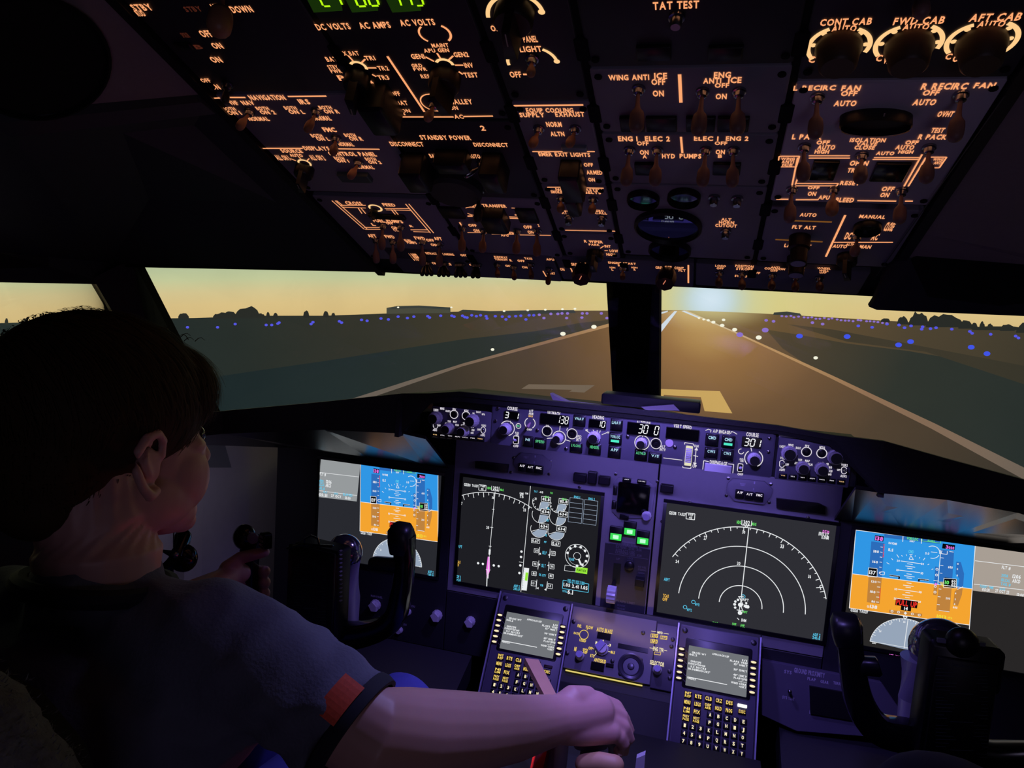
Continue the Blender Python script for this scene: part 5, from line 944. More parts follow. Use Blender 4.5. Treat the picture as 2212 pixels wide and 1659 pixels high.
b.polypx(P, [(500, 965), (520, 968), (516, 1025), (496, 1022)], .001, .0014, Wi); b.polypx(P, [(488, 1048), (508, 1050), (512, 1200), (478, 1300), (470, 1190)], .001, .0014, Mi); Ls(b, P, Wi, .0018, (483, 1190, 476, 1380), (468, 1190, 515, 1196), (505, 1045, 490, 1290))
for x, y in ((380, 1120), (433, 1128), (555, 1145), (610, 1153), (865, 990), (860, 1050), (852, 1145), (842, 1230)): b.disc(P, *P.uv(x, y), .0024, .0014, Wi, 12)
b.polypx(P, [(893, 1170), (950, 1178), (922, 1428), (865, 1420)], .001, .0013, Wi); b.polypx(P, [(912, 1222), (942, 1226), (930, 1318), (902, 1312)], .0012, .0015, Li)
for k in range(9): Ls(b, P, Yi, .0006, (880-k*2, 1190+k*25, 900-k*2, 1192+k*25))
for (x, y, a_) in ((1080, 440, 0), (1275, 465, 0), (1075, 578, 0), (1270, 605, 0), (1058, 740, 35), (1252, 770, 35)):
    u_, v_ = P.uv(x, y); r = .0158; tickd = y < 500
    b.disc(P, u_, v_, r*.96, .0010, Yi, 20, -a_-95 if not a_ else -145, 0 if not tickd else 20); b.arc(P, u_, v_, r, 160, 360, .0009, .0014, Wi, 24)
    b.seg(P, (u_, v_), (u_-r*math.sin(math.radians(10+a_*1.6)), v_+r*math.cos(math.radians(10+a_*1.6))), .0009, .0015, Wi)
    b.rect(P, u_+.0005, v_-.0125, u_+r+.003, v_-.002, .0012, .0014, Wi); b.rect(P, u_+.0013, v_-.0117, u_+r+.0022, v_-.0028, .0014, .0015, Ki); b.textuv(P, '85.8' if tickd else '634', u_+.003, v_-.0100, r-.002, .0052, Wi, .0017)
    if tickd:
        for k in range(7): a = math.radians(175+k*25); b.seg(P, (u_+r*.8*math.cos(a), v_-r*.8*math.sin(a)), (u_+r*math.cos(a), v_-r*math.sin(a)), .0012, .0015, Wi)
def bx(x0, y0, x1, y1, mi=Wi, w=.0008): Ls(b, P, mi, w, (x0, y0, x1, y0+(x1-x0)*.13), (x1, y0+(x1-x0)*.13, x1-(y1-y0)*.06, y1+(x1-x0)*.13), (x1-(y1-y0)*.06, y1+(x1-x0)*.13, x0-(y1-y0)*.06, y1), (x0-(y1-y0)*.06, y1, x0, y0))
for q in ((978, 840, 1070, 888), (1205, 868, 1298, 920), (1008, 955, 1055, 1000), (1198, 985, 1245, 1030), (992, 1100, 1042, 1150), (1185, 1130, 1232, 1180), (982, 1210, 1032, 1255), (1170, 1238, 1222, 1285), (975, 1315, 1030, 1370), (1160, 1348, 1212, 1400)): bx(*q)
for s_, x, y in (('39', 1018, 968), ('39', 1208, 998), ('95', 1002, 1115), ('95', 1195, 1145), ('81', 992, 1222), ('81', 1180, 1250), ('1.5', 982, 1330), ('1.5', 1168, 1362)): b.text(P, s_, x, y, x+28, y+24, Wi, .0016)
Ls(b, P, Wi, .0010, (1068, 940, 1060, 1030), (1186, 960, 1178, 1060), (1060, 1090, 1048, 1190), (1172, 1105, 1166, 1205), (1038, 1305, 1028, 1410), (1155, 1325, 1140, 1428))
for x, y in ((1072, 1015), (1170, 1028), (1062, 1135), (1162, 1145), (1045, 1400), (1130, 1415)): b.polypx(P, [(x-10, y), (x+10, y-12), (x+10, y+12)], .001, .0014, Wi)
for x0 in (1408, 1572):
    for k in range(6): y = 385+k*54+(x0-1408)*.13; Ls(b, P, Yi, .0007, (x0-k*4, y, x0+148-k*4, y+20))
    Ls(b, P, Yi, .0007, (x0, 385+(x0-1408)*.13, x0-22, 655+(x0-1408)*.13), (x0+148, 405+(x0-1408)*.13, x0+126, 675+(x0-1408)*.13))
u_, v_ = P.uv(1488, 1040); b.arc(P, u_, v_, .0225, 0, 360, .0010, .0014, Wi, 36); b.arc(P, u_, v_, .0175, 30, 330, .0004, .0014, Wi, 24); b.arc(P, u_, v_, .0068, 0, 360, .0008, .0014, Wi, 18)
for k in range(9): a = math.radians(170-k*32); b.disc(P, u_+.0188*math.cos(a), v_-.0188*math.sin(a), .0026, .0015, Wi, 8)
b.seg(P, (u_+.003, v_+.005), (u_+.009, v_+.016), .0034, .0015, Wi)
Ls(b, P, Wi, .0007, (1352, 1140, 1475, 1160), (1475, 1160, 1470, 1218), (1470, 1218, 1345, 1202), (1345, 1202, 1352, 1140)); b.polypx(P, [(1475, 1158), (1605, 1178), (1598, 1243), (1468, 1222)], .001, .0014, Li); b.text(P, 'FLAPS EX', 1485, 1188, 1588, 1212, Ki, .0016)
Ls(b, P, Ci, .0010, (1330, 1310, 1372, 1316), (1570, 1345, 1618, 1352), (1618, 1352, 1612, 1448), (1612, 1448, 1322, 1402), (1322, 1402, 1330, 1310))
b.build('engine_symbols', SYM, t, noms=True)
# right inboard: navigation display
t = display('navigation_display', 'large dark navigation display with white concentric range arcs, right of the centre', ((1441, 1085), (1776, 1384)), 'b'); P = Crop(MI, 1410, 1040, .21705); b = MB()
T(b, P, Wi, ('GS138', 162, 298, 235, 328), ('TAS137', 252, 310, 330, 338), ('VHF', 350, 318, 405, 340), ('40', 362, 346, 392, 370), ('302', 902, 388, 966, 430), ('30', 890, 488, 920, 516), ('20', 838, 798, 872, 826), ('27', 508, 540, 540, 578), ('24', 228, 778, 262, 808), ('33', 1270, 625, 1305, 660), ('36', 1545, 928, 1575, 958), ('1003.5Z', 1650, 505, 1752, 540), ('0.0NM', 1678, 542, 1750, 572), ('APT', 895, 1162, 955, 1188), ('ILS', 905, 1225, 958, 1250), ('5NM', 880, 1365, 930, 1392)); T(b, P, Gi, ('HDG', 836, 388, 878, 418), ('MAG', 988, 408, 1030, 436), ('FMC R', 595, 1395, 650, 1422), ('RNP', 792, 1405, 832, 1425), ('0.00', 790, 1430, 834, 1452), ('ANP', 872, 1418, 914, 1438), ('0.05', 870, 1442, 914, 1462), ('RWY', 890, 1285, 942, 1308)); T(b, P, Ci, ('ARPT', 112, 958, 170, 988), ('WPT1', 418, 1210, 465, 1235), ('WPT2', 338, 1262, 388, 1288), ('ADF 2', 1592, 1508, 1668, 1536), ('245.0', 1588, 1540, 1665, 1568)); T(b, P, Ai, ('TCAS', 102, 1120, 160, 1150), ('OFF', 98, 1155, 145, 1185)); T(b, P, Mi, ('DZ30', 1690, 485, 1755, 512))
cu, cv = P.uv(872, 1232); RR = cv-P.uv(930, 455)[1]
for f, a0, a1 in ((1, 151, 15), (.755, 178, 2), (.505, 180, 0), (.255, 180, 0)): b.arc(P, cu, cv, RR*f, a0, a1, .0014, .0014, Wi, 60)
for k in range(30): a = math.radians(148-k*4.55); L2 = .95 if k % 2 == 0 else .975; b.seg(P, (cu+RR*math.cos(a), cv-RR*math.sin(a)), (cu+RR*L2*math.cos(a), cv-RR*L2*math.sin(a)), .0012, .0014, Wi)
b.seg(P, (cu, cv-RR), (cu, cv), .0014, .0014, Wi)
Ls(b, P, Wi, .0012, (888, 380, 885, 430), (885, 430, 980, 442), (980, 442, 985, 390), (915, 440, 932, 455), (948, 442, 932, 455), (335, 310, 420, 320), (420, 320, 416, 380), (416, 380, 332, 370), (332, 370, 335, 310), (1625, 1055, 1690, 1050), (1660, 1035, 1672, 1075), (840, 1355, 860, 1375), (868, 1240, 855, 1300), (880, 1240, 900, 1300), (835, 1275, 905, 1285), (850, 1145, 905, 1140), (860, 1150, 900, 1225), (900, 1150, 866, 1225))
b.disc(P, *P.uv(868, 1305), .0038, .0014, Wi, 14); b.disc(P, *P.uv(872, 1225), .0040, .0014, Wi, 14)
for x, y, r in ((815, 1220, .0026), (822, 1192, .0022), (848, 1175, .0022), (820, 1252, .0022), (930, 1208, .002), (930, 1240, .0034), (945, 1245, .0030)): b.disc(P, *P.uv(x, y), r, .0014, Wi, 10)
for x, y in ((405, 1197), (322, 1248), (900, 1142)): b.arc(P, *P.uv(x, y), .0032, 0, 360, .0010, .0014, Ci, 16)
b.build('map_symbols', SYM, t, noms=True)
# ---- standby display and landing gear panel between them
t = thing('standby_display', 'small square blank standby display with a grey knob at its corner', 'display', tuple(MI.hit(1368, 1075)))
b = MB(); b.polypx(MI, [(1337, 1030), (1402, 1038), (1416, 1053), (1408, 1118), (1338, 1120), (1322, 1104), (1325, 1045)], 0, .003, 0, .0008); b.build('cut_corner_plate', mat('octagon_plate_grey', (112, 108, 122), .5), t, smooth=True)
b = MB(); b.boxpx(MI, 1334, 1043, 1403, 1108, .003, .0075, 0, .001, r=.002); b.build('blank_screen', mat('window_black', (5, 5, 6), .15), t, smooth=True)
P2 = Plane(MI.w(0, 0, .003), MI.u, MI.v, MI.n)
for q, s_ in (((1346, 1033, 1362, 1040), 'APP'), ((1378, 1037, 1395, 1044), 'HP/IN')): mbtn(P2, t, *q, s_, 0, name='bezel_button', h=.003)
for q in ((1326, 1050, 1332, 1068), (1323, 1082, 1330, 1098), (1340, 1113, 1357, 1120)): mbtn(P2, t, *q, name='bezel_button', h=.003)
mknob(P2, t, 1397, 1113, .0088, .014, 'set_knob', 12, mat('cap_lilac', (150, 140, 180), .4), mat('knob_pale', (190, 184, 200), .4))
t = thing('landing_gear_panel', 'narrow landing gear panel with three glowing green lights and a clear ribbed lever knob', 'control panel', tuple(MI.hit(1360, 1230)))
b = MB(); b.rect(MI, -.040, .080, .042, .224, 0, .002, 0, .0006); b.build('face_plate', mat('gear_plate', (50, 50, 60), .5, noise=.05), t, smooth=True)
gon = emit('gear_green', (60, 220, 90), 1.0); gho = emit('gear_hot', (190, 255, 210), 1.1)
P3 = Plane(MI.w(0, 0, .002), MI.u, MI.v, MI.n)
for x, y in ((1331, 1158), (1361, 1147), (1389, 1167)):
    b = MB(); b.boxpx(P3, x-14, y-22, x+14, y+10, 0, .005, 0, .001, r=.001); o = b.build('gear_light', bezel, t, smooth=True)
    b = MB(); b.boxpx(P3, x-12, y-7, x+12, y+7, .005, .0055, 0); b.boxpx(P3, x-6, y-4, x+6, y+4, .0055, .006, 1); b.build('green_lamp', [gon, gho], o, noms=True)
b = MB(); crop_text(b, P3, [('LANDING GEAR LIMIT', 1331, 1175, 1386, 1182), ('EXTEND  270K .82M', 1330, 1182, 1386, 1187), ('RETRACT 235K', 1330, 1188, 1372, 1193), ('EXTENDED 320K .82M', 1329, 1194, 1386, 1199), ('UP', 1331, 1205, 1339, 1209), ('LOCK', 1356, 1204, 1368, 1208), ('OVRD', 1355, 1210, 1367, 1214), ('NOSE WHEEL', 1378, 1223, 1396, 1227), ('STEERING', 1378, 1229, 1396, 1233), ('NORM', 1379, 1236, 1392, 1240), ('FLAPS LIMIT', 1331, 1298, 1372, 1303), ('230K', 1333, 1306, 1352, 1310), ('210K', 1333, 1313, 1352, 1317), ('185K', 1333, 1320, 1352, 1324)])
for q in ((1315, 1167, 1405, 1181), (1315, 1195, 1400, 1208)): b.linepx(P3, *q, .0010)
b.build('lettering', mat('gear_lettering', (92, 90, 104), .6), t, noms=True)
b = MB(); b.polypx(P3, [(1326, 1216), (1342, 1218), (1338, 1262), (1322, 1260)], .0002, .0008); b.build('lever_slot', mat('slot_green_black', (10, 26, 14), .5), t)
b = MB(); b.lathe(P3, *P3.uv(1360, 1222), [(.009, 0), (.009, .006), (.006, .008)], seg=16); b.boxpx(P3, 1373, 1246, 1393, 1262, 0, .014, 0, .001); b.build('override_trigger', bezel, t, smooth=True)
b = MB(); A = P3.hit(1327, 1258, 0); B_2 = P3.hit(1322, 1272, .045); b.tube([A, B_2], .004, seg=10); o = b.build('gear_lever', knobm, t, smooth=True)
b = MB(); cc = P3.hit(1321, 1284, .050); PW2 = Plane(cc, (0, 1, 0), (0, 0, -1), (1, 0, 0)); b.lathe(PW2, 0, 0, [(.010, -.009), (.0155, -.0075), (.0158, 0), (.0155, .0075), (.010, .009)], seg=26, flute=1, fl=.10); b.build('wheel_knob', mat('clear_plastic', (215, 210, 235), .12, trans=.35, spec=.7), o, smooth=True, angle=20)
# ================================================================ forward aisle stand: control display units, centre panel, throttle quadrant
cdum = mat('cdu_violet_grey', (78, 74, 92), .45, noise=.05)
cdk = emit('key_legend_yellow', (250, 215, 105)); cdw = emit('key_legend_cream', (250, 236, 190)); cscr = emit('cdu_screen', (112, 115, 120)); ctx = emit('cdu_text', (240, 242, 245)); keyred = mat('key_dark_red', (40, 16, 14), .4)
st = thing('aisle_stand', 'dark aisle stand below the centre displays that carries the keyboards', 'pedestal', tuple(CD.w(0, .2, -.05)))
b = MB(); b.rect(CD, -.255, -.012, .218, .34, -.09, -.006, 0, .002); b.build('stand_face', black, st, smooth=True)
b = MB(); b.rect(CD, -.118, .128, .078, .34, -.005, -.0005, 0, .001, r=.002); b.build('blank_plate', mat('stand_blank', (10, 10, 14), .7), st, smooth=True)
b = MB(); b.slab([(-.23, .25, .72), (.25, .25, .72), (.25, 1.14, .66), (-.23, 1.14, .66)], (0, 0, -.4)); b.build('pedestal_body', black, st)
for u in (-.250, -.113, -.119+.197, .2155): b = MB(); b.rect(CD, u-.0012, -.005, u+.0012, .22, -.002, .0045, 0, .0004); b.build('edge_rail', mat('rail_lilac', (150, 146, 175), .35, .4), st)
def cdu(label, dx, hot=None):
    """dx: lateral shift from the right hand unit"""
    class S_(Plane):
        def __init__(s): s.o = CD.o+V((dx, 0, 0)); s.u, s.v, s.n = CD.u, CD.v, CD.n
    P = S_(); q = lambda x, y: CD.uv(1440+x*.1802, 1360+y*.1802)
    u0, u1 = .0815, .2125
    t = thing('control_display_unit', label, 'keyboard unit', tuple(P.w((u0+u1)/2, .1, 0)), 'flight computer keyboards on the aisle stand')
    b = MB(); b.rect(P, u0, -.004, u1, .215, -.03, .002, 0, .001, r=.003); b.build('case', cdum, t, smooth=True)
    P = Plane(P.w(0, 0, .002), P.u, P.v, P.n)
    s0 = q(268, 192); s1 = q(952, 815)
    b = MB(); b.rect(P, s0[0]-.006, s0[1]-.013, s1[0]+.006, s1[1]+.004, 0, .0012, 0, .0003, r=.004); o = b.build('screen_bezel', bezel, t, smooth=True)
    b = MB(); b.rect(P, s0[0], s0[1], s1[0], s1[1], .001, .0016, r=.001); o = b.build('screen', cscr, t)
    b = MB(); P.px = None
    def tx(s_, x0, y0, x1, y1):
        a = q(x0, y0); c = q(x1, y1); b.textuv(P, s_, a[0], q((x0+x1)/2, y0)[1], c[0]-a[0], q((x0+x1)/2, y1)[1]-q((x0+x1)/2, y0)[1], 0, .0019)
    W0 = s1[0]-s0[0]; H0 = s1[1]-s0[1]
    for s_, a, c, wd in (('GROSS WT', .06, .09, .24), ('001.2', .02, .155, .13), ('APPROACH REF', .40, .03, .28), ('1/1', .90, .05, .08), ('FLAPS', .70, .12, .15), ('VREF', .88, .12, .11), ('15°', .77, .19, .07), ('148KT', .86, .19, .13), ('QNH/QFE', .05, .33, .18), ('RWEOFTDP448', .02, .40, .28), ('ILS 30/CRS', .06, .47, .26), ('110.90IMNO/302°', .02, .54, .37), ('30°', .77, .33, .07), ('139KT', .86, .33, .13), ('40°', .77, .47, .07), ('131KT', .86, .47, .13), ('FLAP/SPD', .78, .545, .22), ('--/---', .86, .61, .13), ('WIND CORR', .74, .68, .25), ('+05KT', .87, .75, .12), ('<INDEX', .02, .79, .15)):
        b.textuv(P, s_, s0[0]+a*W0, s0[1]+(c+.06)*H0*.93, wd*W0, H0*.046, 0, .0019)
    b.seg(P, (s0[0]+.02*W0, s0[1]+.79*H0), (s0[0]+.68*W0, s0[1]+.79*H0), .0011, .0019)
    b.build('screen_text', ctx, o, noms=True)
    # line select keys
    for side, uu in ((0, q(180, 230)[0]), (1, q(1040, 380)[0])):
        for k in range(6):
            vv = q(180, 230)[1]+k*(q(150, 578)[1]-q(180, 230)[1])/5+.001
            b = MB(); b.rect(P, uu-.0055, vv-.0038, uu+.0055, vv+.0038, 0, .003, 0, .0008, r=.001); o = b.build('line_key', keyred, t, smooth=True)
            b = MB(); b.disc(P, uu, vv, .0046, .0032, 0, 12, sy=.42); b.build('key_legend', cdw, o)
            if side == 0:
                b = MB(); b.seg(P, (uu+.0065, vv), (s0[0]-.0005, vv+.004), .0004, .0013); b.build('tick_line', mat('tick_grey', (120, 116, 130), .5), t)
    # function and letter keys
    def key(u, v, w, h, s_, yel, tall=False):
        b = MB(); b.rect(P, u-w/2, v-h/2, u+w/2, v+h/2, 0, .0032, 0, .0008, r=.001); o = b.build('key', keyred if yel else bezel, t, smooth=True)
        b = MB()
        if ' ' in s_ and tall:
            a, c = s_.split(' ', 1); b.textuv(P, a, u-w*.40, v-h*.40, w*.8, h*.36, 0, .0036); b.textuv(P, c, u-w*.40, v+h*.06, w*.8, h*.36, 0, .0036)
        else: kw = min(.82, .34*len(s_)); b.textuv(P, s_, u-w*kw/2, v-h*.27, w*kw, h*.54, 0, .0036)
        b.build('key_legend', cdk if yel else cdw, o, noms=True)
    A0 = CD.uv(1533.7, 1544.7); E0 = CD.uv(1605.8, 1558.2); Z0 = CD.uv(1529.6, 1630.4); du = (E0[0]-A0[0])/4; dv = (Z0[1]-A0[1])/5
    for r in range(5):
        for c in range(5): key(A0[0]+c*du, A0[1]+r*dv, du*.80, dv*.78, 'ABCDEFGHIJKLMNOPQRSTUVWXY'[r*5+c], False)
    for c, s_ in enumerate(('Z', 'SP', 'DEL', '/', 'CLR')): key(A0[0]+c*du, A0[1]+5*dv, du*.80, dv*.78, s_, False)
    N0 = CD.uv(1479, 1567.5); nu = du*.96
    for k, s_ in enumerate(('1', '2', '3', '4', '5', '6', '7', '8', '9', '.', '0', '+/-')): key(N0[0]+(k % 3)*nu, A0[1]+(2+k//3)*dv, nu*.80, dv*.78, s_, False)
    f0 = CD.uv(1440+255*.1802, 1360+782*.1802); fu = (CD.uv(1440+750*.1802, 1360+875*.1802)[0]-f0[0])/4
    for r, row in enumerate((('INIT REF', 'RTE', 'CLB', 'CRZ', 'DES'), ('MENU', 'LEGS', 'DEP ARR', 'HOLD', 'PROG'), ('N1 LIM', 'FIX'), ('PREV PAGE', 'NEXT PAGE'))):
        for c, s_ in enumerate(row): key(f0[0]+c*fu, f0[1]+r*(A0[1]+dv-f0[1])/3, fu*.74, dv*.86, s_, True, True)
    e0 = CD.uv(1440+900*.1802, 1360+995*.1802); key(e0[0], e0[1]-.001, fu*.74, dv*.72, 'EXEC', True)
    b = MB(); b.rect(P, e0[0]-.0075, e0[1]-.0125, e0[0]+.0075, e0[1]-.0075, 0, .003, 0, .0008, r=.001); b.build('exec_light', emit('exec_white', (250, 248, 250), 1.2) if hot else keyred, t, smooth=True)
    b = MB()
    for u in (u0+.008, u1-.008):
        for v in (.006, .206): b.lathe(P, u, v, [(.0048, 0), (.0048, .0008), (.0035, .0014)], seg=12)
    b.build('fasteners', bezel, t, smooth=True)
cdu('right keyboard unit with pale screen and glowing white EXEC light on the aisle stand', 0, True)
cdu('left keyboard unit with pale screen and yellow lit keys, partly behind the forearm', CD.uv(1078, 1298)[0]-CD.uv(1466, 1368)[0]+.001)
# ---- centre forward panel
t = thing('centre_forward_panel', 'violet panel reading FUEL FLOW, AUTO BRAKE and ANTISKID between the two keyboard units', 'control panel', tuple(CD.w(-.02, .05, 0)))
b = MB(); b.rect(CD, -.1110, -.002, .0405, .106, -.02, .001, 0, .0008); b.rect(CD, .0415, .002, .0760, .110, -.02, .0015, 0, .0008); b.build('face_plate', cdum, t, smooth=True)
P4 = Plane(CD.w(0, 0, .0015), CD.u, CD.v, CD.n); C2 = Crop(P4, 1200, 1320, .11754); b = MB()
for s_, *q in (('FUEL', 405, 248, 480, 300), ('FLOW', 560, 275, 690, 330), ('RATE', 335, 390, 430, 430), ('USED', 440, 515, 562, 565), ('AUTO BRAKE', 755, 320, 1050, 395), ('1', 735, 560, 765, 610), ('2', 862, 530, 890, 580), ('3', 985, 605, 1020, 650), ('MAX', 1015, 735, 1095, 785), ('OFF', 605, 660, 680, 710), ('RTO', 640, 795, 715, 850), ('ANTISKID', 705, 880, 930, 945), ('N1', 345, 660, 385, 735), ('SPD', 500, 690, 595, 735), ('REF', 510, 740, 585, 780), ('MFD', 1870, 375, 1970, 420), ('ENG', 1775, 425, 1880, 480), ('SYS', 1945, 465, 2045, 520), ('INFO', 1765, 530, 1870, 590), ('ENG TFR', 1790, 670, 1990, 740), ('SELECTOR', 1735, 925, 2000, 1000)): b.text(C2, s_, *q, 0 if s_ not in ('MFD', 'ENG TFR', 'SELECTOR', '1', '2', '3') else 1)
u_, v_ = C2.uv(522, 435); b.arc(C2, u_, v_, .0078, 0, 360, .0010, .0006, 0, 28)
for q in ((575, 330, 590, 350), (745, 590, 770, 620), (930, 650, 975, 630), (955, 740, 1010, 752), (680, 690, 710, 700), (715, 820, 750, 780), (750, 780, 735, 730), (1760, 368, 1850, 382), (1985, 405, 2080, 425), (1730, 675, 1790, 688), (1995, 720, 2050, 732)): b.linepx(C2, *q, .0009, .0005, 0 if q[0] < 700 else 1)
for q in ((1755, 420, 1885, 490), (1930, 455, 2055, 525), (1750, 520, 1875, 595), (1820, 750, 1935, 810)):
    x0, y0, x1, y1 = q; b.pathpx(C2, [(x0, y0), (x1, y0+12), (x1-8, y1), (x0-8, y1-12), (x0, y0)], .0007, .0005, 0)
b.build('lettering', [cdk, cdw], t, noms=True)
b = MB()
for x, y in ((335, 190), (215, 770), (1610, 400), (1045, 920), (1565, 900), (1190, 1150), (2155, 520), (2130, 650), (2095, 1110), (2100, 1235)): b.lathe(C2, *C2.uv(x, y), [(.0036, 0), (.0036, .0014), (.0022, .002)], seg=10)
b.build('screws', bezel, t, smooth=True)
for q in ((765, 400, 1015, 520, 0, .001), (1140, 640, 1705, 725, 0, .0008), (650, 950, 900, 1090, 0, .004), (930, 970, 1070, 1030, 0, .004)): b = MB(); b.boxpx(C2, *q); b.build('dark_insert', lens, t)
b = MB(); u_, v_ = C2.uv(1385, 1020); b.lathe(C2, u_, v_, [(.0225, 0), (.0225, .0018), (.020, .0026), (.0155, .0010), (.0150, .0016), (.0135, .0006), (.006, .0006), (.005, .003), (.003, .0034)], seg=36); b.build('round_port', mat('port_grey', (60, 58, 72), .3, .3), t, smooth=True, angle=25)
def pknob(x, y, r, h, top, name='rotary_knob', bar=False):
    u, v = C2.uv(x, y); b = MB(); b.lathe(C2, u, v, [(r*1.1, 0), (r*1.08, h*.4), (r*.85, h*.5), (r*.8, h)], seg=26, flute=1, fl=.04)
    o = b.build(name, knobg, t, smooth=True, angle=30); b = MB()
    if bar: b.prism(C2, [(u-r*1.25, v-r*.1), (u-r*.3, v-r*1.3), (u+r*.6, v-r*.7), (u-r*.4, v+r*.8)], h*.6, h+.003, 0, .0008)
    else: b.lathe(C2, u, v, [(r*.78, h), (r*.75, h+.0008)], seg=24)
    b.build('knob_top', top, o)
lil = mat('knob_top_lilac', (150, 140, 190), .5)
pknob(455, 830, .0072, .022, lil); pknob(860, 700, .0105, .014, lil, 'auto_brake_selector', True); pknob(1870, 1090, .0072, .022, lil)
b = MB(); A = C2.hit(520, 440, 0); b.tube([A, A+CD.n*.012+V((0, 0, .008)), A+CD.n*.016+V((0, 0, .014))], [.0018, .003, .0034], seg=10); b.build('fuel_flow_switch', mat('switch_bronze', (120, 70, 40), .35, .6), t, smooth=True)
b = MB(); a = CD.uv(1222, 1446); c = CD.uv(1388, 1477); b.rect(CD, a[0], .1085, c[0], .1105, -.002, .0015, 0); b.build('edge_light', emit('edge_light_yellow', (235, 215, 120), .9), t)
# ---- throttle quadrant
beige = mat('lever_beige', (206, 160, 126), .5, noise=.08); tq = thing('throttle_quadrant', 'throttle quadrant with beige levers under the reaching hand', 'throttle quadrant', (.0, .84, .70))
b = MB(); b.hull8([V((-.075, .70, .55)), V((.085, .70, .55)), V((.085, 1.03, .55)), V((-.075, 1.03, .55)), V((-.07, .72, .70)), V((.08, .72, .70)), V((.08, 1.00, .69)), V((-.07, 1.00, .69))]); b.build('quadrant_cover', mat('quadrant_dark', (24, 24, 30), .5), tq)
# speed brake lever
A = hitY(1195, 1530, .93); B_1 = hitY(1148, 1436, 1.02)
b = MB(); rt = (c2w(V((1, .25, 0)))).normalized(); fw = (B_1-A).normalized(); nn = rt.cross(fw).normalized()
b.hull8([A-rt*.010, A+rt*.010, A+rt*.010+nn*.008, A-rt*.010+nn*.008, B_1-rt*.012, B_1+rt*.011+fw*.006, B_1+rt*.011+nn*.008+fw*.006, B_1-rt*.012+nn*.008]); o = b.build('speed_brake_lever', beige, tq)
b = MB(); b.tube([A+V((0, -.02, -.12)), A+nn*.004], .004, seg=8); b.build('lever_arm', chrome, tq, smooth=True)
# thrust levers
for (x0, y0, x1, y1, Y) in ((1252, 1606, 1300, 1606, .88), (1262, 1650, 1328, 1652, .80)):
    A = hitY(x0, y0, Y); B_1 = hitY(x1, y1, Y); b = MB(); b.tube([A, (A+B_1)/2+V((0, 0, .002)), B_1], [.0085, .0095, .0085] if y0 < 1630 else [.011, .012, .011], seg=14); o = b.build('thrust_lever', beige if y0 > 1630 else mat('lever_grey', (120, 116, 124), .45), tq, smooth=True)
    b = MB(); mI = (A+B_1)/2; b.hull8([mI+V((-.014, .0, -.14)), mI+V((.014, 0, -.14)), mI+V((.014, .02, -.14)), mI+V((-.014, .02, -.14)), mI+V((-.012, -.004, -.006)), mI+V((.012, -.004, -.006)), mI+V((.012, .012, -.006)), mI+V((-.012, .012, -.006))]); b.build('lever_stem', mat('stem_grey', (90, 86, 98), .45), tq)
b = MB(); A = hitY(1282, 1596, .88); b.tube([A+V((-.02, 0, 0)), A+V((0, 0, .004)), A+V((.024, 0, -.002)), A+V((.028, 0, -.03))], [.006, .007, .006, .005], seg=10); b.build('reverse_lever', mat('lever_grey', (120, 116, 124), .45), tq, smooth=True)
b = MB(); A = hitY(1178, 1655, .84); WP = Plane(A, (0, 1, 0), (0, 0, -1), (-1, 0, 0)); b.lathe(WP, .02, .05, [(.10, -.010), (.105, -.006), (.105, .006), (.10, .010)], seg=48); b.build('trim_wheel', mat('trim_wheel', (70, 34, 28), .4), tq, smooth=True)
b = MB(); A = hitY(1385, 1650, .93); b.hull8([A+V((-.008, 0, -.05)), A+V((.006, 0, -.05)), A+V((.006, .012, -.05)), A+V((-.008, .012, -.05)), A+V((-.007, 0, .006)), A+V((.004, 0, .014)), A+V((.004, .01, .014)), A+V((-.007, .01, .006))]); b.build('fuel_cutoff_lever', mat('knob_pale', (190, 184, 200), .4), tq)
# ---- knobs on the lower panels and their lettering
def loose(label, x, y, r, h, txt=None, plain=False):
    u, v = MI.uv(x, y); b = MB(); b.lathe(MI, u, v, [(r, 0), (r, h*.35), (r*.85, h*.4), (r*.8, h)], seg=24, flute=1, fl=.06); o = b.build('selector_knob', mat('knob_pale', (190, 184, 200), .4), mp, smooth=True, angle=30); o['label'] = label
    if not plain: b = MB(); b.prism(MI, [(u-r*.25, v+r*.8), (u-r*.9, v-r*.2), (u-r*.1, v-r*1.0), (u+r*.75, v-r*.3), (u+r*.7, v+r*.7)], h*.5, h+.004, 0, .0008); b.build('grip_bar', knobg, o)
    if txt:
        b = MB(); b.textuv(MI, txt, u-.012, v-r-.008, .026, .004, 0, .0006); b.build('lettering', mat('dim_lettering', (170, 165, 185), .6), mp, noms=True)
loose('large pale angular knob seen through the left yoke horn', 812, 1306, .0115, .012, 'MAIN PANEL')
loose('small pale knob just right of the left yoke horn, upper of two', 882, 1321, .0070, .010, 'UPPER DU', True); loose('small pale knob just right of the left yoke horn, lower of two', 864, 1360, .0070, .010, 'LOWER DU', True)
loose('pale angular knob below the left edge of the engine display', 945, 1328, .0110, .012); loose('pale angular knob in the darkness left of the keyboard unit', 1017, 1341, .0100, .012)
t = thing('ground_proximity_panel', 'dim violet panel with one shiny toggle right of the right keyboard unit', 'control panel', tuple(MI.hit(1730, 1500)))
LP = Plane((.3, 1.28, .74), (1, 0, 0), (0, -.25, -1), (0, -1, .25))
b = MB(); b.polypx(LP, [(1646, 1425), (1668, 1430), (1905, 1475), (1990, 1600), (1720, 1580), (1646, 1545)], -.02, 0, 0, .001); b.build('face_plate', cdum, t, smooth=True)
b = MB(); b.polypx(LP, [(1748, 1480), (1835, 1496), (1840, 1555), (1750, 1540)], 0, .006, 0, .001); b.build('switch_guard', bezel, t, smooth=True)
b = MB()
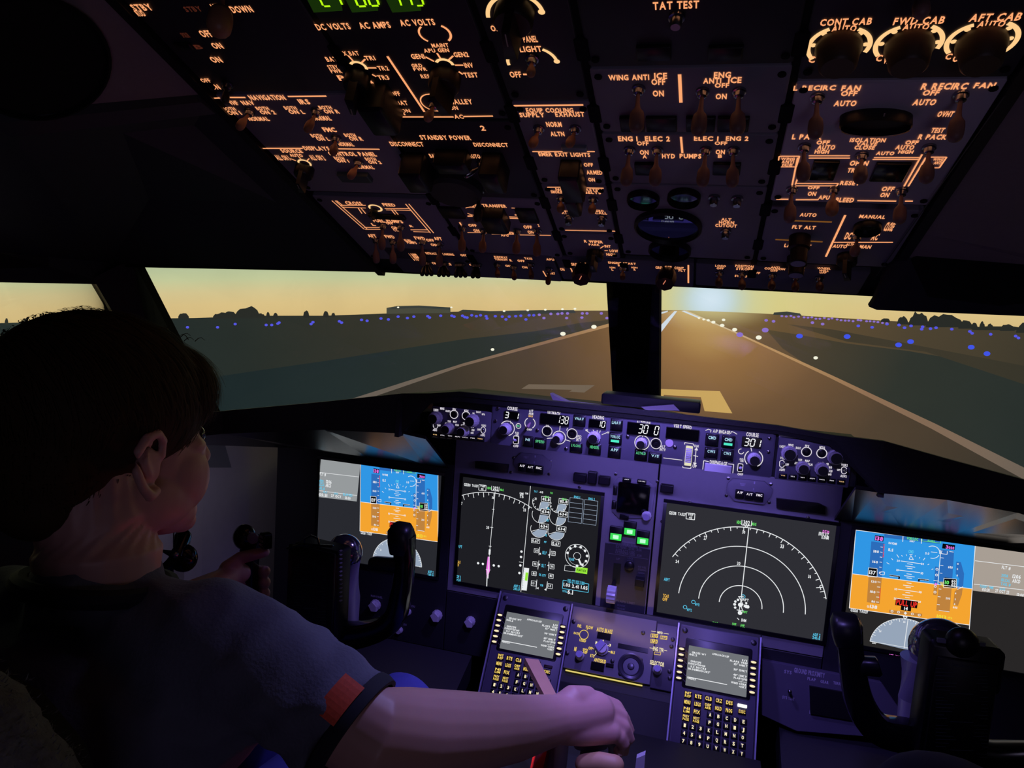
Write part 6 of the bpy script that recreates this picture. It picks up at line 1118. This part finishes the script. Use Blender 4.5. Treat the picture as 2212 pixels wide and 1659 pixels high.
for s_, *q in (('SYS', 1694, 1448, 1710, 1455), ('GROUND PROXIMITY', 1715, 1448, 1782, 1458), ('FLAP', 1744, 1464, 1762, 1470), ('GEAR', 1772, 1470, 1790, 1476), ('TERR', 1800, 1473, 1816, 1479), ('INHIBIT', 1748, 1536, 1768, 1543), ('NORM', 1778, 1542, 1794, 1548), ('SYS TEST', 1690, 1505, 1716, 1511)): b.text(LP, s_, *q)
b.build('lettering', mat('dim_lettering', (170, 165, 185), .6), t, noms=True)
b = MB(); A = LP.hit(1704, 1490, .001); b.tube([A, A+V((0, -.014, .004))], [.002, .0036], seg=12); b.build('toggle_switch', chrome, t, smooth=True)
# knee panels left and right, below the display row
for sx, (a, c), lb in ((-1, (-.735, -.28), 'left'), (1, (.29, .735), 'right')):
    t = thing('lower_shelf', 'dark lower ledge under the %s flight displays' % lb, 'shelf', ((a+c)/2, 1.22, .62))
    b = MB(); b.slab([(a, 1.29, .655), (c, 1.29, .655), (c, 1.12, .60), (a, 1.12, .60)], (0, 0, -.05)); b.build('ledge', mipd, t)
# ================================================================ control yokes
gloss = mat('yoke_gloss_black', (10, 10, 11), .16, spec=.7); satin = mat('yoke_satin_black', (13, 13, 15), .38)
chromed = mat('column_dome', (150, 150, 160), .12, .9); colm = mat('column_grey', (128, 124, 144), .3)
def sweep(b, P, pts, prof, mi=0):
    """rounded-rectangle section swept along image points; prof: (half width in panel, half depth along normal) per point"""
    W = [P.hit(x, y, d) for x, y, d in pts]; n = len(W); vs = []; fs = []; K = 12
    for i, p in enumerate(W):
        t = (W[min(i+1, n-1)]-W[max(i-1, 0)]).normalized(); a = P.n.cross(t).normalized()
        for k in range(K):
            th = 2*PI*k/K; c, s_ = math.cos(th), math.sin(th); sg = lambda v: (abs(v)**.6)*(1 if v > 0 else -1)
            vs.append(p+a*prof[i][0]*sg(c)+P.n*prof[i][1]*sg(s_))
    for i in range(n-1):
        for k in range(K): j = (k+1) % K; fs.append((i*K+k, i*K+j, (i+1)*K+j, (i+1)*K+k))
    fs.append(tuple(range(K))); fs.append(tuple((n-1)*K+k for k in range(K))); b.add(vs, fs, mi)
def smooth_pts(p, q, m=4):
    P = []; Q = []; n = len(p)
    for i in range(n-1):
        a, b_, c, d = p[max(i-1, 0)], p[i], p[i+1], p[min(i+2, n-1)]; qa, qb, qc, qd = q[max(i-1, 0)], q[i], q[i+1], q[min(i+2, n-1)]
        for k in range(m):
            t = k/m; f = lambda A, B, C, D: .5*((2*B)+(-A+C)*t+(2*A-5*B+4*C-D)*t*t+(-A+3*B-3*C+D)*t**3)
            P.append(tuple(f(A, B, C, D) for A, B, C, D in zip(a, b_, c, d))); Q.append(tuple(f(A, B, C, D) for A, B, C, D in zip(qa, qb, qc, qd)))
    P.append(p[-1]); Q.append(q[-1]); return P, Q
YP = Plane((-.45, 1.0, .9), (1, 0, 0), (0, 0, -1), (0, -1, 0))
def part(b, name, m, t, **k): return b.build(name, m, t, smooth=True, **k)
# --- left yoke
t = thing('control_yoke', 'left black control yoke held by the boy, with a clipboard on its hub', 'yoke', tuple(YP.hit(700, 1400)), 'control yokes')
b = MB(); sweep(b, YP, *smooth_pts([(640, 1340, 0), (720, 1372, 0), (800, 1366, .004), (852, 1335, .006), (868, 1270, .006), (874, 1215, .006), (872, 1160, .004)], [(.022, .016), (.024, .016), (.019, .015), (.017, .015), (.0155, .014), (.0155, .014), (.017, .014)]))
part(b, 'right_horn', gloss, t)
b = MB(); sweep(b, YP, [(866, 1195, .006), (866, 1170, .006), (866, 1145, .006), (868, 1132, .004)], [(.016, .014), (.0185, .018), (.0185, .018), (.013, .013)]); sweep(b, YP, [(885, 1200, -.008), (884, 1160, -.008), (882, 1142, -.008)], [(.007, .012), (.0085, .014), (.006, .010)]); part(b, 'right_horn_head', satin, t, angle=60)
b = MB(); sweep(b, YP, [(872, 1222, .006), (840, 1220, .01), (810, 1218, .014), (800, 1216, .015)], [(.012, .012), (.011, .011), (.0115, .011), (.009, .009)]); part(b, 'thumb_rest', satin, t, angle=60)
b = MB(); sweep(b, YP, *smooth_pts([(700, 1385, 0), (640, 1370, 0), (570, 1345, .004), (540, 1300, .008), (536, 1240, .008), (540, 1190, .008), (548, 1160, .008)], [(.022, .016), (.022, .016), (.018, .015), (.016, .014), (.015, .013), (.015, .013), (.016, .014)]))
part(b, 'left_horn', gloss, t)
b = MB(); A = YP.hit(528, 1160, .014); b.ball(A, (.019, .017, .021)); part(b, 'left_horn_head', gloss, t)
b = MB(); b.lathe(Plane(YP.hit(546, 1163, .030), (1, .2, 0), (0, 0, -1), (.2, -1, .1)), 0, 0, [(.009, -.004), (.009, .001), (.006, .002)], seg=20); part(b, 'trim_switch_pad', mat('pad_grey', (150, 146, 156), .35), t)
b = MB(); SW = Plane(YP.hit(572, 1168, .022), V((1, -.5, 0)), (0, 0, -1), V((-.5, -1, .1)).normalized()); b.rect(SW, -.0085, -.013, .0085, .013, -.008, .006, 0, .002, r=.004); o = part(b, 'switch_block', gloss, t)
b = MB()
for k, s_ in enumerate(('DISC', 'TRIM', 'MIC')): b.textuv(SW, s_, -.0065, -.009+k*.0065, .013, .0042, 0, .0065)
b.build('switch_legend', mat('legend_pink', (225, 196, 196), .5), o, noms=True)
# chrome dome, column and hub
def column(t, dome, r, cx, y0, y1, cr):
    b = MB(); A = YP.hit(dome[0], dome[1], -.03); b.ball(A, (r, r*.9, r), seg=32, rings=20); part(b, 'chrome_dome', chromed, t)
    b = MB(); b.tube([YP.hit(cx, y0, -.03), YP.hit(cx-4, (y0+y1)/2, -.03), YP.hit(cx-10, y1, -.02)], cr, seg=24, caps=False); part(b, 'column_shaft', colm, t)
column(t, (745, 1192), .029, 752, 1196, 1380, .0225)
b = MB(); HB = Plane(YP.hit(690, 1280, .03), (1, -.10, 0), (0, 0, -1), (-.10, -1, 0)); b.boxpx(HB, 628, 1182, 726, 1385, -.035, 0, 0, .004, r=.006); part(b, 'hub_body', satin, t)
b = MB()
for k in range(13): u_, v_ = HB.uv(735, 1190+k*9); b.rect(HB, u_-.0015, v_-.0006, u_+.0015, v_+.0006, -.004, .0015)
b.build('scale_ticks', mat('tick_grey', (120, 116, 130), .5), t)
c_ = thing('clipboard', 'black clipboard with a faint printed checklist clamped on the left yoke', 'clipboard', tuple(HB.hit(675, 1280, .004)))
CB = Plane(HB.w(0, 0, .001), HB.u, HB.v, HB.n); b = MB(); b.boxpx(CB, 622, 1184, 722, 1378, .0005, .004, 0, .001, r=.003); b.build('board', satin, c_, smooth=True)
paper = mat('checklist_black', (8, 8, 9), .5); b = MB(); b.boxpx(CB, 632, 1204, 712, 1372, .004, .0046); b.build('checklist', paper, c_)
def check(CB, x0, x1, y0, n, dy, c_, title, sl=0):
    b = MB(); rr = random.Random(5); b.text(CB, title, x0+(x1-x0)*.3, y0-dy*.95, x0+(x1-x0)*.72, y0-dy*.35)
    for v in range(len(b.v)): b.v[v] += CB.n*.0045
    for k in range(n):
        y = y0+k*dy; a = rr.uniform(.16, .42); c = rr.uniform(.10, .28)
        if k % 8 == 7: b.linepx(CB, x0+(x1-x0)*.28, y, x0+(x1-x0)*.72, y+2, .0010, .0050); continue
        b.linepx(CB, x0, y, x0+(x1-x0)*a, y+1.2, .0007, .0050); b.linepx(CB, x1-(x1-x0)*c, y+1, x1, y+2, .0007, .0050)
    b.build('checklist_print', mat('print_faint', (70, 78, 82), .6), c_, noms=True)
check(CB, 640, 708, 1218, 24, 6.2, c_, 'CHECKLIST')
b = MB(); A = CB.hit(655, 1180, .006); b.tube([CB.hit(622, 1184, .004), CB.hit(650, 1176, .006), CB.hit(716, 1180, .004)], .0035, seg=8, flat=.6); b.tube([CB.hit(656, 1178, .006), CB.hit(658, 1164, .007), CB.hit(672, 1157, .008), CB.hit(686, 1163, .007), CB.hit(690, 1178, .006)], .0016, seg=8); b.build('spring_clip', mat('clip_steel', (60, 60, 64), .2, .9), c_, smooth=True)
# --- right yoke
t = thing('control_yoke', 'right black control yoke with a tall ribbed hub in the lower right corner', 'yoke', tuple(YP.hit(2000, 1620)), 'control yokes')
b = MB(); sweep(b, YP, *smooth_pts([(2040, 1605, 0), (1960, 1590, 0), (1895, 1572, .004), (1858, 1520, .006), (1842, 1450, .006), (1836, 1400, .006), (1832, 1365, .004)], [(.022, .016), (.022, .016), (.020, .015), (.0185, .015), (.0165, .014), (.0165, .014), (.018, .014)])); part(b, 'left_horn', gloss, t)
b = MB(); sweep(b, YP, [(1832, 1390, .006), (1829, 1370, .006), (1826, 1345, .006), (1826, 1330, .004)], [(.0165, .014), (.0185, .018), (.0185, .018), (.015, .013)]); sweep(b, YP, [(1848, 1380, -.008), (1846, 1350, -.008), (1845, 1338, -.008)], [(.008, .012), (.0095, .014), (.007, .010)]); part(b, 'left_horn_head', satin, t, angle=60)
b = MB(); sweep(b, YP, [(1845, 1440, .006), (1870, 1438, .01), (1895, 1440, .014), (1900, 1440, .015)], [(.0125, .012), (.0115, .011), (.012, .011), (.010, .009)]); part(b, 'thumb_rest', satin, t, angle=60)
column(t, (2032, 1400), .0385, 1985, 1420, 1600, .0225)
b = MB(); sweep(b, YP, [(2050, 1625, 0), (2150, 1640, 0), (2260, 1640, .004), (2300, 1590, .006)], [(.022, .016)]*4); part(b, 'right_horn', gloss, t)
HR = Plane(YP.hit(2070, 1500, .03), (1, .06, 0), (0, 0, -1), (.06, -1, 0)); b = MB(); b.boxpx(HR, 1992, 1392, 2152, 1650, -.035, 0, 0, .005, r=.006); b.boxpx(HR, 2030, 1400, 2172, 1500, -.02, -.002, 0, .004, r=.008); part(b, 'hub_body', satin, t)
b = MB(); b.ball(HR.hit(2078, 1388, .0), (.019, .014, .019)); part(b, 'hub_cap_ball', satin, t)
b = MB(); b.boxpx(HR, 2024, 1380, 2050, 1388, -.002, .002); b.boxpx(HR, 2100, 1386, 2128, 1394, -.002, .002); b.build('hub_top_windows', mat('legend_grey', (110, 112, 120), .3), t)
b = MB(); b.lathe(HR, *HR.uv(2076, 1424), [(.001, 0), (.001, .001)], seg=8); b.build('hub_pin', chrome, t)
c_ = thing('checklist_plate', 'black checklist plate with faint print on the right yoke hub', 'checklist', tuple(HR.hit(2070, 1520, .003)))
CR = Plane(HR.w(0, 0, .001), HR.u, HR.v, HR.n); b = MB(); b.boxpx(CR, 2006, 1424, 2140, 1640, .0005, .0042, 0, .0008, r=.002); b.build('plate', paper, c_, smooth=True)
check(CR, 2018, 2130, 1440, 26, 7.6, c_, 'CHECKLIST')
# --- small cabin fittings by the left sidewall
t = thing('sidewall_lamp', 'glossy black round lamp head on a short arm at the left sidewall', 'lamp', tuple(hitY(392, 1200, .80)))
b = MB(); A = hitY(396, 1205, .86); b.ball(A, (.021, .018, .021)); b.build('lamp_head', gloss, t, smooth=True)
b = MB(); b.tube([hitY(395, 1160, .87), hitY(388, 1200, .85), hitY(352, 1235, .84), hitY(320, 1270, .84)], [.012, .011, .009, .009], seg=12); b.build('arm', gloss, t, smooth=True)
b = MB(); b.tube([hitY(352, 1190, .84), hitY(378, 1198, .84)], [.002, .006], seg=8); b.build('nozzle', chrome, t, smooth=True)
# ================================================================ the boy in the left seat
from mathutils import noise as NZ
skin = mat('skin', (202, 154, 146), .48, sss=.12, noise=.05, nscale=40); shirtm = mat('tshirt_slate', (98, 98, 116), .85, noise=.12, nscale=300, bump=.25)
navy = mat('shirt_trim_navy', (18, 18, 34), .8); jean = mat('trousers_blue', (66, 70, 150), .8, noise=.1, nscale=200); hairm = mat('hair_dark_brown', (60, 45, 28), .7, spec=.15); tagm = mat('sleeve_tag_orange', (224, 84, 52), .7, noise=.25, nscale=400)
boy = thing('person', 'boy in a dark t-shirt seen from behind, left hand on the yoke', 'person', (-.46, .45, .48))
HC = at(243, 916, .72)
fh = V((.29, .95, -.12)).normalized(); lh = V((0, 0, 1)).cross(fh).normalized(); uh = fh.cross(lh)
HM = Matrix((( fh.x, lh.x, uh.x), (fh.y, lh.y, uh.y), (fh.z, lh.z, uh.z)))
hp = lambda x, y, z: HC+HM @ V((x, y, z))
def limb(b, pts, rad, flat=1): b.tube(pts, rad, seg=20, flat=flat)
b = MB()
E3 = lambda c, r, **k: b.ball(hp(*c), r, M=HM, **k)
E3((-.014, 0, .022), (.099, .080, .082)); E3((.034, 0, -.038), (.064, .061, .072)); E3((.062, 0, -.090), (.038, .038, .028)); E3((.086, 0, -.104), (.018, .020, .015))
for s in (-1, 1):
    E3((.052, s*.036, -.050), (.035, .029, .040)); E3((.024, s*.048, -.070), (.044, .020, .030)); E3((.066, s*.024, .016), (.018, .022, .010)); E3((.060, s*.034, -.016), (.020, .022, .012))
E3((.058, 0, .035), (.034, .056, .040)); E3((.090, 0, -.064), (.013, .022, .009)); E3((.091, 0, -.075), (.012, .018, .008)); E3((.100, 0, -.036), (.013, .012, .010))
limb(b, [hp(.078, 0, .004), hp(.092, 0, -.016), hp(.106, 0, -.034)], [.008, .009, .009])
for s in (-1, 1):   # ears: helix rim, bowl and lobe
    ctr = [(.004, -.052), (-.003, -.060)]; rim = [(.010, -.008), (.008, .008), (-.002, .016), (-.014, .012), (-.021, -.002), (-.020, -.018), (-.012, -.034), (-.002, -.044), (.006, -.040)]
    P3_ = [hp(x-.002, s*(.075+.011*min(1, max(0, (.012-x)*60))), z-.012) for x, z in rim]
    limb(b, P3_, [.0035, .0042, .0044, .0046, .0048, .0046, .0046, .0058, .0052])
    E3((-.006, s*.077, -.030), (.014, .004, .020))
    limb(b, [hp(-.010, s*.083, -.006), hp(-.013, s*.084, -.022), hp(-.006, s*.083, -.036)], [.003, .0032, .003])
NB = at(215, 1250, .70)
limb(b, [hp(-.030, 0, -.045), at(214, 1130, .705), at(214, 1190, .70), NB+V((0, 0, -.03))], [.056, .056, .057, .050])
# torso under the shirt
SR_ = at(560, 1432, .665); SL_ = V((-.635, .53, .985)); HIPS = V((-.47, .47, .60))
limb(b, [NB+V((0, 0, -.05)), V((-.46, .53, .92)), V((-.465, .50, .75)), HIPS], [.045, .085, .09, .10], flat=.8)
limb(b, [NB+V((.02, 0, -.07)), SR_], [.040, .040]); limb(b, [NB+V((-.02, 0, -.07)), SL_], [.040, .040])
# right arm and hand
limb(b, [SR_, at(700, 1520, .64), at(800, 1585, .63), at(880, 1588, .67), at(1000, 1583, .74), at(1110, 1573, .80), at(1190, 1556, .85)], [.044, .040, .040, .0415, .040, .0345, .0285], flat=1)
def H(x, y, d): return at(x, y, d)
limb(b, [H(1190, 1556, .85), H(1235, 1548, .87), H(1285, 1538, .89)], [.0275, .0275, .025])
limb(b, [H(1208, 1538, .862), H(1240, 1510, .875), H(1268, 1504, .89)], [.0185, .0170, .0125])
limb(b, [H(1215, 1578, .85), H(1262, 1580, .865), H(1318, 1582, .88)], [.016, .0165, .0135])
for f in ([(1285, 1512, .895), (1330, 1528, .912), (1348, 1556, .922), (1346, 1590, .928)], [(1300, 1528, .892), (1342, 1548, .905), (1356, 1578, .914), (1350, 1608, .918)], [(1306, 1552, .886), (1346, 1572, .895), (1357, 1597, .902), (1348, 1620, .905)], [(1306, 1576, .880), (1338, 1592, .884), (1346, 1608, .888), (1338, 1622, .890)]):
    limb(b, [H(*q) for q in f], [.0115, .0100, .0090, .0078])
limb(b, [H(1245, 1530, .885), H(1282, 1540, .915), H(1308, 1566, .925), H(1318, 1590, .925)], [.013, .0115, .010, .009])
# left arm and hand on the yoke horn
Yq = hitY
limb(b, [SL_, V((-.66, .66, .90)), Yq(330, 1345, .74), Yq(425, 1290, .85), Yq(478, 1258, .935)], [.042, .038, .034, .027, .0205])
limb(b, [Yq(470, 1262, .92), Yq(498, 1245, .955), Yq(520, 1238, .972)], [.020, .0195, .016]); limb(b, [Yq(480, 1272, .93), Yq(508, 1275, .965), Yq(520, 1275, .975)], [.017, .0165, .013])
limb(b, [Yq(492, 1228, .95), Yq(520, 1205, .968), Yq(548, 1198, .974), Yq(572, 1193, .982)], [.0135, .0105, .0095, .0080])
for k, (y, rr_) in enumerate(((1232, .0098), (1256, .0100), (1279, .0095), (1301, .0082))):
    limb(b, [Yq(514, y, .975), Yq(512, y+1, 1.015), Yq(536, y+2, 1.035), Yq(562, y+2, 1.020), Yq(573, y+2, .995)], [rr_*1.1, rr_, rr_, rr_, rr_*.9])
body = b.build('body', skin, boy, noms=True); remesh(body, .0024, 4, .5)
b = MB()
for s in (-1, 1): b.ball(hp(.0725, s*.030, -.006), .0105)
ey = b.build('eyes', mat('eye_dark', (30, 24, 22), .1), boy, smooth=True)
b = MB()
for s in (-1, 1):
    for k in range(9): q = hp(.078+.002*math.sin(k), s*(.022+k*.0022), -.001); b.tube([q, q+fh*.005+lh*s*.003+uh*(-.001+.0002*k)], [.0005, .0002], seg=5)
b.build('eyelashes', hairm, boy, noms=True)
# hair: shell and strands
b = MB(); E3 = lambda c, r, **k: b.ball(hp(*c), r, M=HM, **k)
E3((-.018, 0, .026), (.1055, .0865, .0855)); E3((-.052, 0, -.026), (.062, .066, .066)); E3((-.060, 0, -.066), (.042, .050, .044)); E3((.046, 0, .040), (.050, .068, .050)); E3((.062, 0, .026), (.028, .052, .026))
hair = b.build('hair', hairm, boy, noms=True); remesh(hair, .004, 6, .5)
me = hair.data; off = wloc(boy); rr = random.Random(11); vs = [v.co.copy()+off for v in me.vertices]; ns = [v.normal.copy() for v in me.vertices]
hb = MB()
for i in range(4200):
    k = rr.randrange(len(vs)); p = vs[k]; n_ = ns[k]; l_ = HM.transposed() @ (p-HC)
    if l_.z < -.075 or (abs(l_.y) > .055 and -.055 < l_.z < .012 and -.04 < l_.x < .03): continue
    flow = HM @ V((.55 if l_.z > .02 else -.15, (1 if l_.y > 0 else -1)*.35*(1-abs(l_.y)/.09), -.35-.9*min(1, abs(l_.y)/.08) if l_.z > .02 else -1))
    if l_.x > .045 and l_.z < .09: flow = HM @ V((.15, .12*(1 if l_.y > 0 else -1), -1))
    flow = (flow-n_*flow.dot(n_)); 
    if flow.length < 1e-3: continue
    flow.normalize(); sd = flow.cross(n_)
    L_ = rr.uniform(.018, .040)*(.22 if l_.z < -.01 and l_.x < .04 else 1); w_ = rr.uniform(.0005, .0011)
    j = sd*rr.uniform(-.25, .25); lift = rr.uniform(.0005, .003); pts = []
    for q in range(5):
        t_ = q/4; c = p+(flow+j*t_)*L_*t_+n_*(lift*(1+1.4*t_)-.020*t_*t_*L_/.04*.6); pts.append(c)
    a_ = []
    for q, c in enumerate(pts): ww = w_*(1-.8*q/4); a_ += [c-sd*ww, c+sd*ww]
    hb.add(a_, [(2*q, 2*q+1, 2*q+3, 2*q+2) for q in range(4)])
for i in range(26):    # fly-away wisps on the crown
    x = rr.uniform(-.04, .07); y = rr.uniform(-.05, .05); p = hp(x, y, .108-abs(x)*.25); pts = [p+(HM @ V((.25*t_*(1 if i % 2 else -1), .1, .35*t_-.3*t_*t_)))*.045 for t_ in (0, .3, .6, 1)]
    hb.tube(pts, [.0005, .0004, .0003, .0002], seg=4)
o = hb.build('hair_strands', hairm, hair, noms=True)
b = MB()
limb(b, [NB+V((0, -.004, -.020)), NB+V((0, -.004, -.055)), V((-.46, .525, .945)), V((-.465, .50, .76)), HIPS+V((0, 0, -.02))], [.068, .096, .134, .122, .125], flat=.90)
limb(b, [NB+V((.035, 0, -.052)), at(440, 1385, .675), SR_], [.058, .058, .056]); limb(b, [NB+V((-.035, 0, -.052)), NB+V((-.10, -.005, -.065)), SL_], [.058, .056, .054])
limb(b, [V((-.36, .54, .93)), SR_+V((-.02, 0, -.02))], [.09, .060]); limb(b, [V((-.385, .52, .92)), V((-.37, .54, .80)), V((-.39, .52, .66))], [.10, .105, .11])
SE = at(750, 1571, .636); S2 = at(650, 1490, .65); dS = (SE-S2).normalized()
b.tube([SR_, S2, SE], [.058, .0535, .0520], seg=24, caps=False)
SLe = V((-.655, .64, .91)); b.tube([SL_, SLe], [.054, .048], seg=20, caps=False)
sh = b.build('t_shirt', shirtm, boy, noms=True); remesh(sh, .0045, 7, .5)
shn = [v.normal.copy() for v in sh.data.vertices]
for v, vn in zip(sh.data.vertices, shn):
    p = v.co+off; q = V((p.x*9, p.y*9, p.z*9)); a = NZ.noise(q*1.1)*.0060+NZ.noise(V((p.x*40+p.z*18, p.y*14, p.z*30)))*.0024+(abs(NZ.noise(V((p.x*16+p.y*9, p.y*14-p.z*10, p.z*20))))-.25)*-.010
    t_ = (p-S2).dot(dS); v.co += vn*(a-.001+.0018*math.sin(t_*170+NZ.noise(q)*5)*max(0, min(1, (t_+.06)*14)))
# collar band, sleeve hem and tag
b = MB(); R0 = [NB+V((math.cos(2*PI*k/28)*.0665, math.sin(2*PI*k/28)*.062-.002, -.004-.012*math.sin(2*PI*k/28))) for k in range(29)]
b.tube(R0, .0095, seg=8, caps=False); b.build('collar', navy, sh, smooth=True)
def cuff(c, d, r, w, name, m, parent):
    P = Plane(c, d.cross(V((0, 0, 1))).normalized(), d.cross(d.cross(V((0, 0, 1)))).normalized(), d); b = MB(); n = 40; vs = []; fs = []
    for k in range(n):
        a = 2*PI*k/n
        for (r_, h_) in ((r, -w), (r+.0012, -w*.5), (r, 0), (r-.004, 0), (r-.004, -w)): vs.append(P.w(r_*math.cos(a), r_*math.sin(a), h_))
    for k in range(n):
        j = (k+1) % n
        for i in range(5): e = (i+1) % 5; fs.append((k*5+i, j*5+i, j*5+e, k*5+e))
    b.add(vs, fs); return b.build(name, m, parent, smooth=True), P
cuff(SE+dS*.011, dS, .0535, .013, 'sleeve_hem', navy, sh)
A = at(782, 1506, .585); tn = (CAMP-A).normalized()
cc = SE+dS*(-.006); toC = (CAMP-cc); toC -= dS*toC.dot(dS); toC.normalize(); upS = dS.cross(toC).normalized()
if upS.z < 0: upS = -upS
b = MB(); vs = []; n = 8
for i in range(n+1):
    a = math.radians(-6+i*5.0)
    for t_ in (-.014, .007): vs.append(cc+(toC*math.cos(a)+upS*math.sin(a))*.0560+dS*t_)
b.add(vs, [(2*i, 2*i+1, 2*i+3, 2*i+2) for i in range(n)]); o = b.build('sleeve_tag', tagm, sh, noms=True); o['label'] = 'orange red woven tag on the sleeve hem'
# trousers
b = MB(); KN = hitY(872, 1542, .90)
limb(b, [HIPS+V((.09, -.02, -.04)), V((-.33, .68, .70)), KN, KN+V((.02, .10, -.12)), V((-.22, 1.12, .30)), V((-.22, 1.14, .08))], [.10, .082, .060, .056, .05, .045])
limb(b, [HIPS+V((-.09, -.02, -.04)), V((-.60, .70, .68)), V((-.62, .92, .72)), V((-.62, 1.05, .58)), V((-.60, 1.14, .30)), V((-.60, 1.16, .08))], [.10, .082, .060, .056, .05, .045])
limb(b, [HIPS+V((0, 0, .03)), HIPS+V((0, -.02, -.06))], [.115, .11]); tr_ = b.build('trousers', jean, boy, noms=True); remesh(tr_, .008, 6, .5)
b = MB()
for x in (-.22, -.60): b.tube([(x, 1.10, .05), (x, 1.18, .045), (x, 1.27, .035)], [.045, .042, .032], seg=14)
b.build('shoes', black, boy, smooth=True)
wool = mat('sheepskin_grey', (104, 102, 108), .95, noise=.3, nscale=160, bump=.8); seatm = mat('seat_fabric_dark', (30, 26, 30), .85, noise=.15)
st_ = thing('pilot_seat', 'left pilot seat with grey sheepskin rim, in the lower left corner', 'seat', (-.47, .40, 0))
b = MB(); b.hull8([V((-.68, .28, .52)), V((-.27, .28, .52)), V((-.27, .80, .52)), V((-.68, .80, .52)), V((-.67, .30, .60-.13)), V((-.28, .30, .60-.13)), V((-.28, .78, .60-.13)), V((-.67, .78, .60-.13))]); b.build('seat_cushion', seatm, st_)
BP = Plane((-.455, .355, .820), (1, 0, 0), (0, .12, -1), (0, -1, -.12)); b = MB(); b.rect(BP, -.185, -.245, .185, .25, -.05, .025, 0, .02, r=.09); b.build('seat_back', seatm, st_, smooth=True, angle=60)
rim = [(.185, .26), (.185, .05), (.185, -.13), (.170, -.195), (.130, -.240), (.06, -.262), (-.06, -.262), (-.13, -.240), (-.170, -.195), (-.185, -.13), (-.185, .26)]
b = MB(); b.tube([BP.w(u, v, .0) for u, v in smooth_pts(rim, rim, 8)[0]], .034, seg=24); o = b.build('wool_rim', wool, st_, smooth=2)
on_ = [v.normal.copy() for v in o.data.vertices]
for v, vn in zip(o.data.vertices, on_): p = v.co; v.co += vn*(NZ.noise(p*60)*.006+NZ.noise(p*170)*.004)
fb = MB(); rr = random.Random(4)
for i in range(9000):
    v = o.data.vertices[rr.randrange(len(o.data.vertices))]; p = v.co+wloc(st_)+V((rr.uniform(-.004, .004), rr.uniform(-.004, .004), rr.uniform(-.004, .004))); d = (v.normal+V((rr.uniform(-.7, .7), rr.uniform(-.7, .7), rr.uniform(-.7, .7)))).normalized()*rr.uniform(.002, .005); sd = d.cross(V((.3, .5, .8))).normalized()*.0006
    fb.add([p-sd, p+sd, p+d], [(0, 1, 2)])
fo = fb.build('wool_pile', wool, st_, noms=True); fo['kind'] = 'stuff'
for k, off_ in enumerate((.040, .056)):
    b = MB(); q = [(u*(1-off_/.185*.75), v*(1-off_/.26*.8)+.012) for u, v in rim]; b.tube([BP.w(u, v, .030) for u, v in smooth_pts(q, q, 8)[0]], .004, seg=8); b.build('piping', mat('piping_brown', (62, 52, 56), .7), st_, smooth=True)
b = MB(); b.slab([(-.60, .36, .05), (-.36, .36, .05), (-.36, .70, .05), (-.60, .70, .05)], (0, 0, .38)); b.build('seat_base', black, st_)
t = thing('pilot_seat', 'right pilot seat edge peeking in at the lower right corner', 'seat', (.47, .45, 0))
b = MB(); A = at(2085, 1800, .62); b.ball(A, (.075, .10, .042)); b.tube([A+V((0, -.05, -.02)), A+V((.02, -.22, -.05))], [.05, .05], seg=20); b.build('seat_cushion', mat('seat_blue', (60, 64, 140), .85, noise=.1), t, smooth=True)
b = MB(); b.hull8([A+V((-.05, -.3, -.9)), A+V((.10, -.3, -.9)), A+V((.10, .05, -.9)), A+V((-.05, .05, -.9)), A+V((-.05, -.3, -.03)), A+V((.10, -.3, -.03)), A+V((.10, .05, -.03)), A+V((-.05, .05, -.03))]); b.build('seat_base', black, t)
